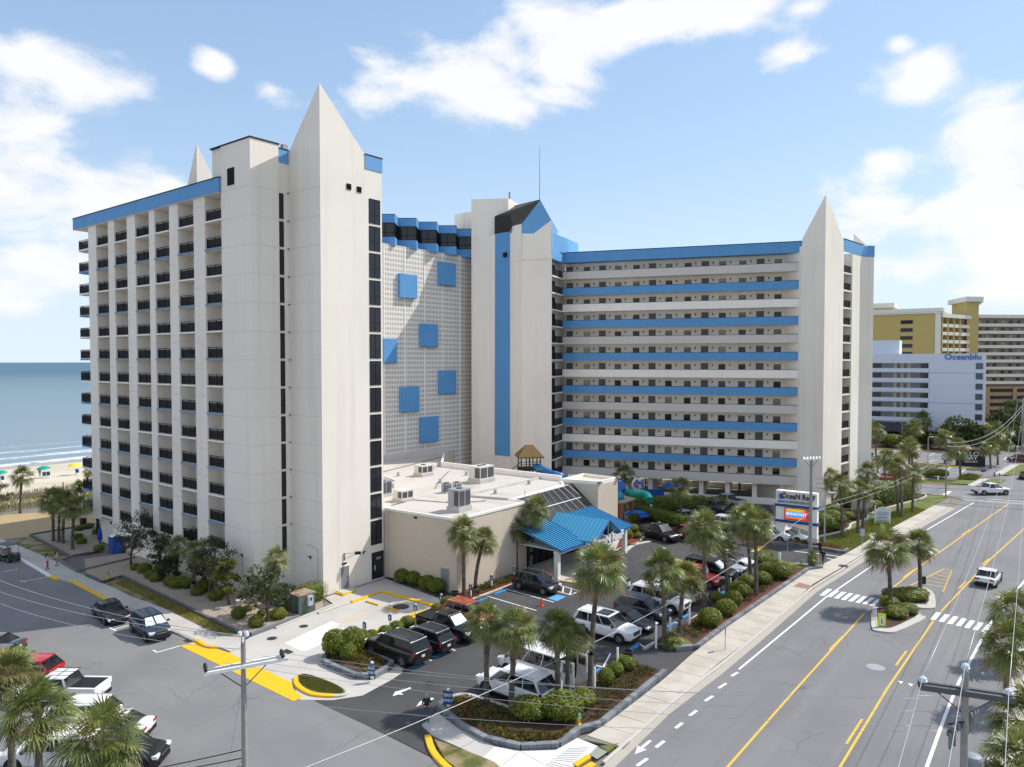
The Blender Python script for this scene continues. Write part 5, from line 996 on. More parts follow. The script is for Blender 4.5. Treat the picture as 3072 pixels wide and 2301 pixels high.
def vehicle(kind, color, label, pos, rz, name=None, glassm=None, twotone=False, extra=None, group=None):
    m, gl, rf_, ex, k = car_parts(kind); col = PN[color]; Lh, w = k['L'] / 2, k['W'] / 2
    o = thing(name or {'pickup': 'pickup_truck', 'van': 'passenger_van'}.get(kind, 'parked_car'), label, {'pickup': 'pickup', 'van': 'van', 'suv': 'SUV', 'bigsuv': 'SUV', 'jeep': 'SUV'}.get(kind, 'car'), (pos[0], pos[1], .02), rz, group)
    def me(key, mb_, mats, sm=None):
        kk = (kind, color, key)
        if kk not in meshC: meshC[kk] = mb_.mesh(key, mats, sm)
        return meshC[kk]
    bo = link('body', me('body', m, [col, blackp], 60), o); sb = bo.modifiers.new('round', 'SUBSURF'); sb.levels = 1; sb.render_levels = 1; link('roof', me('roof', rf_, [col if not twotone else PN['black']], 50), o)
    for g in gl: link(g.rstrip('-1'), me(g, gl[g], [cglass]), o)
    for e_ in ex: link(e_.rstrip('-0123456789'), me(e_, ex[e_], [blackp if e_.startswith(('bed_floor', 'seats', 'wheel', 'sill', 'rear', 'front')) else (col if e_.startswith('bed_rail') else chrome)]), o)
    T_, Rm = wheel_meshes(k['r'])
    for ax in (k['fa'], k['ra']):
        for sg in (-1, 1): t_ = link('wheel', T_, o, (ax, sg * (w - .085), k['r'])); link('rim', Rm, t_)
    h = k['hood']
    def lamp(nm, x, y, z, sx_, sy_, sz, mm): 
        kk = (nm, round(sx_, 2), round(sz, 2))
        if kk not in meshC: b_ = MB(); b_.box(-sx_ / 2, sx_ / 2, -sy_ / 2, sy_ / 2, -sz / 2, sz / 2); meshC[kk] = b_.mesh(nm, [mm])
        link(nm, meshC[kk], o, (x, y, z))
    big = kind in ('bigsuv', 'pickup', 'jeep', 'van', 'suv')
    for sg in (-1, 1):
        lamp('headlight', Lh - .18, sg * w * .70, h - .26, .3, .42, .17 if big else .13, hl)
        if kind in ('sedan',): lamp('taillight', -Lh + .10, sg * w * .66, k['deck'] - .16, .2, .46, .14, tl)
        else: lamp('taillight', -Lh + .12, sg * w * .84, k['deck'] - .16, .14, .15, .30, tl)
        lamp('mirror', k['ws'] - .35, sg * (w + .08), k['belt'] + .07, .13, .2, .14, col)
        for x_ in ([.15, -.75] if kind != 'jeep' else [.0]): lamp('door_handle', x_, sg * (w * 1.0), k['belt'] - .17, .16, .03, .03, chrome)
    lamp('grille', Lh - .10, 0, h - .36, .22, w * .95, .26 if big else .16, blackp); lamp('licence_plate', -Lh - .0, 0, k['deck'] - .38, .05, .32, .16, plate)
    if color not in ('jeepred',): lamp('grille_bar', Lh + .005, 0, h - .34, .03, w * .8, .035, chrome)
    if extra: extra(o, k)
    return o
def headto(d): return math.atan2(d[1], d[0])
aH, aHn = headto(AV), headto(-AV)
def side_pos(k, x, y, kind, rz, side):          # ground contact midway between the wheels of the visible side
    p_ = Vector(q(k, x, y)); w = KIND[kind]['W'] / 2; hd = Vector((math.cos(rz), math.sin(rz))); lf = Vector((-hd.y, hd.x)); return p_ - lf * side * w
def shades(o, k):
    m = MB(); 
    for sg in (-1, 1): m.face((k['ws'] - .06, sg * .06, k['belt'] + .03), (k['ws'] - .06, sg * .78, k['belt'] + .03), (k['rf'] + .1, sg * .62, k['roof'] - .14), (k['rf'] + .1, sg * .06, k['roof'] - .14))
    o2 = m.obj('sunshade', [shade_s], o); o2.location = (.02, 0, .018)
def shade1(o, k):
    m = MB(); m.face((k['ws'] - .05, -.7, k['belt'] + .03), (k['ws'] - .05, .7, k['belt'] + .03), (k['rf'] + .1, .6, k['roof'] - .14), (k['rf'] + .1, -.6, k['roof'] - .14)); o2 = m.obj('sunshade', [shade_s], o); o2.location = (.02, 0, .018)
P1 = side_pos('A6', 575, 962, 'bigsuv', aH, 1)
vehicle('bigsuv', 'black', 'large black SUV with chrome roof rails beside the flower island, tail towards us', P1, aH)
vehicle('suv', 'black', 'lower black SUV between the large black SUV and the black pickup', P1 + BV * 2.75 + AV * -.3, aH)
vehicle('pickup', 'black', 'black pickup truck facing the street next to the clipped shrubs', P1 + BV * 5.7 + AV * .1, aHn, extra=shade1)
vehicle('suv', 'orange', 'rust orange car half hidden behind the black pickup and palm crowns', P1 + BV * 8.9 + AV * .9, aHn)
vehicle('bigsuv', 'white', 'white SUV parked nearest the corner bed, tail to the pavement', side_pos('B6', 690, 655, 'bigsuv', aH, 1), aH)
def vdoors(o, k):
    for sg in (-1, 1):
        m = MB(); m.box(-.03, .03, 0, .95 * sg if sg > 0 else 0, .35, 2.0) if sg > 0 else m.box(-.03, .03, -.95, 0, .35, 2.0); m.box(-.035, .035, .15 * sg if sg > 0 else -.8, .8 if sg > 0 else -.15, 1.25, 1.85, 1)
        d_ = m.obj('rear_door', [PN['white'], cglass], o, loc=(-k['L'] / 2, sg * .98, .1)); d_.rotation_euler = (0, 0, sg * 1.75 if sg > 0 else -1.75)
    m = MB(); m.box(-k['L'] / 2 - .02, -k['L'] / 2 + .02, -.9, .9, .6, 2.02); m.obj('load_bay', [blackp], o)
vehicle('van', 'white', 'white passenger van with its rear doors open', side_pos('B6', 890, 452, 'van', aH, 1), aH, extra=vdoors)
def fpos(x, y, kind): return Vector(q('A7', x, y)) + AV * (KIND[kind]['L'] / 2 - .2)
def sunroof(o, k): m = MB(); m.box(-.6, .5, -.55, .55, k['roof'] + .005, k['roof'] + .03); m.obj('sunroof', [cglass], o)
pS = side_pos('A7', 275, 1572, 'bigsuv', aHn, -1)
vehicle('bigsuv', 'white', 'long white SUV with black sunroof behind the tall thin palm', pS, aHn, extra=sunroof)
vehicle('sedan', 'black', 'black sedan beside the long white SUV', pS + BV * 2.85 + AV * -.3, aHn)
vehicle('suv', 'grey', 'dark grey SUV in the row along the hedge bed', pS + BV * 5.75 + AV * -.1, aHn)
vehicle('bigsuv', 'pearl', 'white three-row SUV next to the dark grey SUV', pS + BV * 8.7 + AV * -.2, aHn)
vehicle('suv', 'white', 'white crossover between palms, just before the motorcycle', pS + BV * 11.6 + AV * -.2, aHn)
vehicle('jeep', 'jeepred', 'bright red off-roader in the row along the hedge bed', pS + BV * 17.4 + AV * -.1, aHn, extra=shade1)
vehicle('bigsuv', 'black', 'black SUV just beyond the red off-roader', pS + BV * 20.3, aHn, extra=shade1)
vehicle('sedan', 'silver', 'silver sedan with dark roof glass behind twin palm trunks', pS + BV * 23.2 + AV * -.1, aHn, extra=sunroof)
vehicle('sedan', 'white', 'white sedan at the end of the row nearest the entrance', pS + BV * 26.2 + AV * .1, aHn)
vehicle('suv', 'black', 'shiny black SUV parked in front of the lobby canopy', side_pos('A6', 1524, 503, 'suv', aHn, -1), aHn)
d_ = Vector(q('A7', 800, 765)) - Vector(q('A7', 650, 722)); rz_ = headto(d_)
vehicle('pickup', 'black', 'black pickup beyond the canopy, next to the dark red SUV', side_pos('A7', 722, 745, 'pickup', rz_, -1), rz_)
vehicle('suv', 'maroon', 'dark red SUV behind the black pickup', side_pos('A7', 722, 745, 'pickup', rz_, -1) + Vector((math.cos(rz_), math.sin(rz_))) * 1.7 + Vector((-math.sin(rz_), math.cos(rz_))) * 2.9, rz_ + math.pi)
vehicle('pickup', 'silver', 'silver pickup in the shade by the terrace wall of the far wing', side_pos('A7', 1290, 470, 'pickup', math.pi + rz_, 1), math.pi + rz_)
for i, (x, y, kd, cl_, lb) in enumerate([(1190, 505, 'suv', 'grey', 'dark SUV in the shade just before the silver pickup'), (1100, 545, 'sedan', 'dblue', 'dark blue sedan behind the long hedge'), (960, 580, 'sedan', 'silver', 'silver sedan half hidden behind the low hedge and thin palm'), (1350, 590, 'sedan', 'green', 'dark green car alone in the shaded aisle'), (1350, 655, 'suv', 'white', 'white car mostly hidden behind the palm crowns'), (1830, 745, 'sedan', 'white', 'white car seen between the legs of the pylon sign'), (1690, 745, 'suv', 'pearl', 'white SUV left of the pylon sign, behind palms')]):
    vehicle(kd, cl_, lb, Vector(q('A7', x, y)), aHn if i > 3 else rz_ + math.pi)
ds = Vector(q('B2', 1190, 620)) - Vector(q('B2', 1090, 548)); rs_ = headto(ds)
vehicle('suv', 'dblue', 'black SUV with sunshades in its windscreen, parked on the side road', side_pos('B2', 1140, 586, 'suv', rs_, -1), rs_, extra=shades)
vehicle('sedan', 'black', 'black sedan on the side road behind the SUV with sunshades', side_pos('B2', 815, 452, 'sedan', rs_, -1), rs_)
rl = R(180 - 2)
vehicle('sedan', 'grey', 'dark grey car at the left edge, furthest of the angled row', Vector(q('B2', -90, 720)), rl, extra=None)
vehicle('sedan', 'dblue', 'blue grey car at the left edge, second of the angled row', Vector(q('B2', -40, 825)), rl)
vehicle('suv', 'red', 'red SUV half hidden by a palm crown at the left edge', Vector(q('B2', 200, 950)), rl)
def rack(o, k):
    m = MB()
    for y in (-.6, 0, .6): m.tube([(-1.0, y, 2.0), (.5, y, 2.0)], .02, 4)
    for x in (-1, -.25, .5): m.tube([(x, -.7, 2.0), (x, .7, 2.0)], .02, 4)
    m.obj('roof_rack', [blackp], o)
vehicle('pickup', 'white', 'white pickup with black open bed and roof rack, tail to the side road', Vector(q('B2', 500, 1120)), rl, extra=rack)
vehicle('suv', 'white', 'white SUV whose roof shows between the two nearest palms', Vector(q('B2', 640, 1330)), rl + .05)
vehicle('sedan', 'white', 'white car under the nearest palm crown', Vector(q('B2', 900, 1420)), rl + .05)
vehicle('bigsuv', 'white', 'white vehicle at the lower left behind the palm trunk', Vector(q('B2', 470, 1640)), rl + .05)
vehicle('suv', 'black', 'black SUV nose showing beside the nearest palm at the bottom', Vector(q('B2', 1000, 1640)), .03)
bH = headto(BV)
vehicle('sedan', 'pearl', 'pale silver sedan driving away along the street', Vector(q('B1', 1960, 455)) + BV * 1.2, bH - R(3), name='driving_car')
vehicle('pickup', 'white', 'white pickup crossing the far junction', Vector(q('H1', 1770, 1030)), R(3), name='pickup_truck')
vehicle('suv', 'maroon', 'dark red car at the right edge by the far pavement', Vector(q('H1', 2150, 600)), R(178))
vehicle('sedan', 'grey', 'grey car at the far right end of the street', Vector(q('H1', 2230, 820)), bH)
vehicle('suv', 'silver', 'silver car behind the tall hedge of the far tower', Vector(q('H1', 290, 985)), R(10)); vehicle('sedan', 'black', 'black car behind the tall hedge of the far tower', Vector(q('H1', 420, 965)), R(10)); vehicle('sedan', 'red', 'red car beyond the tall hedge among the palms', Vector(q('H1', 440, 850)), R(8))
# ================================================================== VEGETATION
class FB:
    def __init__(s): s.v = []; s.f = []; s.c = []
    def add(s, vs, fs, c):
        o = len(s.v); s.v += vs; s.f += [tuple(i + o for i in f) for f in fs]; s.c += [c] * len(vs)
    def mesh(s, name, mm):
        me = bpy.data.meshes.new(name); me.from_pydata([tuple(p) for p in s.v], [], s.f)
        ca = me.color_attributes.new('tint', 'FLOAT_COLOR', 'POINT'); fl = []
        for c in s.c: fl += [c[0], c[1], c[2], 1.0]
        ca.data.foreach_set('color', fl); me.materials.append(mm); me.update(); return me
def leafmat(name, col, trans=.25, rough=.5):
    m = mat(name, col, rough, .15, 2, spec=.35, attr='tint'); t_ = m.node_tree; p_ = t_.nodes['Principled BSDF']; o_ = t_.nodes['Material Output']
    tr = t_.nodes.new('ShaderNodeBsdfTranslucent'); mx_ = t_.nodes.new('ShaderNodeMixShader'); mx_.inputs[0].default_value = trans
    src = p_.inputs['Base Color'].links[0].from_socket; t_.links.new(src, tr.inputs[0]); t_.links.new(p_.outputs[0], mx_.inputs[1]); t_.links.new(tr.outputs[0], mx_.inputs[2]); t_.links.new(mx_.outputs[0], o_.inputs[0]); return m
palmL = leafmat('palm_leaf', (.205, .215, .070), .25, .36); shrubL = leafmat('shrub_leaf', (.155, .190, .026)); pineL = leafmat('pine_needle', (.050, .070, .028), .15, .7); bedL = leafmat('bed_leaf', (.10, .12, .035)); duneL = leafmat('dune_grass', (.24, .22, .06)); treeL = leafmat('tree_leaf', (.065, .092, .03), .2, .6)
bark = mat('palm_trunk', (.155, .135, .115), .95, .35, 7, .9, 14, col2=(.09, .078, .068), c2scale=3, c2lo=.4, c2hi=.6); bark2 = mat('bark', (.10, .08, .065), .95, .35, 6, .8, 18)
def palm_crown(seed, n=44, k=17, Rr=1.0):
    r_ = random.Random(seed); b_ = FB(); ga = math.pi * (3 - math.sqrt(5))
    for i in range(n):
        t_ = (i + .5) / n; a_ = ga * i + r_.uniform(-.25, .25); e_ = R(88 - 128 * t_ ** .9 + r_.uniform(-14, 14))
        d = Vector((math.cos(a_) * math.cos(e_), math.sin(a_) * math.cos(e_), math.sin(e_))); pl = Rr * r_.uniform(.62, .95)
        p0 = d * .08; p1 = p0 + d * pl + Vector((0, 0, -.16 * pl * math.cos(e_)))
        fd = (p1 - p0).normalized(); fd = (fd + Vector((0, 0, -.30 * math.cos(e_) - .05))).normalized()
        s_ = fd.cross(Vector((0, 0, 1)))
        if s_.length < .1: s_ = Vector((math.sin(a_), -math.cos(a_), 0))
        s_.normalize(); tw = r_.uniform(-.5, .5); nrm = s_.cross(fd); s2 = (s_ * math.cos(tw) + nrm * math.sin(tw)); nrm = s2.cross(fd).normalized()
        if t_ > .90: tint = (1.25 * r_.uniform(.7, 1.1), .85 * r_.uniform(.8, 1.0), .8)
        else: g_ = r_.uniform(.5, 1.45); yl = r_.uniform(.9, 1.3) if r_.random() < .3 else r_.uniform(.82, 1.0); tint = (g_ * yl, g_, g_ * r_.uniform(.7, 1.1))
        w_ = .018; b_.add([p0 + s2 * w_, p0 - s2 * w_, p1 - s2 * w_ * .7, p1 + s2 * w_ * .7], [(0, 1, 2, 3)], (tint[0] * 1.25, tint[1] * 1.15, tint[2]))
        fr = Rr * r_.uniform(.62, .86)
        for j in range(k):
            ph = R(-118 + 236 * j / (k - 1) + r_.uniform(-5, 5)); dd = (fd * math.cos(ph) + s2 * math.sin(ph)).normalized(); ln = fr * (.66 + .34 * math.cos(ph * .75)) * r_.uniform(.88, 1.08)
            base = p1 - fd * .02; mid = base + dd * ln * .55 + nrm * (-.10 * ln * math.cos(ph * .9)) ; tip = base + dd * ln + Vector((0, 0, -.24 * ln * r_.uniform(.2, 1.5))) + nrm * (-.16 * ln)
            pw = dd.cross(nrm).normalized() * (ln * (.62 / k) + .006); f_ = r_.uniform(.85, 1.15); c_ = tuple(x * f_ for x in tint)
            b_.add([base + pw * .25, base - pw * .25, mid - pw, mid + pw, tip], [(0, 1, 2, 3), (3, 2, 4)], c_)
    return b_.mesh('crown', palmL)
crowns = [palm_crown(s_) for s_ in (1, 2, 3, 4, 5)]; crownsB = [palm_crown(s_, 54, 24, 1.0) for s_ in (21, 22, 23)]
def trunk_mesh(h, r0, r1, bend, seed, boots):
    r_ = random.Random(seed); m = MB(); n_ = max(8, int(h / .28)); pts = []; rad = []
    for i in range(n_ + 1):
        t_ = i / n_; pts.append((bend[0] * t_ * t_, bend[1] * t_ * t_, h * t_)); rad.append((r0 * (1.25 - .25 * min(1, t_ * 6)) * (1 - t_) + r1 * t_) * (1 + (.07 if i % 2 else -.05)))
    m.tube(pts, rad, 9)
    bs = h - boots
    for i in range(int(boots * 26)):
        z = bs + (i / (boots * 26)) * boots; a_ = i * 2.4 + r_.uniform(-.3, .3); t_ = z / h; c_ = Vector((bend[0] * t_ * t_, bend[1] * t_ * t_, z)); d = Vector((math.cos(a_), math.sin(a_), 0)); s_ = Vector((-d.y, d.x, 0)); l_ = r_.uniform(.16, .30)
        p0 = c_ + d * r1 * .8; p1 = p0 + d * l_ * .55 + Vector((0, 0, l_)); m.add([p0 + s_ * .07, p0 - s_ * .07, p1 - s_ * .045, p1 + s_ * .045, p0 - Vector((0, 0, .06))], [(0, 1, 2, 3), (0, 4, 1)])
    return m.mesh('trunk', [bark], 60)
npalm = 0
def palm(label, base, h, cr=1.75, lean=(0, 0), group='palms', big=False, boots=None, name='palm_tree'):
    global npalm; npalm += 1; r_ = random.Random(npalm * 7)
    o = thing(name, label, 'palm tree', (base[0], base[1], 0), 0, group)
    link('trunk', trunk_mesh(h, .19, .15, lean, npalm, boots if boots is not None else min(1.3, h * .35)), o)
    c_ = link('crown', (crownsB if big else crowns)[npalm % (3 if big else 5)], o, (lean[0], lean[1], h)); cr /= 1.3; c_.scale = (cr, cr, cr * r_.uniform(.9, 1.05)); c_.rotation_euler = (r_.uniform(-.08, .08), r_.uniform(-.08, .08), r_.uniform(0, 6.28)); return o
def palm_px(label, bk, ck, cr=1.75, group='palms along the parking lot', big=False, boots=None):
    b_ = q(*bk); u, v = px(*ck); h = hgt(u, v, b_); x = (u - CX) / FPX * (b_[1]); palm(label, b_, h, cr, (max(-1.2, min(1.2, x - b_[0])), 0), group, big, boots)
g1 = 'palms in the corner bed'
palm_px('leftmost of the palms in the corner bed, shaggy boot trunk beside the white SUV', ('B6', 505, 690), ('A6', 1235, 700), 1.45, g1, True, 2.2)
palm_px('second palm from the exit sign in the corner bed', ('B6', 740, 765), ('A6', 1430, 745), 1.5, g1, True, 2.4)
palm_px('left of the two palms with crossing crowns before the white van', ('B6', 1180, 690), ('A6', 1700, 750), 1.45, g1, True, 1.8); palm_px('right of the two palms with crossing crowns before the white van', ('B6', 1272, 650), ('A6', 1785, 790), 1.35, g1, True, 1.6)
palm_px('tall slim palm at the end of the corner bed, crown high over the lot', ('B6', 1485, 600), ('A6', 1985, 350), 1.85, g1, True, .5)
g2 = 'palms in the hedge bed'
for i, (b0, c0, cr, bt) in enumerate([((810, 1620), (800, 1000), 1.7, 1.0), ((935, 1560), (990, 1060), 1.6, .6), ((1140, 1310), (1150, 680), 1.85, .4), ((1330, 1200), (1285, 740), 1.7, 1.6), ((1520, 1090), (1490, 590), 1.8, .4), ((1568, 1220), (1575, 620), 1.75, .5)]):
    palm_px(f'{ORD[i]} palm along the hedge bed, counting away from the long white SUV', ('A7', *b0), ('A7', *c0), cr, g2, True, bt)
g3 = 'palms by the far wing'
palm_px('palm standing alone in the low hedge before the parked shaded cars', ('A7', 945, 605), ('A7', 945, 320), 1.75, g3); palm_px('palm by the blue slide tube beside the stair block', ('H5', 715, 790), ('H5', 690, 190), 1.9, g3)
palm_px('dark palm against the far wing left of the thin tall one', ('A7', 1100, 400), ('A7', 1112, 200), 1.6, g3); palm_px('thin tall palm in front of the far wing parapet', ('A7', 1430, 415), ('A7', 1440, 135), 1.6, g3); palm_px('drooping palm at the base of the far street tower', ('A7', 1890, 420), ('A7', 1915, 270), 1.9, g3)
g4 = 'palms beside the lobby'
palm_px('palm at the lobby corner, taller of the leaning pair', ('B4', 805, 1245), ('B4', 795, 690), 1.55, g4, True, .8); palm_px('leaning palm of the pair at the lobby corner', ('B4', 898, 1190), ('B4', 965, 765), 1.45, g4, True, .6); palm_px('palm against the lobby wall beside the dark SUV', ('B4', 1240, 1010), ('B4', 1240, 650), 1.35, g4, True, .8); palm_px('palm rising in front of the lobby skylight', ('B4', 1360, 1000), ('B4', 1405, 500), 1.6, g4, True, .4)
g5 = 'palms on the far verge'
for i, (b0, c0, cr) in enumerate([((470, 1580), (465, 1265), 1.75), ((565, 1555), (585, 1290), 1.7), ((597, 1530), (640, 1180), 1.6), ((840, 1455), (830, 1145), 1.7), ((905, 1425), (925, 1190), 1.6), ((815, 1430), (755, 1100), 1.6), ((410, 1405), (400, 1205), 1.7), ((890, 1330), (890, 1030), 1.8), ((735, 1260), (735, 1080), 1.5), ((690, 1180), (690, 1110), 1.2)]):
    palm_px(f'{ORD[i]} palm on the lawn and shrub verge beyond the pylon sign', ('A8', *b0), ('A8', *c0), cr, g5)
g6 = 'palms by the neighbouring hotels'
for i, (b0, c0, cr) in enumerate([((1365, 825), (1340, 430), 2.2), ((1180, 640), (1185, 290), 2.3), ((885, 340), (890, 40), 2.5), ((725, 690), (725, 400), 2.1), ((760, 420), (750, 170), 2.6), ((245, 550), (245, 190), 2.3), ((1765, 690), (1760, 430), 2.0), ((1860, 640), (1875, 250), 2.9), ((190, 410), (195, 160), 2.5), ((1160, 620), (1210, 540), 1.2), ((640, 330), (650, 250), 2.0), ((1980, 420), (1940, 330), 2.4), ((2010, 250), (2040, 60), 2.6)]):
    palm_px(f'{ORD[i]} palm of the planting round the white and dark neighbouring buildings', ('H1', *b0), ('H1', *c0), cr, g6)
palm_px('broad palm on the near traffic island', ('D2', 890, 740), ('D2', 890, 150), 2.05, 'palms on the traffic islands', True, .1); palm_px('palm on the far traffic island', ('D2', 1185, 610), ('D2', 1200, 130), 1.65, 'palms on the traffic islands', True, .8)
g7 = 'palms on the east pavement'
palm('upper palm leaning in at the right edge of the street', (37.0, 53.6), 3.6, 1.8, (-.5, -.8), g7, True); palm('lower palm at the right edge, above the crossarm pole', (32.2, 47.2), 4.0, 1.7, (-.9, -1.4), g7, True); palm('palm crown at the lower right corner', (25.2, 35.3), 4.4, 1.9, (0, 0), g7, True); palm('lowest palm crown in the right corner', (23.0, 32.6), 3.8, 1.8, (0, 0), g7, True)
g8 = 'palms in front of the angled parking'
palm('nearest palm at the bottom left with the fullest crown', (-17.4, 30.7), 5.6, 1.75, (0, 0), g8, True, 1.2); palm('palm in front of the white pickup at the lower left', (-22.0, 33.6), 5.6, 1.75, (0, 0), g8, True, 1.2); palm('palm at the left edge in front of the red SUV', (-25.6, 37.0), 5.9, 1.5, (0, 0), g8, True, 1.0); palm('low palm in the bottom left corner', (-22.5, 29.0), 2.6, 1.5, (0, 0), g8, True, .5)
g9 = 'palms on the ocean side'
for i, (b0, c0, cr) in enumerate([((590, 1205), (560, 740), 1.9), ((650, 1215), (640, 760), 1.6), ((695, 1225), (690, 780), 1.7), ((800, 1295), (800, 815), 1.7), ((225, 880), (220, 480), 1.6), ((960, 560), (975, 420), 1.3), ((850, 700), (850, 600), 1.3)]):
    palm_px(f'{ORD[i]} palm of the ocean side group left of the near wing', ('B3', *b0), ('B3', *c0), cr, g9)
palm_px('thin palm in the gravel bed below the balconies, left one', ('H3', 1322, 835), ('H3', 1310, 400), 1.2, 'palms in the gravel bed'); palm_px('thicker palm in the gravel bed below the balconies', ('H3', 1542, 1045), ('H3', 1545, 480), 1.35, 'palms in the gravel bed'); palm_px('sunlit yellow green palm at the gravel bed near the tower corner', ('H3', 1850, 1130), ('H3', 1800, 690), 1.0, 'palms in the gravel bed'); palm_px('palm tucked against the tower recess behind the corner pine', ('H4', 900, 1300), ('H4', 1050, 250), 1.25, 'palms in the gravel bed')
palm_px('small young palm by the far pole', ('H6', 335, 1240), ('H6', 360, 1070), .75, 'palms by the far wing'); palm_px('stubby palm at the near end of the hedge bed', ('A7', 890, 1640), ('A7', 890, 1590), .8, g2)
# ------------------------------------------------------------------ clipped shrubs
def leaf_ball(seed, n, rx, ry, rz, ls, box=False, inner=.88, flat=.15):
    r_ = random.Random(seed); b_ = FB()
    ico = []
    N_ = 60
    for i in range(n):
        z = 1 - 2 * (i + .5) / n; ph = i * 2.39996; rr_ = math.sqrt(max(0, 1 - z * z)); d = Vector((rr_ * math.cos(ph), rr_ * math.sin(ph), z))
        if z < -.75: continue
        if box:
            mxx = max(abs(d.x), abs(d.y), abs(d.z)); d2 = d / mxx; d = d2 * .93 + d * .07
        p0 = Vector((d.x * rx, d.y * ry, d.z * rz)) * r_.uniform(.93, 1.06); nn = (d + Vector((r_.uniform(-.9, .9), r_.uniform(-.9, .9), r_.uniform(-.6, .9)))).normalized(); u = nn.cross(Vector((r_.uniform(-1, 1), r_.uniform(-1, 1), r_.uniform(-1, 1)))).normalized(); w = nn.cross(u); s_ = ls * r_.uniform(.7, 1.3); g_ = r_.uniform(.55, 1.45)
        b_.add([p0 + u * s_, p0 + w * s_ * .6, p0 - u * s_, p0 - w * s_ * .6], [(0, 1, 2, 3)], (g_ * r_.uniform(.85, 1.25), g_, g_ * .9))
    # dense core
    vs = []; fs = []; nu, nv_ = 14, 9
    for i in range(nv_ + 1):
        th = math.pi * i / nv_
        for j in range(nu):
            d = Vector((math.sin(th) * math.cos(2 * math.pi * j / nu), math.sin(th) * math.sin(2 * math.pi * j / nu), math.cos(th)))
            if box: d2 = d / max(abs(d.x), abs(d.y), abs(d.z)); d = d2 * .93 + d * .07
            vs.append(Vector((d.x * rx, d.y * ry, d.z * rz)) * inner)
    for i in range(nv_):
        for j in range(nu): fs.append((i * nu + j, (i + 1) * nu + j, (i + 1) * nu + (j + 1) % nu, i * nu + (j + 1) % nu))
    b_.add(vs, fs, (.42, .50, .5)); return b_.mesh('foliage', shrubL)
balls = [leaf_ball(i, 1500, 1, 1, .85, .085) for i in range(3)]; boxes = [leaf_ball(9, 3000, 1, 1, 1, .055, True)]
stem_me = MB().tube([(0, 0, 0), (.02, .02, .5)], .05, 6).mesh('stem', [bark2])
def shrub(label, p, rx, ry=None, h=None, group='clipped shrubs', box=False, rz=None, name='clipped_shrub', z0=.05):
    ry = ry or rx; h = h or rx * 1.5; o = thing(name, label, 'shrub', (p[0], p[1], z0), 0, group)
    f_ = link('foliage', boxes[0] if box else balls[random.randrange(3)], o, (0, 0, h * .52)); f_.scale = (rx, ry, h * .56); f_.rotation_euler = (0, 0, rz if rz is not None else random.uniform(0, 6)); link('stem', stem_me, o); return o
for i, (x, y, r_) in enumerate([(475, 815, .55), (565, 785, .55), (640, 760, .6), (712, 725, .6), (905, 628, .5), (985, 608, .75)]): shrub(f'{ORD[i]} round shrub in the row behind the parked black cars', q('A6', x, y + 8), r_, group='round shrubs behind the black cars')
for x, y, r_, lb in [(470, 620, .95, 'wide clipped shrub on bare stems at the flower island, left half'), (690, 590, .95, 'wide clipped shrub on bare stems at the flower island, right half'), (820, 520, .7, 'round shrub at the end of the flower island, beside the black SUV nose'), (640, 690, .62, 'low round shrub in the middle of the flower island')]: shrub(lb, q('D1', x, y), r_, None, r_ * 2.1, 'shrubs of the flower island')
for x, y, rx, ry, h, lb in [(905, 850, 1.15, .95, 1.35, 'large clipped bush under the second palm of the corner bed'), (1225, 860, 1.25, 1.05, 1.75, 'tallest clipped bush next to the fire hydrant'), (1420, 720, .95, .8, .95, 'low clipped bush behind the hydrant'), (1635, 520, .55, .55, 1.1, 'upright clipped bush halfway along the corner bed'), (1725, 440, .55, .55, 1.0, 'second upright bush towards the litter bin'), (1830, 370, .8, .6, .9, 'spreading bush beside the litter bin'), (1770, 340, .5, .5, .8, 'small bush touching the post by the litter bin')]: shrub(lb, q('B6', x, y), rx, ry, h, 'clipped bushes in the corner bed', z0=.25)
for i, (x, y, r_, h) in enumerate([(1185, 1480, .95, 1.45), (1320, 1390, .85, 1.35), (1240, 1280, .7, .9), (1380, 1300, .75, 1.2), (1430, 1230, 1.0, 1.3), (1500, 1150, .9, 1.1), (1620, 1130, .85, 1.2), (1660, 1050, .9, 1.2), (1770, 1080, 1.15, 1.6), (1700, 990, .8, 1.0)]): shrub(f'{ORD[i]} clipped bush of the hedge bed from its near end', q('A7', x, y), r_, None, h, 'clipped bushes in the hedge bed', z0=.25)
for i, (x, y) in enumerate([(300, 1090), (395, 1110), (500, 1150), (575, 1175)]): shrub(f'{ORD[i]} dark round shrub against the cream lobby wall', q('B4', x, y + 10), .85, .8, 1.35, 'shrubs at the lobby wall')
shrub('clipped box hedge beside the rusty cabinet at the tower corner', q('H4', 1700, 1080), 1.5, .9, 1.5, 'hedges at the tower', True, TH)
for i, (x, y, r_, h) in enumerate([(360, 1400, .62, 1.1), (690, 1560, .62, 1.0), (1110, 1400, .75, .9), (1300, 1250, .38, 1.1), (530, 1260, .4, .6), (790, 1370, .35, .7)]): shrub(f'{ORD[i]} small round bush on the sunny gravel by the cabinets', q('H4', x, y), r_, None, h, 'round bushes on the gravel')
for x, y, rx, ry, h, lb in [(960, 640, 1.3, 1.0, 1.1, 'shrub mass at the tip of the near traffic island'), (950, 800, 1.2, .9, .9, 'shrub behind the yellow crossing sign'), (880, 700, .9, .8, .9, 'shrub under the broad island palm'), (1060, 770, 1.0, .8, .9, 'low dark shrub on the near island facing the street'), (1080, 640, 1.9, 1.1, 1.2, 'large shrub mass on the far traffic island')]: shrub(lb, q('D2', x, y + 30), rx, ry, h, 'shrubs on the traffic islands')
for i, (x, y, rx, h) in enumerate([(1750, 1000, 2.2, 1.6), (700, 1090, 1.6, 1.9), (450, 1120, 1.8, 2.0)]): pass
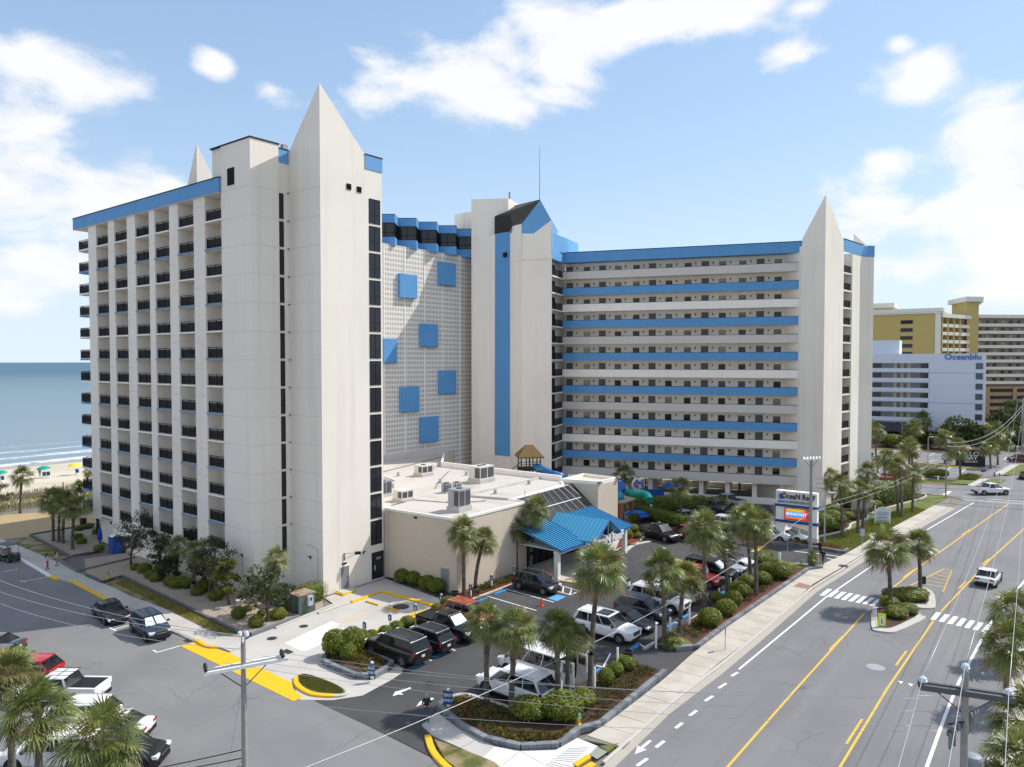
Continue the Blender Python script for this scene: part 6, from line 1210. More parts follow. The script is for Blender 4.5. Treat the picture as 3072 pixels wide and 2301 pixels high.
shrub('tall clipped hedge wall at the foot of the far tower', q('H1', 480, 1130), 5.6, 1.3, 3.0, 'hedges of the far verge', True, R(32)); shrub('long low hedge beside the shaded parked cars', q('A7', 760, 590), 5.2, 1.0, 1.5, 'hedges of the lot', True, rz_); shrub('dark hedge between pool and shaded cars', q('A7', 880, 500), 7.5, 1.0, 1.9, 'hedges of the lot', True, rz_ + .95)
for i, (x, y, r_, h) in enumerate([(900, 440, 1.0, 1.1), (620, 460, 1.4, 1.5), (720, 520, 1.2, 1.5), (520, 560, 1.3, 1.6), (600, 620, 1.2, 1.5), (880, 230, 1.4, 2.4), (1290, 270, .9, 1.2), (1370, 250, .9, 1.2), (480, 470, 1.2, 1.2), (660, 330, 1.1, 1.3)]): shrub(f'{ORD[i]} shrub of the planting behind the pylon sign', q('H6', x, y), r_, None, h, 'shrubs behind the pylon sign')
for i, (x, y, r_, h) in enumerate([(1000, 800, 1.6, 1.8), (1110, 810, 1.3, 1.6), (470, 400, 2.6, 3.2), (400, 390, 1.8, 2.0), (930, 800, 1.2, 1.4)]): shrub(f'{ORD[i]} dark bush on the far side of the cross street', q('H1', x, y), r_, None, h, 'bushes beyond the cross street')
for i, (x, y, r_, h) in enumerate([(545, 690, .8, 1.1), (560, 610, .8, 1.4), (500, 740, .7, 1.2), (590, 740, .5, .8)]): shrub(f'{ORD[i]} leafy shrub at the canopy bed behind the column', q('A7', x, y), r_, None, h, 'shrubs of the canopy bed')
shrub('clipped hedge at the entrance end of the lot', q('B5', 250, 1570), 1.7, .7, 1.0, 'hedges of the lot', True, TH)
for i, (x, y) in enumerate([(870, 1085), (1075, 1120), (980, 1060), (1095, 1310), (860, 1180), (900, 1230), (1335, 1320)]): shrub(f'{ORD[i]} dark low shrub in the shaded gravel near the ocean end', q('B3', x, y), .6, None, .8, 'shrubs in the shaded gravel')
for i, (x, y, r_) in enumerate([(1340, 960, .8), (1060, 870, .7), (1130, 860, .5), (1400, 910, .6)]): shrub(f'{ORD[i]} dark scrubby bush in the gravel bed below the balconies', q('H3', x, y), r_, None, r_ * 1.4, 'scrub in the gravel bed')
# ------------------------------------------------------------------ shore pines and broad trees
def pine(label, base, h, spread, seed, group='wind-bent pines', mm=None, nclump=26, lean=(0, 0), name='pine_tree', ls=.16, per=70):
    r_ = random.Random(seed); o = thing(name, label, 'tree', (base[0], base[1], 0), 0, group); m = MB(); F_ = FB()
    tp = [(lean[0] * t_ * t_ + .12 * math.sin(5 * t_ + seed), lean[1] * t_ * t_ + .12 * math.cos(4 * t_), h * .9 * t_) for t_ in [i / 7 for i in range(8)]]; m.tube(tp, [.14 * (1 - .75 * i / 7) * (h / 5) ** .5 for i in range(8)], 7)
    for i in range(nclump):
        t_ = r_.uniform(.34, 1.0); a_ = i * 2.4 + r_.uniform(-.4, .4); rd = spread * (1.05 - .55 * abs(t_ - .55) * 1.6) * r_.uniform(.25, 1.0); j = min(7, int(t_ * 7)); c0 = Vector(tp[j]); c1 = Vector((c0.x + rd * math.cos(a_), c0.y + rd * math.sin(a_), h * t_ + r_.uniform(-.2, .35)))
        m.tube([c0, c0.lerp(c1, .5) + Vector((0, 0, -.08)), c1], [.045, .03, .015], 5)
        cr_ = spread * r_.uniform(.18, .34); g0 = r_.uniform(.55, 1.5)
        for k_ in range(per):
            d = Vector((r_.gauss(0, 1), r_.gauss(0, 1), r_.gauss(0, .7))).normalized() * cr_ * r_.uniform(.35, 1.0); p0 = c1 + Vector((d.x, d.y, d.z * .7)); u = (d.normalized() + Vector((r_.uniform(-.8, .8), r_.uniform(-.8, .8), r_.uniform(-.2, 1.0)))).normalized(); w = u.cross(Vector((r_.uniform(-1, 1), r_.uniform(-1, 1), r_.uniform(-1, 1)))).normalized() * ls * .33; g_ = g0 * r_.uniform(.7, 1.3)
            F_.add([p0 - w, p0 + w, p0 + u * ls + w * .4, p0 + u * ls - w * .4], [(0, 1, 2, 3)], (g_ * r_.uniform(.9, 1.2), g_, g_ * .9))
    link('trunk', m.mesh('trunk', [bark2], 60), o); link('crown', F_.mesh('crown', mm or pineL), o); return o
pine('dark spreading pine against the first balcony columns', q('H3', 720, 690), 5.6, 2.3, 41, lean=(1.2, .4), nclump=30)
pine('dark pine reaching upwards at the right of the balcony grid', q('H3', 1760, 1080), 5.6, 2.1, 43, lean=(.9, 0), nclump=26); pine('bushy pine at the sunny tower corner before the cabinets', q('H4', 880, 1480), 4.9, 2.1, 44, nclump=34, mm=leafmat('pine_needle_light', (.075, .095, .035), .2, .6), ls=.2)
pine('thin pine between the two gravel bed palms', q('H3', 1090, 700), 4.2, 1.4, 45, nclump=16); pine('sunlit yellow green small tree with pale bent stems by the tower', q('H3', 2000, 1200), 4.0, 1.25, 46, mm=leafmat('yellow_green_leaf', (.17, .19, .04), .3), nclump=22, ls=.2)
pine('dark pine at the left edge before the beach', q('B3', -30, 860), 3.8, 2.0, 47); pine('dark small tree under the end balconies', q('B3', 930, 760), 3.0, 1.3, 48, nclump=16)
for i, (x, y, h, s_) in enumerate([(1300, 440, 7.5, 5.0), (1520, 450, 6.0, 4.6), (1650, 470, 5.5, 4.2), (1090, 420, 4.0, 3.2), (830, 400, 4.0, 3.0), (2140, 330, 9.0, 5.0), (2060, 240, 10, 5.5), (1850, 300, 7.0, 4.0), (2100, 440, 4.5, 3.0), (60, 380, 4.5, 3.0)]):
    pine(f'{ORD[i]} dark broad tree in front of the neighbouring hotels', q('H1', x, y), h, s_, 60 + i, 'trees before the neighbouring hotels', treeL, 26, ls=.55, per=60, name='broad_tree')
for i, (x, y, h, s_) in enumerate([(930, 420, 4.6, 1.7), (1180, 640, 3.6, 1.6), (1420, 560, 3.4, 1.5), (1640, 620, 4.2, 1.6), (1690, 840, 3.2, 1.3), (1230, 760, 2.6, 1.2)]): pine(f'{ORD[i]} dark scrubby pine filling the gravel bed below the balconies', q('H3', x, y + 120), h, s_, 80 + i, 'dark pines below the balconies', nclump=20)
for i, (x, y, r_) in enumerate([(900, 760, .7), (980, 830, .6), (1250, 930, .7), (1480, 960, .7), (1600, 1060, .6), (1700, 1000, .8), (1850, 1120, .7), (1920, 1060, .6), (780, 720, .5), (1150, 740, .8)]): shrub(f'{ORD[i]} ragged dark bush among the gravel bed trunks', q('H3', x, y), r_, None, r_ * 1.5, 'ragged bushes in the gravel bed')
# ------------------------------------------------------------------ ground cover
def inside(p, poly):
    c_ = False; n_ = len(poly); j = n_ - 1
    for i in range(n_):
        if (poly[i][1] > p[1]) != (poly[j][1] > p[1]) and p[0] < (poly[j][0] - poly[i][0]) * (p[1] - poly[i][1]) / (poly[j][1] - poly[i][1]) + poly[i][0]: c_ = not c_
        j = i
    return c_
def scatter(poly, n, seed):
    r_ = random.Random(seed); xs = [p[0] for p in poly]; ys = [p[1] for p in poly]; out_ = []; k_ = 0
    while len(out_) < n and k_ < n * 40:
        k_ += 1; p = (r_.uniform(min(xs), max(xs)), r_.uniform(min(ys), max(ys)))
        if inside(p, poly): out_.append(p)
    return out_
GREEN = [(1, 1, 1), (.7, .8, .8), (1.2, 1.1, .7)]; RED = [(2.6, .45, .6), (3.0, .7, .8), (1.6, .4, .5)]; YEL = [(3.2, 2.0, .5), (2.2, 1.6, .5)]; BRN = [(1.3, .75, .7), (1.0, .6, .6)]
def plants(par, poly, n, pal, z, hs, seed, name='bedding_plants', k=13):
    n = int(n * 1.7); hs *= 1.35; r_ = random.Random(seed); b_ = FB()
    for (x, y) in scatter(poly, n, seed):
        pc = r_.choice(pal); hh = hs * r_.uniform(.6, 1.5)
        for j in range(k):
            a_ = r_.uniform(0, 6.28); d = Vector((math.cos(a_), math.sin(a_), r_.uniform(.2, 1.6))).normalized(); p0 = Vector((x, y, z)) + d * hh * r_.uniform(.1, .7); s_ = hh * r_.uniform(.22, .42); w = d.cross(Vector((r_.uniform(-1, 1), r_.uniform(-1, 1), r_.uniform(-1, 1)))).normalized() * s_ * .5; g_ = r_.uniform(.6, 1.5)
            b_.add([p0 - w, p0 + d * s_ * .5 + w * .2, p0 + d * s_, p0 + w], [(0, 1, 2, 3)], tuple(c * g_ for c in pc))
    o = link(name, b_.mesh(name, bedL), par); tag(o, kind='stuff'); return o
plants(isl, Q('B6', (160, 680), (280, 640), (700, 760), (720, 1060), (500, 990), (240, 850)), 260, GREEN * 5 + RED + YEL + BRN, .30, .22, 1)
plants(isl, Q('B6', (500, 960), (1190, 1020), (1350, 900), (1190, 1060), (830, 1085)), 170, GREEN * 4 + RED + YEL, .30, .2, 2); plants(isl, Q('B6', (1350, 900), (1560, 860), (2150, 395), (2000, 350), (1650, 560), (1450, 760)), 190, RED + BRN * 2 + GREEN * 2, .30, .16, 3); plants(isl, Q('B6', (1500, 560), (1900, 320), (2100, 380), (1600, 800)), 120, GREEN + BRN, .30, .22, 4)
plants(FIb, Q('D1', (480, 650), (780, 570), (1150, 735), (930, 890)), 230, GREEN * 2 + YEL + RED, .28, .2, 5); plants(FIb, Q('D1', (360, 680), (520, 610), (620, 760)), 60, GREEN, .28, .2, 6)
plants(bed2, Q('A7', (1090, 1600), (1300, 1430), (1900, 1020), (1600, 1090), (1100, 1420), (900, 1540)), 420, GREEN * 2 + RED + BRN, .28, .22, 7); plants(LB2, Q('B4', (860, 1220), (1210, 1095), (1210, 1055), (900, 1150)), 90, GREEN * 3, .15, .3, 8)
plants(SB_, Q('H6', (-300, 800), (0, 840), (800, 960), (760, 920), (200, 830)), 160, RED + GREEN + YEL, .3, .2, 9); plants(VB, [q('H6', 450, 700), q('H6', 800, 640), q('H6', 900, 520), q('H6', 1200, 400), q('H6', 1700, 200), q('H6', 900, 300), q('H6', 500, 500)], 300, GREEN * 2 + BRN, .16, .35, 10)
o = plants(None, Q('H1', (1340, 840), (1540, 850), (1630, 800), (1420, 790)), 140, YEL + GREEN, .05, .5, 11, 'flower_bed'); tag(o, 'bed of yellow green flowers at the far street corner', 'flower bed')
def grass(poly, n, hgt_, seed, mm, nm, z, lab, w=.012, pal=((1, 1, 1),)):
    r_ = random.Random(seed); b_ = FB()
    for (x, y) in scatter(poly, n, seed):
        a_ = r_.uniform(0, 6.28); l_ = hgt_ * r_.uniform(.6, 1.3); u = Vector((math.cos(a_), math.sin(a_), 0)); t_ = Vector((r_.uniform(-.4, .4) * l_, r_.uniform(-.4, .4) * l_, l_)); p0 = Vector((x, y, z)); g_ = r_.uniform(.65, 1.35); pc = r_.choice(pal)
        b_.add([p0 - u * w, p0 + u * w, p0 + t_], [(0, 1, 2)], tuple(c * g_ for c in pc))
    o = link(nm, b_.mesh(nm, mm)); tag(o, lab, 'grass', kind='stuff'); return o
lawnL = leafmat('lawn_blade', (.19, .205, .05))
grass(smoothp(Q('D3', (1450, 680), (1530, 650), (1837, 760), (1950, 830), (1940, 870), (1700, 860), (1560, 820), (1460, 740))), 9000, .09, 1, lawnL, 'grass', .15, 'mown grass of the yellow kerbed island', .02)
grass(Q('H6', (430, 765), (600, 890), (880, 975), (1270, 775), (1740, 525), (2209, 285), (2000, 230), (1500, 350), (1250, 480), (900, 640)), 24000, .10, 2, lawnL, 'grass', .11, 'lawn blades along the far verge', .03, ((1.1, 1.05, .8), (1.5, 1.2, .9), (.8, 1, .8)))
grass([q('H3', 500, 900), q('H3', 640, 850), q('H3', 2100, 1560), q('H3', 1900, 1590), q('H3', 1200, 1240)], 9000, .10, 3, lawnL, 'grass', .14, 'patchy grass strip beside the gravel bed', .02, ((1, 1, 1), (2.2, 1.5, 1.6)))
grass([W2(-60, 68), W2(70, 68), W2(70, 84), W2(-60, 84)], 30000, .9, 4, duneL, 'dune_grass', -.05, 'tall yellow green dune grass before the beach', .03, ((1, 1, 1), (.5, .6, .6), (1.2, 1.05, .7)))
r_ = random.Random(8); st_ = MB()
for (x, y) in scatter([q('H3', 150, 795), q('H3', 340, 880), q('H3', 620, 830), q('H3', 2200, 1580), q('A5', 1310, 965), q('A5', 1560, 870), W2(-.3, .3), W2(-.3, 4.4), W2(-4.4, 4.4), W2(-4.6, 26)], 3600, 3) + scatter(Q('B3', (360, 1145), (1030, 1030), (1100, 1280), (780, 1360)), 700, 4):
    s_ = r_.uniform(.04, .11); z = .16
    st_.add([(x + s_, y, z), (x - s_ * .5, y + s_ * .8, z), (x - s_ * .6, y - s_ * .7, z), (x + r_.uniform(-.3, .3) * s_, y + r_.uniform(-.3, .3) * s_, z + s_ * .8)], [(0, 1, 3), (1, 2, 3), (2, 0, 3)])
tag(st_.obj('gravel_stones', [mat('gravel_stone', (.42, .355, .29), .95, .45, 11)], None), 'pale loose stones covering the gravel beds', 'gravel', kind='stuff')
# ================================================================== NEIGHBOURING BUILDINGS
yw = mat('ochre_stucco', (.50, .385, .145), .85, .06, .3, .1, 20); cream = mat('cream_band', (.72, .70, .64), .8, .05, 1); palebl = mat('pale_blue_wall', (.64, .69, .80), .8, .04, .3); lineb = mat('navy_line', (.10, .16, .30), .7); brownw = mat('brown_corridor', (.30, .24, .20), .9, .3, 2); orangeb = mat('orange_stucco', (.40, .27, .15), .85, .08, .5)
def wallframe(p0, p1):
    p0, p1 = Vector(p0), Vector(p1); d = (p1 - p0).normalized(); return p0, d, Vector((-d.y, d.x)), (p1 - p0).length, math.atan2(d.y, d.x)
def nz_(k, x, y, Yd): d = ray(*px(k, x, y)); return CAMH + d[2] * Yd / d[1]
o_, e_, n_, ln_, rz2 = wallframe((95, 214), (125.8, 195.2))
wb = thing('white_hotel', 'pale blue white eight storey hotel with long recessed balconies beyond the cross street', 'building', (o_.x, o_.y, 0), rz2)
ZT = 24.0
m = MB(); m.box(0, ln_, .0, 14, 0, ZT); m.box(-6, 15.6, 2, 12, ZT, ZT + 3.9); m.obj('wall', [palebl], wb)
m = MB(); m.box(ln_ + .002, ln_ + .12, 0, 13.9, .1, ZT - .1); m.obj('side_wall', [stucco2], wb)
x0_, x1_ = 8.8, 22.9
for i in range(7):
    z = ZT - 4.0 - 2.74 * i; zt = z + 1.45
    m = MB(); m.box(x0_, x1_, -.05, -.012, z, zt); m.obj('balcony_recess', [brownw if False else mat('grey_recess', (.16, .17, .19), .8, .2, 1)], wb)
    for xa, xb in ((x0_, x0_ + 2.5), (x1_ - 1.9, x1_)): m = MB(); m.box(xa, xb, -.08, -.052, z + .02, zt - .02); m.obj('window', [glass], wb)
    for j in range(5): m = MB(); xa = x0_ + 5.6 + j * .85; m.box(xa, xa + .75, -.075, -.052, z + .02, zt - .05); m.obj('window', [glass3 if j % 2 else glass2], wb)
    m = MB(); m.box(x0_ - .1, x1_ + .1, -.35, -.01, z - 1.05, z + .02); m.obj('balcony_front', [palebl], wb)
    m = MB(); m.box(.02, ln_, -.03, -.011, z - 1.25, z - 1.17); m.obj('floor_line', [lineb if i in (0, 3) else stucco2], wb)
    m = MB(); m.box(ln_ - 2.2, ln_ - .55, -.08, -.011, z - .15, z + 1.5); m.box(ln_ - 2.05, ln_ - .7, -.1, -.08, z, z + 1.4, 1); m.obj('window', [lineb, glass3], wb)
    for j in range(3): m = MB(); m.box(ln_ + .12, ln_ + .16, 2 + j * 4, 3.0 + j * 4, z, z + 1.3); m.obj('window', [glass3], wb)
m = MB(); m.add([(x0_ - .6, -3, 2.6), (x1_ + .2, -3, 2.6), (x1_ + .2, -.02, 4.7), (x0_ - .2, -.02, 4.7)], [(0, 1, 2, 3)]); m.box(x0_ - .6, x1_ + .2, -3.02, -2.9, 2.4, 2.65); m.obj('awning', [mat('dark_awning', (.045, .045, .055), .8, .2, 2)], wb)
m = MB(); m.box(x0_, x1_, -.06, -.013, 0, 2.6); m.obj('shop_front', [glass], wb)
text(wb, 'roof_sign', 'Oceanblu', 2.2, mat('sign_blue', (.05, .15, .45), .5), (ln_ - 5.2, -.12, ZT - .9), (R(90), 0, 0), .05, 1.0)
o_, e_, n_, ln_, rz2 = wallframe((104, 281), (145.6, 250.0))
yb = thing('yellow_hotel', 'ochre yellow hotel tower with white balcony bands behind the pale blue one', 'building', (o_.x, o_.y, 0), rz2)
m = MB(); m.box(0, ln_, 0, 18, 0, 38.3); m.box(24, 37, 3, 9, 38.3, 42.5); m.obj('wall', [yw], yb)
m = MB(); m.box(-.2, ln_ + .5, -.5, 18, 38.3, 38.9); m.box(-.4, ln_ + .8, -.8, 18, 38.9, 40.1); m.box(24, 37.2, 2.9, 9, 41.0, 42.7); m.obj('cornice', [cream], yb)
for i in range(9): m = MB(); m.box(ln_ - 12.2, ln_ - 8.4, -.08, .0, 36.2 - i * 2.75 - 1.3, 36.2 - i * 2.75); m.obj('window', [glass], yb)
m = MB(); m.box(ln_ - 1.6, ln_ + .02, -.25, .0, 0, 38.3); m.obj('corner_pilaster', [cream], yb)
# balcony return and right wing
P_ = Vector((146.2, 250.6)); dirs = [((146.4, 250.8), (163.5, 263.0)), ((178.5, 282), (232, 286))]
def bands(p0, p1, ztop, nb, pitch, nm, cols):
    a_, d_, nn, l_, rz3 = wallframe(p0, p1); th_ = link(nm, bpy.data.meshes.new(nm), yb); th_.matrix_parent_inverse = Matrix(); 
    loc = Matrix.Translation((o_.x, o_.y, 0)) @ Matrix.Rotation(rz2, 4, 'Z'); W_ = Matrix.Translation((a_.x, a_.y, 0)) @ Matrix.Rotation(rz3, 4, 'Z'); th_.matrix_local = loc.inverted() @ W_
    me = MB(); me.box(0, l_, 1.2, 12, 0, ztop - .5); me.box(-.3, l_ + .3, -.5, 12, ztop - .5, ztop + .8, 1); th_.data = me.mesh(nm, [brownw, cream])
    for i in range(nb):
        z = ztop - 2.6 - pitch * i; m = MB(); m.box(0, l_, -.1, .15, z - 1.15, z); m.box(0, l_, .1, 1.2, z - 1.15, z - .95); m.obj('balcony_front', [cream], th_)
        for j in range(int(l_ / 3.2)): m = MB(); m.box(.8 + j * 3.2, 2.2 + j * 3.2, 1.12, 1.19, z - .9, z + 1.2); m.obj('balcony_door', [glass if (i + j) % 3 else glass2], th_)
    for j in range(cols + 1): m = MB(); m.box(j * l_ / max(1, cols) * .62, j * l_ / max(1, cols) * .62 + .6, -.2, 1.2, 0, ztop - .5); m.obj('pier', [yw], th_) if cols else None
    return th_
bands(*dirs[0], 37.4, 10, 2.75, 'balcony_wing', 3); rw = bands(*dirs[1], 39.0, 9, 2.76, 'right_wing', 0)
m = MB(); 
t0_, t1_ = Vector((162.2, 262.6)), Vector((167.0, 263.5))
loc = (Matrix.Translation((o_.x, o_.y, 0)) @ Matrix.Rotation(rz2, 4, 'Z')).inverted()
def lc(p): v = loc @ Vector((p[0], p[1], 0)); return (v.x, v.y)
m.prism([lc(t0_), lc(t1_), lc((176, 278)), lc((166, 278))], 0, 43.6); m.obj('stair_tower', [yw], yb); m = MB(); m.prism([lc(t0_ + Vector((-1, -1))), lc(t1_ + Vector((1, -1))), lc((177, 279)), lc((165, 279))], 43.2, 44.9); m.obj('tower_cornice', [cream], yb)
m = MB(); m.box(0, 53, -.6, 1.0, 0, 12.2)
for i in range(4): m.box(0, 53, -.72, -.6, 2.0 + i * 2.7, 3.3 + i * 2.7, 1)
for j in range(5): m.box(3 + j * 11, 4.6 + j * 11, -1.0, -.6, 0, 12.2, 0)
m.obj('parking_podium', [orangeb, glass], rw)
o_, e_, n_, ln_, rz2 = wallframe((133, 178), (152, 176)); ob = thing('low_building', 'low tan building with orange band at the right edge under trees', 'building', (o_.x, o_.y, 0), rz2)
m = MB(); m.box(0, ln_ + 10, 0, 12, 0, 7.5); m.obj('wall', [orangeb], ob); m = MB(); m.box(-.1, ln_ + 10, -.2, 12, 7.5, 9.2); m.obj('parapet', [cream], ob); m = MB(); m.box(1, ln_ + 8, -.1, 0, .3, 3.2); m.obj('shop_front', [glass], ob)
# dark resort sign
p0, p1 = q('H1', 1310, 650), q('H1', 1695, 665); o_, e_, n_, ln_, rz2 = wallframe(p0, p1)
rsg = thing('resort_sign', 'dark navy monument sign with white letters beyond the cross street', 'sign', (o_.x, o_.y, 0), rz2); m = MB(); m.box(0, ln_, 0, .6, 0, 3.4); m.obj('panel', [mat('navy_panel', (.016, .020, .032), .4)], rsg)
text(rsg, 'letters', 'WILLOW', 1.25, wht, (ln_ * .52, -.05, 2.6), (R(90), 0, 0), .04, 1.1); text(rsg, 'letters', 'BAY', 1.1, wht, (ln_ * .52, -.05, 1.7), (R(90), 0, 0), .04, 1.1); text(rsg, 'letters', 'RESORT', .5, wht, (ln_ * .52, -.05, .95), (R(90), 0, 0), .04, 1.3)
# ================================================================== PYLON SIGN
L0 = Vector(q('B5', 470, 1190)); R0 = Vector(q('B5', 1190, 1290)); o_, e_, n_, ln_, rz2 = wallframe(L0, R0); ln_ = 4.75
pyl = thing('pylon_sign', 'large white pylon sign with blue bands and lit message board at the lot entrance', 'sign', (L0.x, L0.y, 0), rz2)
zz_ = lambda y: hgt(*px('B5', 470, y), L0)
zt, zb1, zb2, zc1, zc2 = zz_(245), zz_(488), zz_(530), zz_(772), zz_(818)
m = MB(); m.box(0, ln_, 0, .9, zc2 - .35, zt); m.obj('cabinet', [stucco2], pyl); m = MB(); m.box(.08, ln_ - .9, -.03, 0, zb1 + .05, zt - .12); m.obj('name_panel', [mat('sign_panel', (.60, .61, .63), .5)], pyl)
navy = mat('sign_navy', (.015, .07, .26), .5)
for a_, b_ in ((zb2, zb1), (zc2, zc1)): m = MB(); m.box(-.12, ln_ + .12, -.12, 1.02, a_, b_); m.obj('blue_band', [navy], pyl)
m = MB(); m.box(.0, .95, .06, .84, 0, zc2 - .3); m.obj('leg', [stucco2], pyl); m = MB(); m.box(ln_ - 1.0, ln_, .06, .84, 0, zc2 - .3); m.obj('leg', [stucco2], pyl)
for x in (-.06, ln_ - 1.06): m = MB(); m.box(x, x + 1.12, 0, .9, 0, 1.0); m.obj('leg_base', [greyst], pyl)
text(pyl, 'letters', 'OceaN ReeF', .92, mat('letter_dark', (.035, .03, .025), .5), (2.62, -.06, zb1 + 1.02), (R(90), 0, 0), .03, .80); text(pyl, 'letters', 'A SEASIDE RESORT', .36, mat('letter_olive', (.16, .13, .05), .5), (2.65, -.05, zb1 + .34), (R(90), 0, 0), .02, .95)
m = MB(); pts = []
for i in range(16): r0 = .50 if i % 2 == 0 else .26; pts.append((.62 + r0 * .8 * math.sin(i * math.pi / 8), -.055, zb1 + .95 + r0 * math.cos(i * math.pi / 8)))
m.face(*pts); m.face((.2, -.055, zb1 + .2), (1.1, -.055, zb1 + .26), (1.15, -.055, zb1 + .4), (.25, -.055, zb1 + .36)); m.obj('emblem', [mat('emblem_blue', (.02, .09, .40), .5)], pyl); m = MB(); m.face(*[(.98 + .2 * math.cos(i * .52), -.045, zb1 + 1.42 + .2 * math.sin(i * .52)) for i in range(12)]); m.obj('emblem_sun', [mat('emblem_gold', (.65, .38, .05), .5)], pyl)
led = bpy.data.materials.new('message_board'); led.use_nodes = True; t = led.node_tree; p = t.nodes['Principled BSDF']; tcc = tn('ShaderNodeTexCoord'); sep = tn('ShaderNodeSeparateXYZ'); t.links.new(tcc.outputs['Generated'], sep.inputs[0])
rpz = tn('ShaderNodeValToRGB'); cr_ = rpz.color_ramp; cr_.interpolation = 'EASE'; cr_.elements[0].color = (.75, .02, .01, 1); cr_.elements[1].color = (.9, .45, .02, 1); cr_.elements[1].position = .95
for pos, c_ in ((.16, (.80, .25, .02, 1)), (.30, (.03, .30, .75, 1)), (.68, (.03, .33, .78, 1)), (.80, (.85, .5, .02, 1))): e__ = cr_.elements.new(pos); e__.color = c_
t.links.new(sep.outputs[2], rpz.inputs[0]); edge = tm('ABSOLUTE', tm('SUBTRACT', sep.outputs[0], .45)); mk = tn('ShaderNodeMapRange'); mk.inputs[1].default_value = .28; mk.inputs[2].default_value = .48; t.links.new(edge, mk.inputs[0])
mxl = tn('ShaderNodeMix', data_type='RGBA'); t.links.new(mk.outputs[0], mxl.inputs[0]); t.links.new(rpz.outputs[0], mxl.inputs[6]); mxl.inputs[7].default_value = (.85, .03, .01, 1); t.links.new(mxl.outputs[2], p.inputs['Base Color']); t.links.new(mxl.outputs[2], p.inputs['Emission Color']); p.inputs['Emission Strength'].default_value = .3
m = MB(); m.box(1.0, ln_ - .95, -.06, 0, zc1 + .08, zb2 - .1); m.obj('message_frame', [dark], pyl); m = MB(); m.box(1.06, ln_ - 1.0, -.075, -.06, zc1 + .14, zb2 - .16); m.obj('message_board', [led], pyl)
lw_ = mat('led_white', (.85, .9, .95), .5, emit=.35); text(pyl, 'message_letters', 'BREAKFAST', .5, lw_, (2.42, -.085, (zc1 + zb2) / 2 + .0), (R(90), 0, 0), .005, .92)
# ================================================================== UTILITY POLES AND WIRES
wood = mat('pole_wood', (.29, .285, .275), .9, .25, 4, .5, 18); wood2 = mat('crossarm_white', (.74, .74, .72), .8, .1, 4); wood3 = mat('crossarm_grey', (.10, .105, .115), .8, .2, 4); porc = mat('porcelain', (.62, .68, .74), .15, .1, 3, spec=.7)
def insul(m, x, y, z, k=1, s_=1.0):
    m.lathe([(.03 * s_, 0), (.06 * s_, .02), (.09 * s_, .06), (.06 * s_, .08), (.10 * s_, .12), (.06 * s_, .16), (.085 * s_, .2), (.03 * s_, .26)], 8, k, (x, y, z))
def upole(label, p, h, r0, r1): o = thing('utility_pole', label, 'utility pole', (p[0], p[1], 0)); m = MB(); m.tube([(0, 0, 0), (0, 0, h * .5), (0, 0, h)], [r0, (r0 + r1) / 2, r1], 10); m.obj('pole', [wood], o, 60); return o
NP = (-11.1, 30.0); nzp = hgt(*px('D3', 800, 285), NP)
u1 = upole('weathered utility pole with double white crossarm at the bottom', NP, nzp, .14, .10)
d1 = Vector((at('D3', 1130, 300, 28.4)[0] - at('D3', 470, 560, 31.4)[0], 28.6 - 31.4)).normalized(); AR = R(28); armd = Vector((math.cos(AR), math.sin(AR), 0)); armn = Vector((-armd.y, armd.x, 0))
for s_ in (-.17, .17):
    m = MB(); c_ = armn * s_ + Vector((0, 0, nzp - .95)); m.cbox(c_ + armd * 0.1, (3.3, .11, .13), 0, AR); m.obj('crossarm', [wood2], u1)
    for x in (-1.45, 1.55): m = MB(); e1 = c_ + armd * x; insul(m, e1.x, e1.y, e1.z + .07, 0, 1.0); m.obj('insulator', [mat('dark_porcelain', (.03, .03, .035), .3)], u1)
m = MB(); m.tube([Vector((0, 0, nzp - 1.9)), armd * 1.0 + Vector((0, 0, nzp - 1.0))], .025, 5); m.tube([Vector((0, 0, nzp - 1.9)), armd * -1.0 + Vector((0, 0, nzp - 1.0))], .025, 5); m.obj('arm_brace', [wood3], u1)
m = MB()
for x in (-.14, .14): m.tube([(x * .5, 0, nzp), (x * .5, 0, nzp + .25)], .02, 5, 1); insul(m, x, 0, nzp + .22, 0, 1.1)
m.obj('top_insulator', [porc, wood3], u1); m = MB(); m.tube([(0, 0, nzp - 6.3), (-.9, .35, nzp - 5.9)], .05, 6); m.tube([(-.9, .35, nzp - 5.9), (-.05, 0, nzp - 4.9)], .012, 4); m.tube([(-.9, .35, nzp - 5.9), (-.15, 0, nzp - 2.2)], .01, 4); m.obj('guy_strut', [alu], u1)
RP = (16.5, 26.4); rzp = hgt(*px('D4', 1480, 300), RP)
u2 = upole('dark utility pole with wide crossarm and transformers gear at the lower right', RP, rzp, .15, .115)
AR2 = R(-22); a2d = Vector((math.cos(AR2), math.sin(AR2), 0))
for s_ in (-.16, .16): m = MB(); m.cbox(a2d * .0 + Vector((-a2d.y * s_, a2d.x * s_, rzp - .75)), (3.0, .15, .2), 0, AR2); m.obj('crossarm', [wood3], u2)
for x in (-1.35, 0, 1.35): m = MB(); c_ = a2d * x; insul(m, c_.x, c_.y, rzp - .66 + (.7 if x == 0 else 0), 0, 1.6); m.obj('insulator', [porc], u2)
m = MB()
for x in (-.95, .95): m.tube([a2d * x + Vector((0, 0, rzp - .85)), (0, 0, rzp - 1.6)], .025, 5)
m.obj('arm_brace', [wood3], u2)
m = MB(); m.cbox((0, .12, rzp - 1.95), (2.6, .14, .17), 0, R(40)); m.obj('crossarm', [wood3], u2)
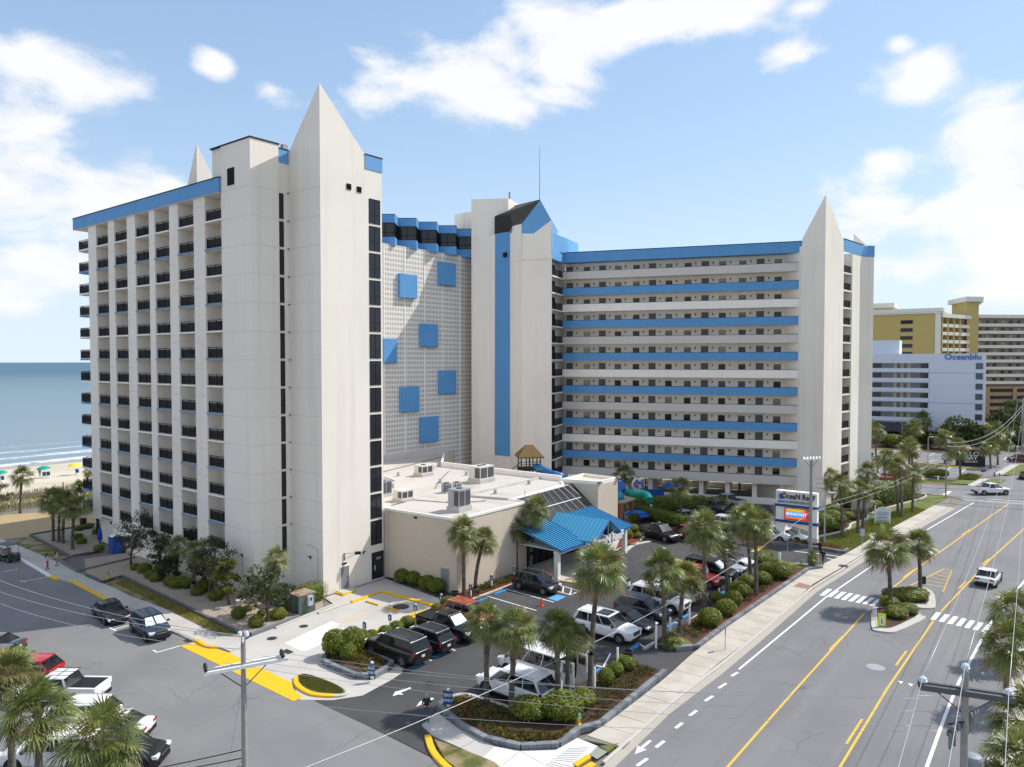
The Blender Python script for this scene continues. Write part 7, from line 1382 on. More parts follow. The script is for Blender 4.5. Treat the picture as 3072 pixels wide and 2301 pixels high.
for i, x in enumerate((-1.1, -.75, .55, .85, 1.1)):
    m = MB(); c_ = Vector((math.cos(R(40)) * x, math.sin(R(40)) * x, rzp - 1.9)); insul(m, c_.x, c_.y, c_.z, 0, 1.2); m.tube([c_ + Vector((-.1, 0, 0)), c_ + Vector((-.15, -.1, -.55))], .06, 6, 0); m.obj('fuse_cutout', [mat('grey_gear', (.16, .18, .20), .5)], u2)
m = MB(); m.tube([(-.9, -.5, rzp - 1.7), (.1, .0, rzp - 1.85)], .03, 5); m.cbox((.75, -.3, rzp - 5.2), (.5, .35, .28), 0, .5); m.obj('control_box', [blackp], u2)
m = MB(); m.lathe([(.3, 0), (.32, .1), (.32, .85), (.28, .95), (.1, 1.0)], 12, 0, (.5, .25, rzp - 4.2)); m.obj('transformer', [greyac], u2)
FPp = (31.9, 78.0); fzp = hgt(*px('E2', 430, 1080), FPp)
u3 = upole('tall grey utility pole by the pylon sign with bundled insulators', FPp, fzp, .2, .14)
for s_ in (-.15, .15):
    m = MB(); m.cbox((0, s_, fzp - .1), (2.2, .1, .12), 0, R(18)); m.obj('crossarm', [wood2], u3)
for i in range(6): m = MB(); x = -1.0 + i * .4; insul(m, x * .95, x * .31, fzp - .05, 0, 1.3); m.obj('insulator', [porc], u3)
m = MB(); m.tube([(-.8, -.2, fzp - .15), (0, 0, fzp - 1.0)], .03, 5); m.tube([(.8, .2, fzp - .15), (0, 0, fzp - 1.0)], .03, 5); m.obj('arm_brace', [wood3], u3)
SPp = q('H1', 2185, 515); u4 = upole('pole at the far right edge of the street', SPp, 13.5, .22, .15); u5 = upole('slim pole with a side arm on the far verge corner', q('H1', 1172, 1080), hgt(*px('H1', 1185, 470), q('H1', 1172, 1080)), .13, .09)
m = MB(); m.tube([(0, 0, hgt(*px('H1', 1185, 480), q('H1', 1172, 1080))), (-.8, -.2, hgt(*px('H1', 1185, 520), q('H1', 1172, 1080)))], .03, 5); m.obj('side_arm', [wood3], u5)
cabl = mat('cable_black', (.02, .02, .022), .6); cabg = mat('cable_grey', (.42, .43, .44), .4, metal=.3)
nw_ = 0
def wire(label, p0, p1, sag, r_=.012, mm=None, n=22):
    p0, p1 = Vector(p0), Vector(p1); pts = [p0.lerp(p1, i / n) + Vector((0, 0, -4 * sag * (i / n) * (1 - i / n))) for i in range(n + 1)]
    m = MB(); m.tube(pts, r_, 5); o = m.obj('power_line', [mm or cabg], None, 170); tag(o, label, 'power line', 'overhead power lines'); return o
e1 = [Vector((*RP, 0)) + a2d * x + Vector((0, 0, rzp - .66 + .25 + (.7 if x == 0 else 0))) for x in (-1.35, 0, 1.35)]
far_e = Vector((SPp[0], SPp[1], 13.0))
for i, c_ in enumerate(e1):
    wire(f'{["left","middle","right"][i]} of the three wires running up the street from the lower right pole', c_, far_e + Vector((-.8 + .8 * i, .8 - .8 * i, -.1 + .3 * (i == 1))), 4.2, .016)
    wire(f'{["left","middle","right"][i]} of the three wires running from the lower right pole towards the viewer', c_, Vector((-9.5 + i * 1.2, -8.5 - i * .5, 11.2)), 1.2, .014)
for i, (k, x, y) in enumerate((('D4', 900, 680), ('D4', 1100, 640), ('D4', 880, 860), ('D4', 900, 1070), ('D4', 1300, 1130))):
    pe = Vector(at(k, x, y, 26.3)); ps = Vector((*NP, nzp - .7)) + armd * (1.5 - .75 * i if i < 4 else 0) + Vector((0, 0, -.0 if i < 4 else -1.6)); wire(f'{ORD[i]} thin wire across the lot front between the two near poles, from the top', ps, pe, .5, .008)
cz = hgt(*px('B5', 1120, 640), FPp)
wire('thick silver cable rising from the bottom to the pole by the pylon sign', (NP[0] + .15, NP[1], 4.2), (FPp[0], FPp[1], cz), 1.7, .020); P5 = q('H1', 1172, 1080); wire('cable from the pylon sign pole to the slim verge pole', (FPp[0], FPp[1], cz), (P5[0], P5[1], 6.5), 1.0, .022); wire('second cable from the pylon sign pole to the slim verge pole', (FPp[0], FPp[1], cz + .5), (P5[0], P5[1], 7.0), .9, .02)
wire('upper cable from the slim verge pole to the right edge', (P5[0], P5[1], 9.0), (SPp[0], SPp[1], 12.0), 2.6, .035); wire('lower cable from the slim verge pole to the right edge', (P5[0], P5[1], 8.4), (SPp[0], SPp[1], 11.2), 2.8, .035)
for i, y in enumerate((1330, 1390, 1520)):
    a_ = q('H1', 900 - i * 40, 1400 + i * 60, 5.5); wire(f'{ORD[i]} of the wires crossing over the far street', (FPp[0] + .5, FPp[1], 9.5 - i * .5), (82, 74 - i * 4, 10.5 - i), 1.5, .016, cabl)
LPp = (-30.5, 42.0)
for i in range(3): wire(f'{ORD[i]} pale wire running left from the near pole over the side road', Vector((*NP, nzp + .3 - .6 * (i == 2))) + Vector((-.14 + .14 * i, 0, 0)), (LPp[0], LPp[1] + i * .7 - .3, 9.9 - i * 1.1), .45, .014)
for i in range(3): wire(f'{ORD[i]} black cable running left from the foot of the near pole', (NP[0], NP[1], 5.9 - .35 * i), (-34, 24 + i * 1.5 - 4, 8.2 - .3 * i), .8, .022 if i < 2 else .012, cabl)
# street lights
def slight(label, base, h, arm, nm='street_light'):
    o = thing(nm, label, 'street light', (base[0], base[1], 0)); m = MB(); m.tube([(0, 0, 0), (0, 0, h)], [.10, .06], 8); m.obj('pole', [galv], o, 60); m = MB(); m.tube([(0, 0, h), (arm * .6, 0, h + .25), (arm, 0, h + .2)], .035, 5); m.cbox((arm + .25, 0, h + .17), (.7, .28, .12), 1); m.obj('lamp_head', [galv, lampw], o)
slight('tall grey light pole in front of the white hotel', q('H1', 590, 360), hgt(*px('H1', 600, 20), q('H1', 590, 360)), .6); slight('light pole in the neighbouring car park', q('H1', 932, 740), hgt(*px('H1', 945, 280), q('H1', 932, 740)), .4); slight('light pole between palms by the white hotel side', q('H1', 1865, 560), hgt(*px('H1', 1865, 190), q('H1', 1865, 560)), .5)
slight('thin dark lamp post left of the lit sign bed', q('H6', 515, 880), hgt(*px('H6', 520, 10), q('H6', 515, 880)), .5); slight('short dark lamp with square head on the verge', q('H6', 1218, 390), hgt(*px('H6', 1218, 150), q('H6', 1218, 390)), .5)
# ================================================================== SIGNS, POSTS, SMALL THINGS
sblue = mat('sign_face_blue', (.02, .075, .22), .5, .05, 2)
facing = R(0)
wc_pts = None
def wheelchair(m, x, y, z, s_):
    m.lathe([(.03 * s_, 0), (.03 * s_, .01)], 8, 0, (0, 0, 0))
def post(label, base, h, sign=True, group='white stall posts', rz=None, z0=.0):
    o = thing('stall_post', label, 'post', (base[0], base[1], z0), TH if rz is None else rz, group); m = MB(); m.box(-.06, .06, -.06, .06, 0, h); m.add([(-.06, -.06, h), (.06, -.06, h), (.06, .06, h), (-.06, .06, h), (0, 0, h + .08)], [(0, 1, 4), (1, 2, 4), (2, 3, 4), (3, 0, 4)]); m.obj('post', [wht], o)
    if sign:
        m = MB(); m.box(-.16, .16, -.085, -.065, h - .55, h - .08); m.obj('sign_plate', [sblue], o); m = MB(); m.box(-.05, .05, -.095, -.088, h - .36, h - .22); m.box(-.09, .05, -.095, -.088, h - .45, h - .37); m.box(-.03, .02, -.095, -.088, h - .2, h - .15); m.obj('wheelchair_symbol', [wht], o)
    return o
def post_px(label, k, x, y, yt, sign, group, z0=0.0): b_ = q(k, x, y, z0); u, v = px(k, x, yt); post(label, b_, max(.7, hgt(u, v, b_) - z0), sign, group, R(-20) if sign else None, z0)
for i, (k, x, y, yt) in enumerate([('A6', 430, 822, 690), ('A6', 598, 758, 640), ('A6', 765, 655, 578), ('A6', 935, 618, 512)]): post_px(f'{ORD[i]} white post with blue wheelchair sign behind the black cars', k, x, y, yt, True, 'accessible parking posts')
for i, (k, x, y, yt) in enumerate([('B4', 862, 1225, 1105), ('B4', 1035, 1152, 1030), ('B4', 1222, 1055, 962)]): post_px(f'{ORD[i]} white post with blue wheelchair sign by the lobby bed', k, x, y, yt, True, 'accessible parking posts')
for i, (k, x, y, yt) in enumerate([('B6', 1212, 672, 452), ('B6', 1527, 552, 322), ('B6', 1745, 352, 138), ('A7', 740, 1642, 1458), ('A7', 857, 1562, 1388), ('A7', 1015, 1462, 1288), ('A7', 1262, 1242, 1148), ('A7', 1357, 1118, 1080), ('A7', 1455, 1088, 1032), ('A7', 1765, 958, 858)]): post_px(f'{ORD[i]} plain white post along the street side stalls from the corner bed', k, x, y, yt, False, 'plain white posts', .15)
def exitsign(label, base, h, w=.62, hh=.85):
    o = thing('exit_sign', label, 'sign', (base[0], base[1], .25), R(-8), 'exit only signs'); m = MB(); m.box(-.08, .08, -.08, .08, 0, h + .1); m.obj('post', [wht], o); m = MB(); m.box(-w / 2, w / 2, -.13, -.09, h - hh, h); m.obj('panel', [sblue], o); text(o, 'letters', 'EXIT', .24, wht, (0, -.135, h - .28), (R(90), 0, 0), .004); text(o, 'letters', 'ONLY', .24, wht, (0, -.135, h - .6), (R(90), 0, 0), .004)
b_ = q('D1', 1965, 1290, .25); exitsign('navy EXIT ONLY sign at the corner bed beside the standing man', b_, hgt(*px('D1', 1965, 1062), b_) - .25); b_ = q('D1', 955, 908, .25); exitsign('navy EXIT ONLY sign on the flower island', b_, hgt(*px('D1', 950, 705), b_) - .25, .5)
cone_c = mat('cone_orange', (.80, .09, .015), .6, .05, 3)
def cone(label, k, x, y, s_=1.0):
    b_ = q(k, x, y); m = MB(); m.box(-.2 * s_, .2 * s_, -.2 * s_, .2 * s_, 0, .04); m.lathe([(.15 * s_, .04), (.10 * s_, .35 * s_), (.085 * s_, .45 * s_), (.03 * s_, .78 * s_)], 12); m.lathe([(.105 * s_, .36 * s_), (.092 * s_, .46 * s_)], 12, 1); o = m.obj('traffic_cone', [cone_c, wht if s_ > 1 else cone_c], None, 40, (b_[0], b_[1], .02)); tag(o, label, 'cone', 'orange cones')
cone('orange cone nearest the rust coloured car', 'A6', 1475, 648); cone('orange cone beside the dark SUV front wheel', 'A6', 1598, 592)
for i, (x, y) in enumerate([(1610, 385), (1633, 398), (1656, 408)]): cone(f'{ORD[i]} of three orange cones by the canopy column, from the left', 'A6', x, y, 1.01)
bst = mat('wheel_stop_blue', (.05, .30, .75), .6, .08, 3)
def stop(label, p0, p1, mm, grp):
    p0, p1 = Vector(p0), Vector(p1); d = p1 - p0; m = MB(); l_ = d.length / 2; m.prism([(-l_, -.09), (l_, -.09), (l_, .09), (-l_, .09)], 0, .07); m.prism([(-l_ + .03, -.06), (l_ - .03, -.06), (l_ - .03, .06), (-l_ + .03, .06)], .07, .13); c_ = (p0 + p1) / 2; o = m.obj('wheel_stop', [mm], None, None, (c_.x, c_.y, .015), math.atan2(d.y, d.x)); tag(o, label, 'wheel stop', grp)
for i, (k, x0, y0, x1, y1) in enumerate([('A6', 1285, 518, 1365, 490), ('A6', 1165, 572, 1238, 542), ('A6', 1400, 470, 1470, 440), ('B6', 1028, 705, 1095, 662), ('B6', 1225, 590, 1300, 535), ('B6', 1540, 380, 1585, 348), ('B6', 1830, 190, 1945, 118), ('A7', 540, 1650, 600, 1610), ('A7', 830, 1475, 890, 1440), ('A7', 960, 1400, 1020, 1360), ('A7', 1265, 1200, 1310, 1180), ('A7', 1500, 1065, 1555, 1040), ('D5', 1750, 1385, 1840, 1330)]):
    stop(f'{ORD[i]} blue concrete wheel stop counting round the hotel lot from the lobby', q(k, x0, y0), q(k, x1, y1), bst, 'blue wheel stops')
stop('yellow wheel stop on the left in the service bay', q('A6', 435, 565), q('A6', 520, 590), yel, 'yellow wheel stops'); stop('yellow wheel stop on the right in the service bay', q('A6', 565, 605), q('A6', 658, 630), yel, 'yellow wheel stops')
# hydrants
def hydrant(label, p, top, z0=0.0):
    o = thing('fire_hydrant', label, 'fire hydrant', (p[0], p[1], z0)); yh = mat('hydrant_yellow', (.75, .50, .02), .4); gh = mat('hydrant_cap', top, .4); m = MB(); m.lathe([(.16, 0), (.16, .05), (.10, .07), (.10, .5), (.13, .52)], 10); m.obj('barrel', [yh], o, 40); m = MB(); m.lathe([(.14, .52), (.13, .6), (.08, .68), (.03, .72), (.03, .77)], 10); m.obj('bonnet', [gh], o, 40)
    for a_ in (0, 1.57, 3.14): m = MB(); m.tube([(0, 0, .38), (.2 * math.cos(a_), .2 * math.sin(a_), .38)], .06, 8); m.obj('nozzle', [gh], o)
hydrant('yellow hydrant with green cap beside the tallest clipped bush', q('B6', 1377, 862, .3), (.08, .35, .22), .3); hydrant('yellow hydrant on the shaded gravel corner by the side road', q('H3', 412, 818, .16), (.60, .45, .04), .16); hydrant('grey hydrant shape at the entrance verge near the far pole', q('B5', 945, 1640, .1), (.35, .36, .38), .1)
# litter bins
def bin_(label, p, r_, h): m = MB(); m.lathe([(r_ * .9, 0), (r_, h * .9), (r_ * 1.08, h * .92), (r_ * 1.08, h), (r_ * .8, h), (r_ * .75, h * .8)], 14); o = m.obj('litter_bin', [mat('bin_dark', (.028, .025, .024), .6, .3, 5)], None, 40, (p[0], p[1], .02)); tag(o, label, 'litter bin', 'litter bins')
bin_('dark round litter bin between the corner bed and the hedge bed', q('B6', 1845, 290), .36, .95); bin_('dark litter bin at the lobby corner rail', q('A6', 1025, 565), .36, .95); bin_('dark barrel at the ocean end of the near wing', q('B3', 920, 1050), .42, 1.3); bin_('dark pot in the gravel bed below the balconies', q('H3', 1635, 1000), .36, .7)
m = MB()
for x0, y0, x1, y1 in ((1010, 585, 1250, 600), (1120, 545, 1180, 575)):
    a_, b_ = Vector((*q('A6', x0, y0), .95)), Vector((*q('A6', x1, y1), .95)); m.tube([a_, b_], .025, 5)
    for t_ in (0, .33, .66, 1): c_ = a_.lerp(b_, t_); m.tube([c_, (c_.x, c_.y, 0)], .022, 5)
tag(m.obj('hand_rail', [dark]), 'thin dark hand rail beside the lobby corner ramp', 'rail')
# electrical cabinets
def cabinet(label, p, sx_, sy_, h, mm, rust):
    o = thing('electrical_cabinet', label, 'cabinet', (p[0], p[1], 0), TH, 'electrical cabinets'); m = MB(); m.box(-sx_ / 2, sx_ / 2, -sy_ / 2, sy_ / 2, .1, h); m.box(-sx_ / 2 - .05, sx_ / 2 + .05, -sy_ / 2 - .05, sy_ / 2 + .05, 0, .1); m.obj('housing', [mm], o); m = MB(); m.box(-sx_ / 2 - .04, sx_ / 2 + .04, -sy_ / 2 - .04, sy_ / 2 + .04, h, h + .08); m.obj('lid', [rust], o)
    m = MB(); m.box(-.05, .45, -sy_ / 2 - .28, -sy_ / 2, h * .45, h - .1); m.obj('meter_box', [mat('meter_box', (.42, .46, .46), .5)], o); m = MB(); m.box(.12, .28, -sy_ / 2 - .30, -sy_ / 2 - .28, h * .7, h * .85); m.obj('meter_dial', [dark], o)
    for s_ in (-.25, .25): m = MB(); m.box(-sx_ / 2 - .02, -sx_ / 2, sy_ * s_ - .02, sy_ * s_ + .02, .3, h - .2); m.obj('seam', [dark], o)
gcab = mat('cabinet_green', (.085, .115, .105), .5, .1, 3); dcab = mat('cabinet_dark', (.035, .055, .065), .5, .1, 3); rustm = mat('rusty_lid', (.33, .27, .21), .8, .2, 3, col2=(.26, .11, .05), c2scale=2.2, c2lo=.45, c2hi=.6)
pc_ = q('H4', 1480, 1300); cabinet('grey green electrical cabinet with rusty lid at the drive', (pc_[0] + .25, pc_[1] + .5), 1.7, 1.5, 1.75, gcab, rustm); pc_ = q('H4', 1140, 1160); cabinet('dark blue green electrical cabinet behind the pine', (pc_[0] + .1, pc_[1] + .5), 1.7, 1.5, 1.7, dcab, dcab)
m = MB(); m.lathe([(.22, 0), (.18, .08), (.26, .3), (.34, .5), (.40, .55), (.40, .6), (.30, .6), (.28, .5)], 16); b_ = q('H4', 390, 1175); tag(m.obj('garden_urn', [conc_w], None, 40, (b_[0], b_[1], .16)), 'cream garden urn on the sunny gravel', 'urn')
# small road signs
def rsign(label, k, x, y, yt, w, hh, mm, back=False, rz=0.0, name='road_sign'):
    b_ = q(k, x, y); h = hgt(*px(k, x, yt), b_); o = thing(name, label, 'sign', (b_[0], b_[1], .1), rz, 'road signs'); m = MB(); m.tube([(0, 0, 0), (0, 0, h)], .03, 6); m.obj('post', [galv], o); m = MB(); m.box(-w / 2, w / 2, -.05, -.03, h - hh, h); m.obj('plate', [mm], o); return o
rsign('small sign seen edge-on at the kerb of the street', 'B1', 228, 890, 735, .32, .55, galv, rz=R(75)); rsign('white backed sign on the kerb before the lawn', 'H6', 1138, 998, 600, .5, .8, mat('sign_back', (.45, .50, .55), .4, metal=.3)); rsign('yellow green crossing sign on the near island', 'D2', 805, 935, 800, .62, 1.25, mat('lime_sign', (.62, .78, .02), .5), rz=R(-10))
b_ = q('D2', 805, 935); o = thing('sign_symbol_plate', 'white and blue pedestrian plate fixed to the lime crossing sign', 'sign', (b_[0], b_[1], .1), R(-10)); h_ = hgt(*px('D2', 805, 800), b_); m = MB(); m.box(-.15, .15, -.062, -.055, h_ - 1.0, h_ - .25); m.obj('plate', [wht], o); m = MB(); m.box(-.05, .05, -.07, -.064, h_ - .85, h_ - .5); m.box(-.04, .04, -.07, -.064, h_ - .46, h_ - .38); m.obj('symbol', [sblue], o)
rsign('dark back of the sign on the far island', 'D2', 1215, 545, 435, .5, .75, blackp); rsign('blue street name sign at the far corner', 'H1', 1663, 890, 715, .9, .35, sblue); rsign('white signpost of the far crossing', 'H1', 1065, 1045, 790, .25, .6, wht); rsign('dark post at the far crossing, left', 'H1', 1813, 830, 745, .25, .8, sblue); rsign('dark post at the far crossing, right', 'H1', 1878, 870, 755, .2, .5, sblue)
b_ = Vector(q('H6', 1475, 520)); h_ = hgt(*px('H6', 1475, 230), b_); inf = thing('information_board', 'white stacked name board with arched top on the verge lawn', 'sign', (b_.x, b_.y, .1), R(-6)); wi = .95
for s_ in (-1, 1): m = MB(); m.box(s_ * wi - .06, s_ * wi + .06, -.06, .06, 0, h_ + .15); m.obj('post', [wht], inf)
bb_ = mat('board_blue_white', (.55, .62, .68), .5)
for i in range(4): m = MB(); z = .35 + i * (h_ - .9) / 4; m.box(-wi + .08, wi - .08, -.04, .04, z, z + (h_ - .9) / 4 - .06); m.box(-wi + .3, wi - .3, -.05, -.042, z + .12, z + .22, 1); m.obj('name_board', [bb_, lineb], inf)
m = MB(); m.face(*[(.85 * math.cos(R(a_)), -.04, h_ - .5 + .5 * math.sin(R(a_))) for a_ in range(0, 181, 20)]); m.f = [f[::-1] for f in m.f]; m.obj('arch_top', [bb_], inf)
# A-frame banner and marker posts at the entrance
for i, (x, y, yt, w) in enumerate([(545, 1640, 1400, .3), (900, 1210, 960, .25)]): rsign(f'{["left","right"][i]} slim white marker panel at the lot entrance', 'B5', x, y, yt, w, 1.6, wht)
m = MB(); b_ = q('B5', 635, 1140); m.add([(-.5, 0, .9), (.5, 0, .9), (.05, 0, 3.6)], [(0, 1, 2)]); m.tube([(0, .02, 0), (0, .02, 3.6)], .03, 5); tag(m.obj('feather_flag', [wht], None, None, (b_[0], b_[1], .3)), 'white pointed flag in front of the pylon sign leg', 'flag')
m = MB(); b_ = q('B5', 690, 1560); m.tube([(0, 0, 0), (0, 0, 2.6)], .035, 6); m.tube([(.0, 0, 2.6), (.5, .4, 2.6), (.9, .4, 2.2)], .03, 5); tag(m.obj('barrier_post', [galv], None, None, (b_[0], b_[1], 0)), 'pale thin post at the lot entrance', 'post')
# motorcycles
def moto(label, p, rz):
    o = thing('motorcycle', label, 'motorcycle', (p[0], p[1], .02), rz, 'motorcycles'); T_, Rm = wheel_meshes(.33)
    for x in (-.72, .72): w_ = link('wheel', T_, o, (x, 0, .33)); w_.scale = (1, .6, 1); link('rim', Rm, w_)
    m = MB(); m.cbox((.12, 0, .78), (.55, .3, .24), 0); m.cbox((-.05, 0, .48), (.5, .28, .35), 1); m.obj('tank', [PN['black'], chrome], o); m = MB(); m.cbox((-.42, 0, .8), (.6, .28, .12)); m.cbox((-.75, 0, .85), (.35, .45, .28)); m.obj('seat', [blackp], o)
    m = MB(); m.tube([(.72, 0, .33), (.45, 0, 1.0)], .035, 6); m.tube([(.45, -.4, 1.05), (.5, 0, 1.0), (.45, .4, 1.05)], .02, 6); m.obj('fork', [chrome], o); m = MB(); m.cbox((.58, 0, .92), (.14, .2, .2)); m.obj('headlight', [hl], o)
moto('dark motorcycle parked before the red off-roader', pS + BV * 14.3 + AV * -.9, aHn); moto('white and black motorcycle behind the red off-roader', pS + BV * 15.6 + AV * 3.6, aHn + .4); moto('blue white motorcycle in the neighbouring car park', q('H1', 195, 535), 1.2)
# golf cart
b_ = q('B3', 95, 1410); gc = thing('golf_cart', 'dark golf cart with roof at the left edge of the side road', 'golf cart', (b_[0], b_[1], .02), R(-25)); T_, Rm = wheel_meshes(.28)
for x in (-.85, .85):
    for y in (-.5, .5): w_ = link('wheel', T_, gc, (x, y, .28)); link('rim', Rm, w_)
m = MB(); m.box(-1.25, 1.2, -.58, .58, .3, .5); m.cbox((1.0, 0, .68), (.45, 1.1, .45), 0, ry=.3); m.box(-1.2, -.3, -.58, .58, .5, .75); m.obj('body', [PN['green']], gc); m = MB(); m.box(-.35, .15, -.52, .52, .7, .85); m.cbox((-.42, 0, 1.1), (.12, 1.05, .5), 0, ry=-.15); m.box(-1.15, -.65, -.52, .52, .75, .87); m.obj('seat', [mat('seat_beige', (.35, .32, .27), .7)], gc); m = MB(); m.box(-1.2, .95, -.6, .6, 1.85, 1.92); m.obj('canopy', [mat('cart_roof', (.05, .06, .07), .5)], gc)
for x, y in ((-1.1, -.52), (-1.1, .52), (.95, -.52), (.95, .52)): m = MB(); m.tube([(x, y, .6), (x * .9, y, 1.86)], .025, 5); m.obj('roof_post', [dark], gc)
# portable toilet, folded parasol
b_ = q('B3', 1280, 1330); pt = thing('portable_toilet', 'blue portable toilet with white roof against the near wing', 'toilet', (b_[0], b_[1], .05), TH); m = MB(); m.box(-.55, .55, -.55, .55, 0, 2.0); m.obj('cabin', [mat('toilet_blue', (.02, .07, .30), .5)], pt); m = MB(); m.add([(-.58, -.58, 2.0), (.58, -.58, 2.0), (.58, .58, 2.0), (-.58, .58, 2.0), (-.3, 0, 2.25), (.3, 0, 2.25)], [(0, 1, 5, 4), (1, 2, 5), (2, 3, 4, 5), (3, 0, 4)]); m.obj('roof', [wht], pt); m = MB(); m.box(-.4, .4, -.58, -.55, .1, 1.85); m.obj('door', [mat('toilet_door', (.03, .09, .36), .5)], pt)
b_ = q('B3', 1105, 1250); m = MB(); m.lathe([(.04, 0), (.04, .6), (.30, .9), (.26, 1.6), (.05, 2.6)], 10); tag(m.obj('folded_parasol', [mat('parasol_blue', (.015, .06, .36), .7)], None, 50, (b_[0], b_[1], 0)), 'folded royal blue parasol near the portable toilet', 'parasol')
# ================================================================== POOL AREA
thatch = mat('thatch', (.17, .105, .045), .95, .4, 8, .8, 25); twood = mat('deck_wood', (.035, .028, .026), .8, .2, 4)
b_ = at('E4', 830, 505, 100.0); hut = thing('slide_hut', 'thatched hut on dark timber deck above the blue slide behind the lobby', 'hut', (b_[0], b_[1], 0), R(8)); zt = b_[2]
m = MB(); w_ = 1.75; m.add([(-w_, -w_, zt - .1), (w_, -w_, zt - .1), (w_, w_, zt - .1), (-w_, w_, zt - .1), (-.5, -.15, zt + 1.35), (.5, -.15, zt + 1.35), (.5, .15, zt + 1.35), (-.5, .15, zt + 1.35)], [(0, 1, 5, 4), (1, 2, 6, 5), (2, 3, 7, 6), (3, 0, 4, 7), (4, 5, 6, 7)]); m.box(-w_, w_, -w_, w_, zt - .28, zt - .1); m.obj('thatch_roof', [thatch], hut)
for x in (-1.3, -.2, .3, 1.3):
    for y in (-1.3, 1.3): m = MB(); m.box(x - .07, x + .07, y - .07, y + .07, 0, zt - .1); m.obj('post', [twood], hut)
m = MB(); m.box(-1.5, 1.5, -1.5, 1.5, zt - 2.0, zt - 1.8); m.obj('deck', [twood], hut); m = MB()
for z in (zt - .85, zt - 1.2, zt - 1.55): m.box(-1.45, 1.45, -1.48, -1.42, z, z + .07)
m.tube([(-1.4, -1.4, zt - .8), (-3.6, -1.4, zt - 2.6)], .06, 5); m.tube([(-1.4, -1.4, zt - 1.5), (-3.6, -1.4, zt - 3.3)], .06, 5); m.obj('deck_rail', [twood], hut); m = MB()
for i in range(10): m.box(-1.5 - i * .24, -1.26 - i * .24, -1.3, -.3, zt - 2.0 - i * .2, zt - 1.92 - i * .2)
m.obj('stairs', [twood], hut)
slb = mat('slide_blue', (.01, .10, .30), .3, .3, 2, col2=(.10, .30, .36), c2scale=.9, c2lo=.58, c2hi=.62)
pts = [at('E4', 905, 665, 99.0), at('E4', 960, 680, 98.6), at('E4', 1050, 730, 98), at('E4', 1150, 770, 97.5), at('E4', 1260, 790, 97.5), at('E4', 1330, 850, 98.5)]; m = MB(); m.tube(smoothp([tuple(p) for p in pts]), .52, 10); tag(m.obj('water_slide', [slb], None, 60), 'blue tube slide with pale patches dropping from the thatched hut', 'slide')
def tubeobj(nm, lab, cat, pts, r_, mm, n=10): m = MB(); m.tube(smoothp([tuple(p) for p in pts]), r_, n); return tag(m.obj(nm, [mm], None, 60), lab, cat)
dblue_m = mat('play_blue', (.01, .10, .40), .35); teal = mat('play_teal', (.005, .22, .17), .35); cyan = mat('play_cyan', (.01, .25, .40), .35)
tubeobj('play_tube', 'blue curled play tube behind the stair block', 'slide', [at('H5', 540, 370, 98), at('H5', 620, 400, 98), at('H5', 650, 470, 97), at('H5', 580, 560, 97), at('H5', 520, 600, 97.5)], .55, dblue_m); tubeobj('play_tube', 'cyan bulging play tube below the blue one', 'slide', [at('H5', 530, 660, 96), at('H5', 600, 640, 95), at('H5', 650, 620, 95)], .6, cyan)
o = thing('splash_slide', 'teal green water slide trough on green legs by the pool', 'slide', (0, 0, 0)); m = MB(); m.tube(smoothp([at('H5', 770, 560, 96), at('H5', 900, 590, 95), at('H5', 1100, 600, 95), at('H5', 1200, 640, 94), at('H5', 1240, 740, 93)]), .5, 8); m.obj('trough', [teal], o, 60)
for x, y in ((930, 880), (1170, 850)): b_ = q('H5', x, y); m = MB(); m.tube([(b_[0], b_[1], 0), (b_[0], b_[1], hgt(*px('H5', x, 640), b_))], .28, 8); m.obj('leg', [teal], o)
m = MB(); p_ = at('H5', 980, 480, 99); m.lathe([(.9, 0), (1.0, .5), (.6, 1.2), (.1, 1.4)], 8, 0, p_); tag(m.obj('tipping_bucket', [mat('bucket_white', (.6, .62, .68), .5, .3, 3, col2=(.05, .06, .15), c2scale=1.5)]), 'white and dark tipping bucket above the splash slide', 'play equipment')
m = MB(); a_, b_, c_, d_ = [q('H5', *c) for c in ((720, 770), (1560, 775), (1560, 800), (720, 800))]; l0, l1 = Vector(a_), Vector(b_); dd_ = (l1 - l0).normalized(); nn_ = Vector((-dd_.y, dd_.x)); m.prism([l0, l1, l1 + nn_ * .4, l0 + nn_ * .4], 0, 1.9); tag(m.obj('pool_wall', [dblue_m]), 'deep blue wall behind the splash pool', 'wall')
def parasol(label, b_, h, r_, mm, name='parasol', g='blue pool parasols', z0=0.0, tilt=0.0):
    o = thing(name, label, 'parasol', (b_[0], b_[1], z0), 0, g); m = MB(); m.tube([(0, 0, 0), (0, 0, h)], .03, 6); m.obj('pole', [wht], o); m = MB(); n_ = 8; vs = [(0, 0, h + r_ * .28)] + [(r_ * math.cos(i * 2 * math.pi / n_), r_ * math.sin(i * 2 * math.pi / n_), h - r_ * .14) for i in range(n_)] + [(r_ * .55 * math.cos(i * 2 * math.pi / n_), r_ * .55 * math.sin(i * 2 * math.pi / n_), h + r_ * .13) for i in range(n_)]
    fs = [(0, 1 + n_ + i, 1 + n_ + (i + 1) % n_) for i in range(n_)] + [(1 + n_ + i, 1 + i, 1 + (i + 1) % n_, 1 + n_ + (i + 1) % n_) for i in range(n_)]; m.add(vs, fs); c_ = m.obj('canopy', [mm], o); c_.rotation_euler = (tilt, 0, 0); return o
pb = mat('parasol_bright_blue', (.005, .13, .62), .6); parasol('bright blue open parasol by the pool steps', q('H5', 965, 1200), hgt(*px('H5', 965, 1060), q('H5', 965, 1200)) + .2, 1.85, pb); parasol('blue square canopy over the far end of the pool', q('H5', 1760, 830), 3.0, 1.9, mat('parasol_mid_blue', (.01, .09, .36), .6))
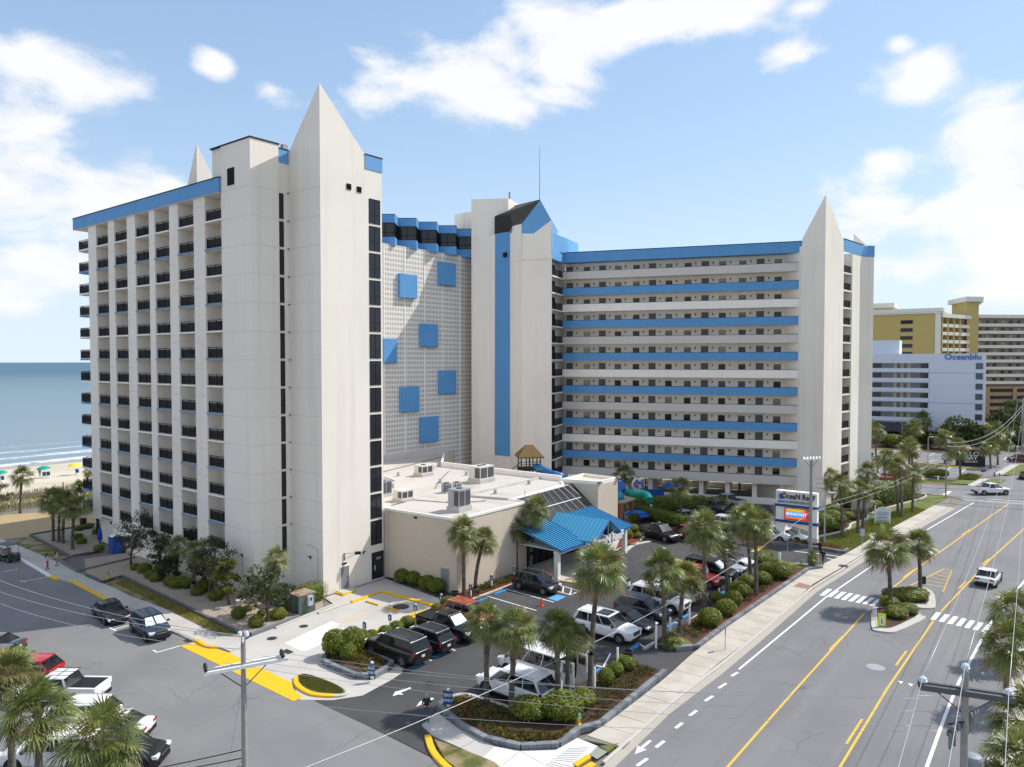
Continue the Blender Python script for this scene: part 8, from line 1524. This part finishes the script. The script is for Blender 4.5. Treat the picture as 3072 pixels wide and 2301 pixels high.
bs_ = thing('poolside_kiosk', 'brick pillared kiosk with tan roof beside the stair block', 'kiosk', (*q('H5', 600, 1150), 0), TH); m = MB(); m.box(-1.6, 1.6, -1.2, 1.2, 2.4, 2.7); m.add([(-1.9, -1.5, 2.7), (1.9, -1.5, 2.7), (1.9, 1.5, 2.7), (-1.9, 1.5, 2.7), (0, 0, 3.4)], [(0, 1, 4), (1, 2, 4), (2, 3, 4), (3, 0, 4)]); m.obj('roof', [mat('kiosk_roof', (.40, .33, .24), .9)], bs_)
for x in (-1.4, 1.4):
    for y in (-1.0, 1.0): m = MB(); m.box(x - .25, x + .25, y - .25, y + .25, 0, 2.4); m.obj('pillar', [mat('kiosk_brick', (.30, .12, .08), .9, .3, 8)], bs_)
m = MB(); a_, b_ = Vector((*q('H5', 830, 1320), 0)), Vector((*q('H5', 1220, 1290), 0))
for z in (.1, 1.6): m.tube([a_ + Vector((0, 0, z)), b_ + Vector((0, 0, z))], .03, 5)
for i in range(30): c_ = a_.lerp(b_, i / 29); m.tube([c_, c_ + Vector((0, 0, 1.6))], .014, 4)
tag(m.obj('pool_fence', [dark]), 'thin dark metal fence between canopy bed and pool', 'fence')
for i, (x, y) in enumerate([(1275, 1010), (1415, 960), (1655, 880)]): b_ = q('H5', x, y); m = MB(); m.tube([(0, 0, 0), (0, 0, .9)], .12, 8); m.lathe([(.18, .9), (.2, 1.05), (.05, 1.15)], 8); tag(m.obj('pool_light_post', [wht], None, None, (b_[0], b_[1], 0)), f'{ORD[i]} short white post along the pool hedge', 'post', 'white pool posts')
for i, (x, y, yt) in enumerate([(1045, 1030, 480), (1185, 1050, 600), (1155, 640, 230)]): b_ = q('H5', x, y); m = MB(); m.tube([(0, 0, 0), (0, 0, hgt(*px('H5', x, yt), b_))], .07, 6); tag(m.obj('light_post', [mat('post_green', (.02, .05, .045), .5)], None, None, (b_[0], b_[1], 0)), f'{ORD[i]} thin dark green pole in the pool area', 'post', 'dark poles by the pool')
# grey fence at the far tower
fo = thing('timber_fence', 'weathered grey board fence behind the verge shrubs', 'fence', (*q('H6', 960, 330), 0), R(20))
for i in range(20): m = MB(); m.box(i * .2, i * .2 + .18, 0, .03, 0, 2.0 + .05 * (i % 3)); m.obj('fence_board', [timb], fo)
# ================================================================== BEACH
def bz(a_): return .1 - (a_ - 92) / 58 * 3.0 if a_ > 92 else .05
def beach_pt(k, x, y):
    z = 0.0
    for _ in range(6): p_ = q(k, x, y, z); z = bz(loc2(p_)[1])
    return (*p_, z)
gre = mat('parasol_green', (.0, .30, .20), .6); ylw = mat('parasol_yellow', (.80, .62, .03), .6)
for i, (x, y, mm, lb) in enumerate([(490, 490, gre, 'green beach parasol over two white chairs'), (10, 545, gre, 'green beach parasol cut by the left edge'), (830, 455, ylw, 'yellow beach parasol next to the end balconies')]):
    p_ = beach_pt('B3', x, y); parasol(lb, p_, 2.0, 1.25, mm, 'beach_parasol', 'beach parasols', p_[2], .12)
for i, (x, y) in enumerate([(485, 495), (530, 490), (20, 540), (850, 460)]):
    p_ = beach_pt('B3', x, y); o = thing('beach_chair', f'{["left chair under the middle green parasol","right chair under the middle green parasol","chair under the parasol at the left edge","low chair by the yellow parasol"][i]}', 'beach chair', p_, .4, 'beach chairs'); m = MB(); m.cbox((0, 0, .35), (.6, .6, .06)); m.cbox((0, .35, .75), (.6, .06, .8), 1, rx=.3); m.obj('seat', [wht, sblue], o); m = MB()
    for xx in (-.28, .28): m.box(xx - .03, xx + .03, -.3, .35, 0, .38)
    m.obj('frame', [wht], o)
# sand fence posts
for i, (x, y, h) in enumerate([(275, 720, 1.0), (410, 690, 1.2), (700, 690, 2.2), (745, 660, 1.2), (330, 715, .9), (520, 700, .9), (600, 695, .9)]): b_ = q('B3', x, y); m = MB(); m.tube([(0, 0, 0), (0, 0, h)], .09, 7); tag(m.obj('dune_post', [bark2], None, None, (b_[0], b_[1], 0)), f'{ORD[i]} weathered post of the dune fence before the beach', 'post', 'dune fence posts')
m = MB(); a_ = Vector((*q('B3', 150, 730), 0)); b_ = Vector((*q('B3', 700, 690), 0))
for i in range(150): c_ = a_.lerp(b_, i / 149); m.box(c_.x - .02, c_.x + .02, c_.y - .02, c_.y + .02, 0, .9)
tag(m.obj('dune_fence', [timb]), 'low slatted sand fence along the dune', 'fence', kind='stuff')
# ================================================================== PEOPLE
def person(label, p, rz, shirt, legs, skin=(.48, .30, .22), hair=(.03, .02, .015), h=1.74, pose='stand', long_hair=False, z0=.02):
    o = thing('person', label, 'person', (p[0], p[1], z0), rz); s_ = h / 1.74
    J = dict(pel=(0, 0, .95), bel=(0, .01, 1.12), che=(0, .0, 1.32), nec=(0, .01, 1.50), hdb=(0, -.01, 1.58), hdt=(0, -.015, 1.72), shl=(.18, .01, 1.43), shr=(-.18, .01, 1.43), hil=(.09, 0, .92), hir=(-.09, 0, .92))
    if pose == 'phone': J.update(ell=(.26, -.02, 1.16), wrl=(.10, -.26, 1.12), hal=(.05, -.33, 1.14), elr=(-.26, -.02, 1.16), wrr=(-.10, -.26, 1.12), har=(-.05, -.33, 1.14), hdb=(0, -.04, 1.58), hdt=(0, -.09, 1.71))
    else: J.update(ell=(.25, .03, 1.16), wrl=(.26, -.06, .92), hal=(.26, -.10, .83), elr=(-.25, .04, 1.16), wrr=(-.27, -.02, .92), har=(-.27, -.05, .83))
    wk = .16 if pose == 'walk' else .02
    J.update(knl=(.10, -.04 - wk * .7, .50), anl=(.10, -wk + .04, .09), tol=(.11, -.13 - wk, .035), knr=(-.10, -.03 + wk * .4, .50), anr=(-.10, .05 + wk, .09), tor=(-.11, -.12 + wk, .035))
    RD = dict(pel=.145, bel=.13, che=.15, nec=.058, hdb=.085, hdt=.088, shl=.075, shr=.075, hil=.095, hir=.095, ell=.048, elr=.048, wrl=.034, wrr=.034, hal=.04, har=.04, knl=.065, knr=.065, anl=.045, anr=.045, tol=.042, tor=.042)
    ks = list(J); ix = {k: i for i, k in enumerate(ks)}; ed = [('pel', 'bel'), ('bel', 'che'), ('che', 'nec'), ('nec', 'hdb'), ('hdb', 'hdt'), ('che', 'shl'), ('che', 'shr'), ('shl', 'ell'), ('ell', 'wrl'), ('wrl', 'hal'), ('shr', 'elr'), ('elr', 'wrr'), ('wrr', 'har'), ('pel', 'hil'), ('pel', 'hir'), ('hil', 'knl'), ('knl', 'anl'), ('anl', 'tol'), ('hir', 'knr'), ('knr', 'anr'), ('anr', 'tor')]
    me = bpy.data.meshes.new('body'); me.from_pydata([J[k] for k in ks], [(ix[a_], ix[b_]) for a_, b_ in ed], []); b_ = link('body', me, o); b_.scale = (s_,) * 3
    b_.modifiers.new('skin', 'SKIN').use_smooth_shade = True
    for i, k in enumerate(ks): sv = me.skin_vertices[0].data[i]; sv.radius = (RD[k] * (1.12 if k in ('pel', 'bel', 'che') else 1), RD[k] * (.78 if k in ('pel', 'bel', 'che') else 1)); sv.use_root = (k == 'pel')
    su = b_.modifiers.new('sub', 'SUBSURF'); su.levels = 1; su.render_levels = 2
    m_ = bpy.data.materials.new('clothes'); m_.use_nodes = True; t_ = m_.node_tree; pb_ = t_.nodes['Principled BSDF']; pb_.inputs['Roughness'].default_value = .8
    tc_ = t_.nodes.new('ShaderNodeTexCoord'); sp_ = t_.nodes.new('ShaderNodeSeparateXYZ'); t_.links.new(tc_.outputs['Object'], sp_.inputs[0]); rp_ = t_.nodes.new('ShaderNodeValToRGB'); c_ = rp_.color_ramp; c_.interpolation = 'CONSTANT'; mrn = t_.nodes.new('ShaderNodeMath'); mrn.operation = 'DIVIDE'; mrn.inputs[1].default_value = 2.0; t_.links.new(sp_.outputs[2], mrn.inputs[0]); t_.links.new(mrn.outputs[0], rp_.inputs[0])
    c_.elements[0].color = (.02, .02, .02, 1); c_.elements[1].position = .05; c_.elements[1].color = (*legs, 1)
    for ps_, cl_ in ((.49, shirt), (.755, skin)): e__ = c_.elements.new(ps_); e__.color = (*cl_, 1)
    # bare forearms and hands
    ax_ = t_.nodes.new('ShaderNodeMath'); ax_.operation = 'ABSOLUTE'; t_.links.new(sp_.outputs[0], ax_.inputs[0]); g1_ = t_.nodes.new('ShaderNodeMath'); g1_.operation = 'GREATER_THAN'; g1_.inputs[1].default_value = .205; t_.links.new(ax_.outputs[0], g1_.inputs[0]); g2_ = t_.nodes.new('ShaderNodeMath'); g2_.operation = 'LESS_THAN'; g2_.inputs[1].default_value = 1.2; t_.links.new(sp_.outputs[2], g2_.inputs[0]); g3_ = t_.nodes.new('ShaderNodeMath'); g3_.operation = 'LESS_THAN'; g3_.inputs[1].default_value = -.2; t_.links.new(sp_.outputs[1], g3_.inputs[0]); g4_ = t_.nodes.new('ShaderNodeMath'); g4_.operation = 'MULTIPLY'; t_.links.new(g1_.outputs[0], g4_.inputs[0]); t_.links.new(g2_.outputs[0], g4_.inputs[1]); g6_ = t_.nodes.new('ShaderNodeMath'); g6_.operation = 'GREATER_THAN'; g6_.inputs[1].default_value = .6; t_.links.new(sp_.outputs[2], g6_.inputs[0]); g7_ = t_.nodes.new('ShaderNodeMath'); g7_.operation = 'MULTIPLY'; t_.links.new(g3_.outputs[0], g7_.inputs[0]); t_.links.new(g6_.outputs[0], g7_.inputs[1]); g5_ = t_.nodes.new('ShaderNodeMath'); g5_.operation = 'MAXIMUM'; t_.links.new(g4_.outputs[0], g5_.inputs[0]); t_.links.new(g7_.outputs[0], g5_.inputs[1])
    mx_ = t_.nodes.new('ShaderNodeMix'); mx_.data_type = 'RGBA'; t_.links.new(g5_.outputs[0], mx_.inputs[0]); t_.links.new(rp_.outputs[0], mx_.inputs[6]); mx_.inputs[7].default_value = (*skin, 1); t_.links.new(mx_.outputs[2], pb_.inputs['Base Color']); me.materials.append(m_)
    hd = Vector(J['hdt']); m = MB(); m.lathe([(.098, -.07), (.104, -.01), (.09, .06), (.05, .105), (.01, .115)], 12, 0, (hd.x, hd.y + .02, hd.z - .0)); 
    if long_hair: m.tube([(0, hd.y + .07, hd.z), (0, .12, 1.5), (0, .13, 1.3)], [.08, .085, .04], 8)
    hr = m.obj('hair', [mat('hair_%d' % int(hair[0] * 1000), hair, .6)], o, 60); hr.scale = (s_,) * 3
    for sx_ in (-.033, .033): m = MB(); m.lathe([(.012, 0), (.012, .01)], 6, 0, (sx_, hd.y - .088, hd.z - .06)); e_ = m.obj('eye', [blackp], o); e_.scale = (s_,) * 3
    m = MB(); m.cbox((0, hd.y - .10, hd.z - .09), (.025, .03, .035)); n_ = m.obj('nose', [mat('skin_nose', skin, .6)], o); n_.scale = (s_,) * 3
    return o
person('man in black shirt and jeans looking at his phone beside the exit sign', q('A6', 838, 1368), R(10), (.012, .012, .014), (.05, .08, .13), hair=(.30, .27, .24), pose='phone', h=1.78)
person('woman in bright red trousers and pale top walking on the side pavement', q('B3', 522, 1505, .11), R(150), (.55, .48, .44), (.42, .02, .03), long_hair=True, h=1.66, pose='walk', z0=.11); person('woman in pale top beside the woman in red trousers', q('B3', 628, 1465, .11), R(150), (.50, .40, .36), (.35, .26, .22), long_hair=True, h=1.66, pose='walk', z0=.11)
person('person in white top and dark trousers standing in the lot aisle', q('A7', 515, 1215), R(60), (.70, .68, .66), (.02, .02, .025), long_hair=True, h=1.65, pose='phone'); person('man in dark clothes and shorts walking at the lot entrance', q('B5', 1345, 1645), R(-60), (.012, .012, .02), (.10, .09, .08), pose='walk', h=1.78); person('second dark dressed man behind the one at the lot entrance', q('B5', 1290, 1470), R(120), (.015, .015, .02), (.02, .02, .025), pose='walk', h=1.76)
p_ = beach_pt('B3', 440, 480); person('dark figure standing beside the green beach parasol', p_, .5, (.03, .03, .04), (.10, .07, .06), h=1.7, z0=p_[2])
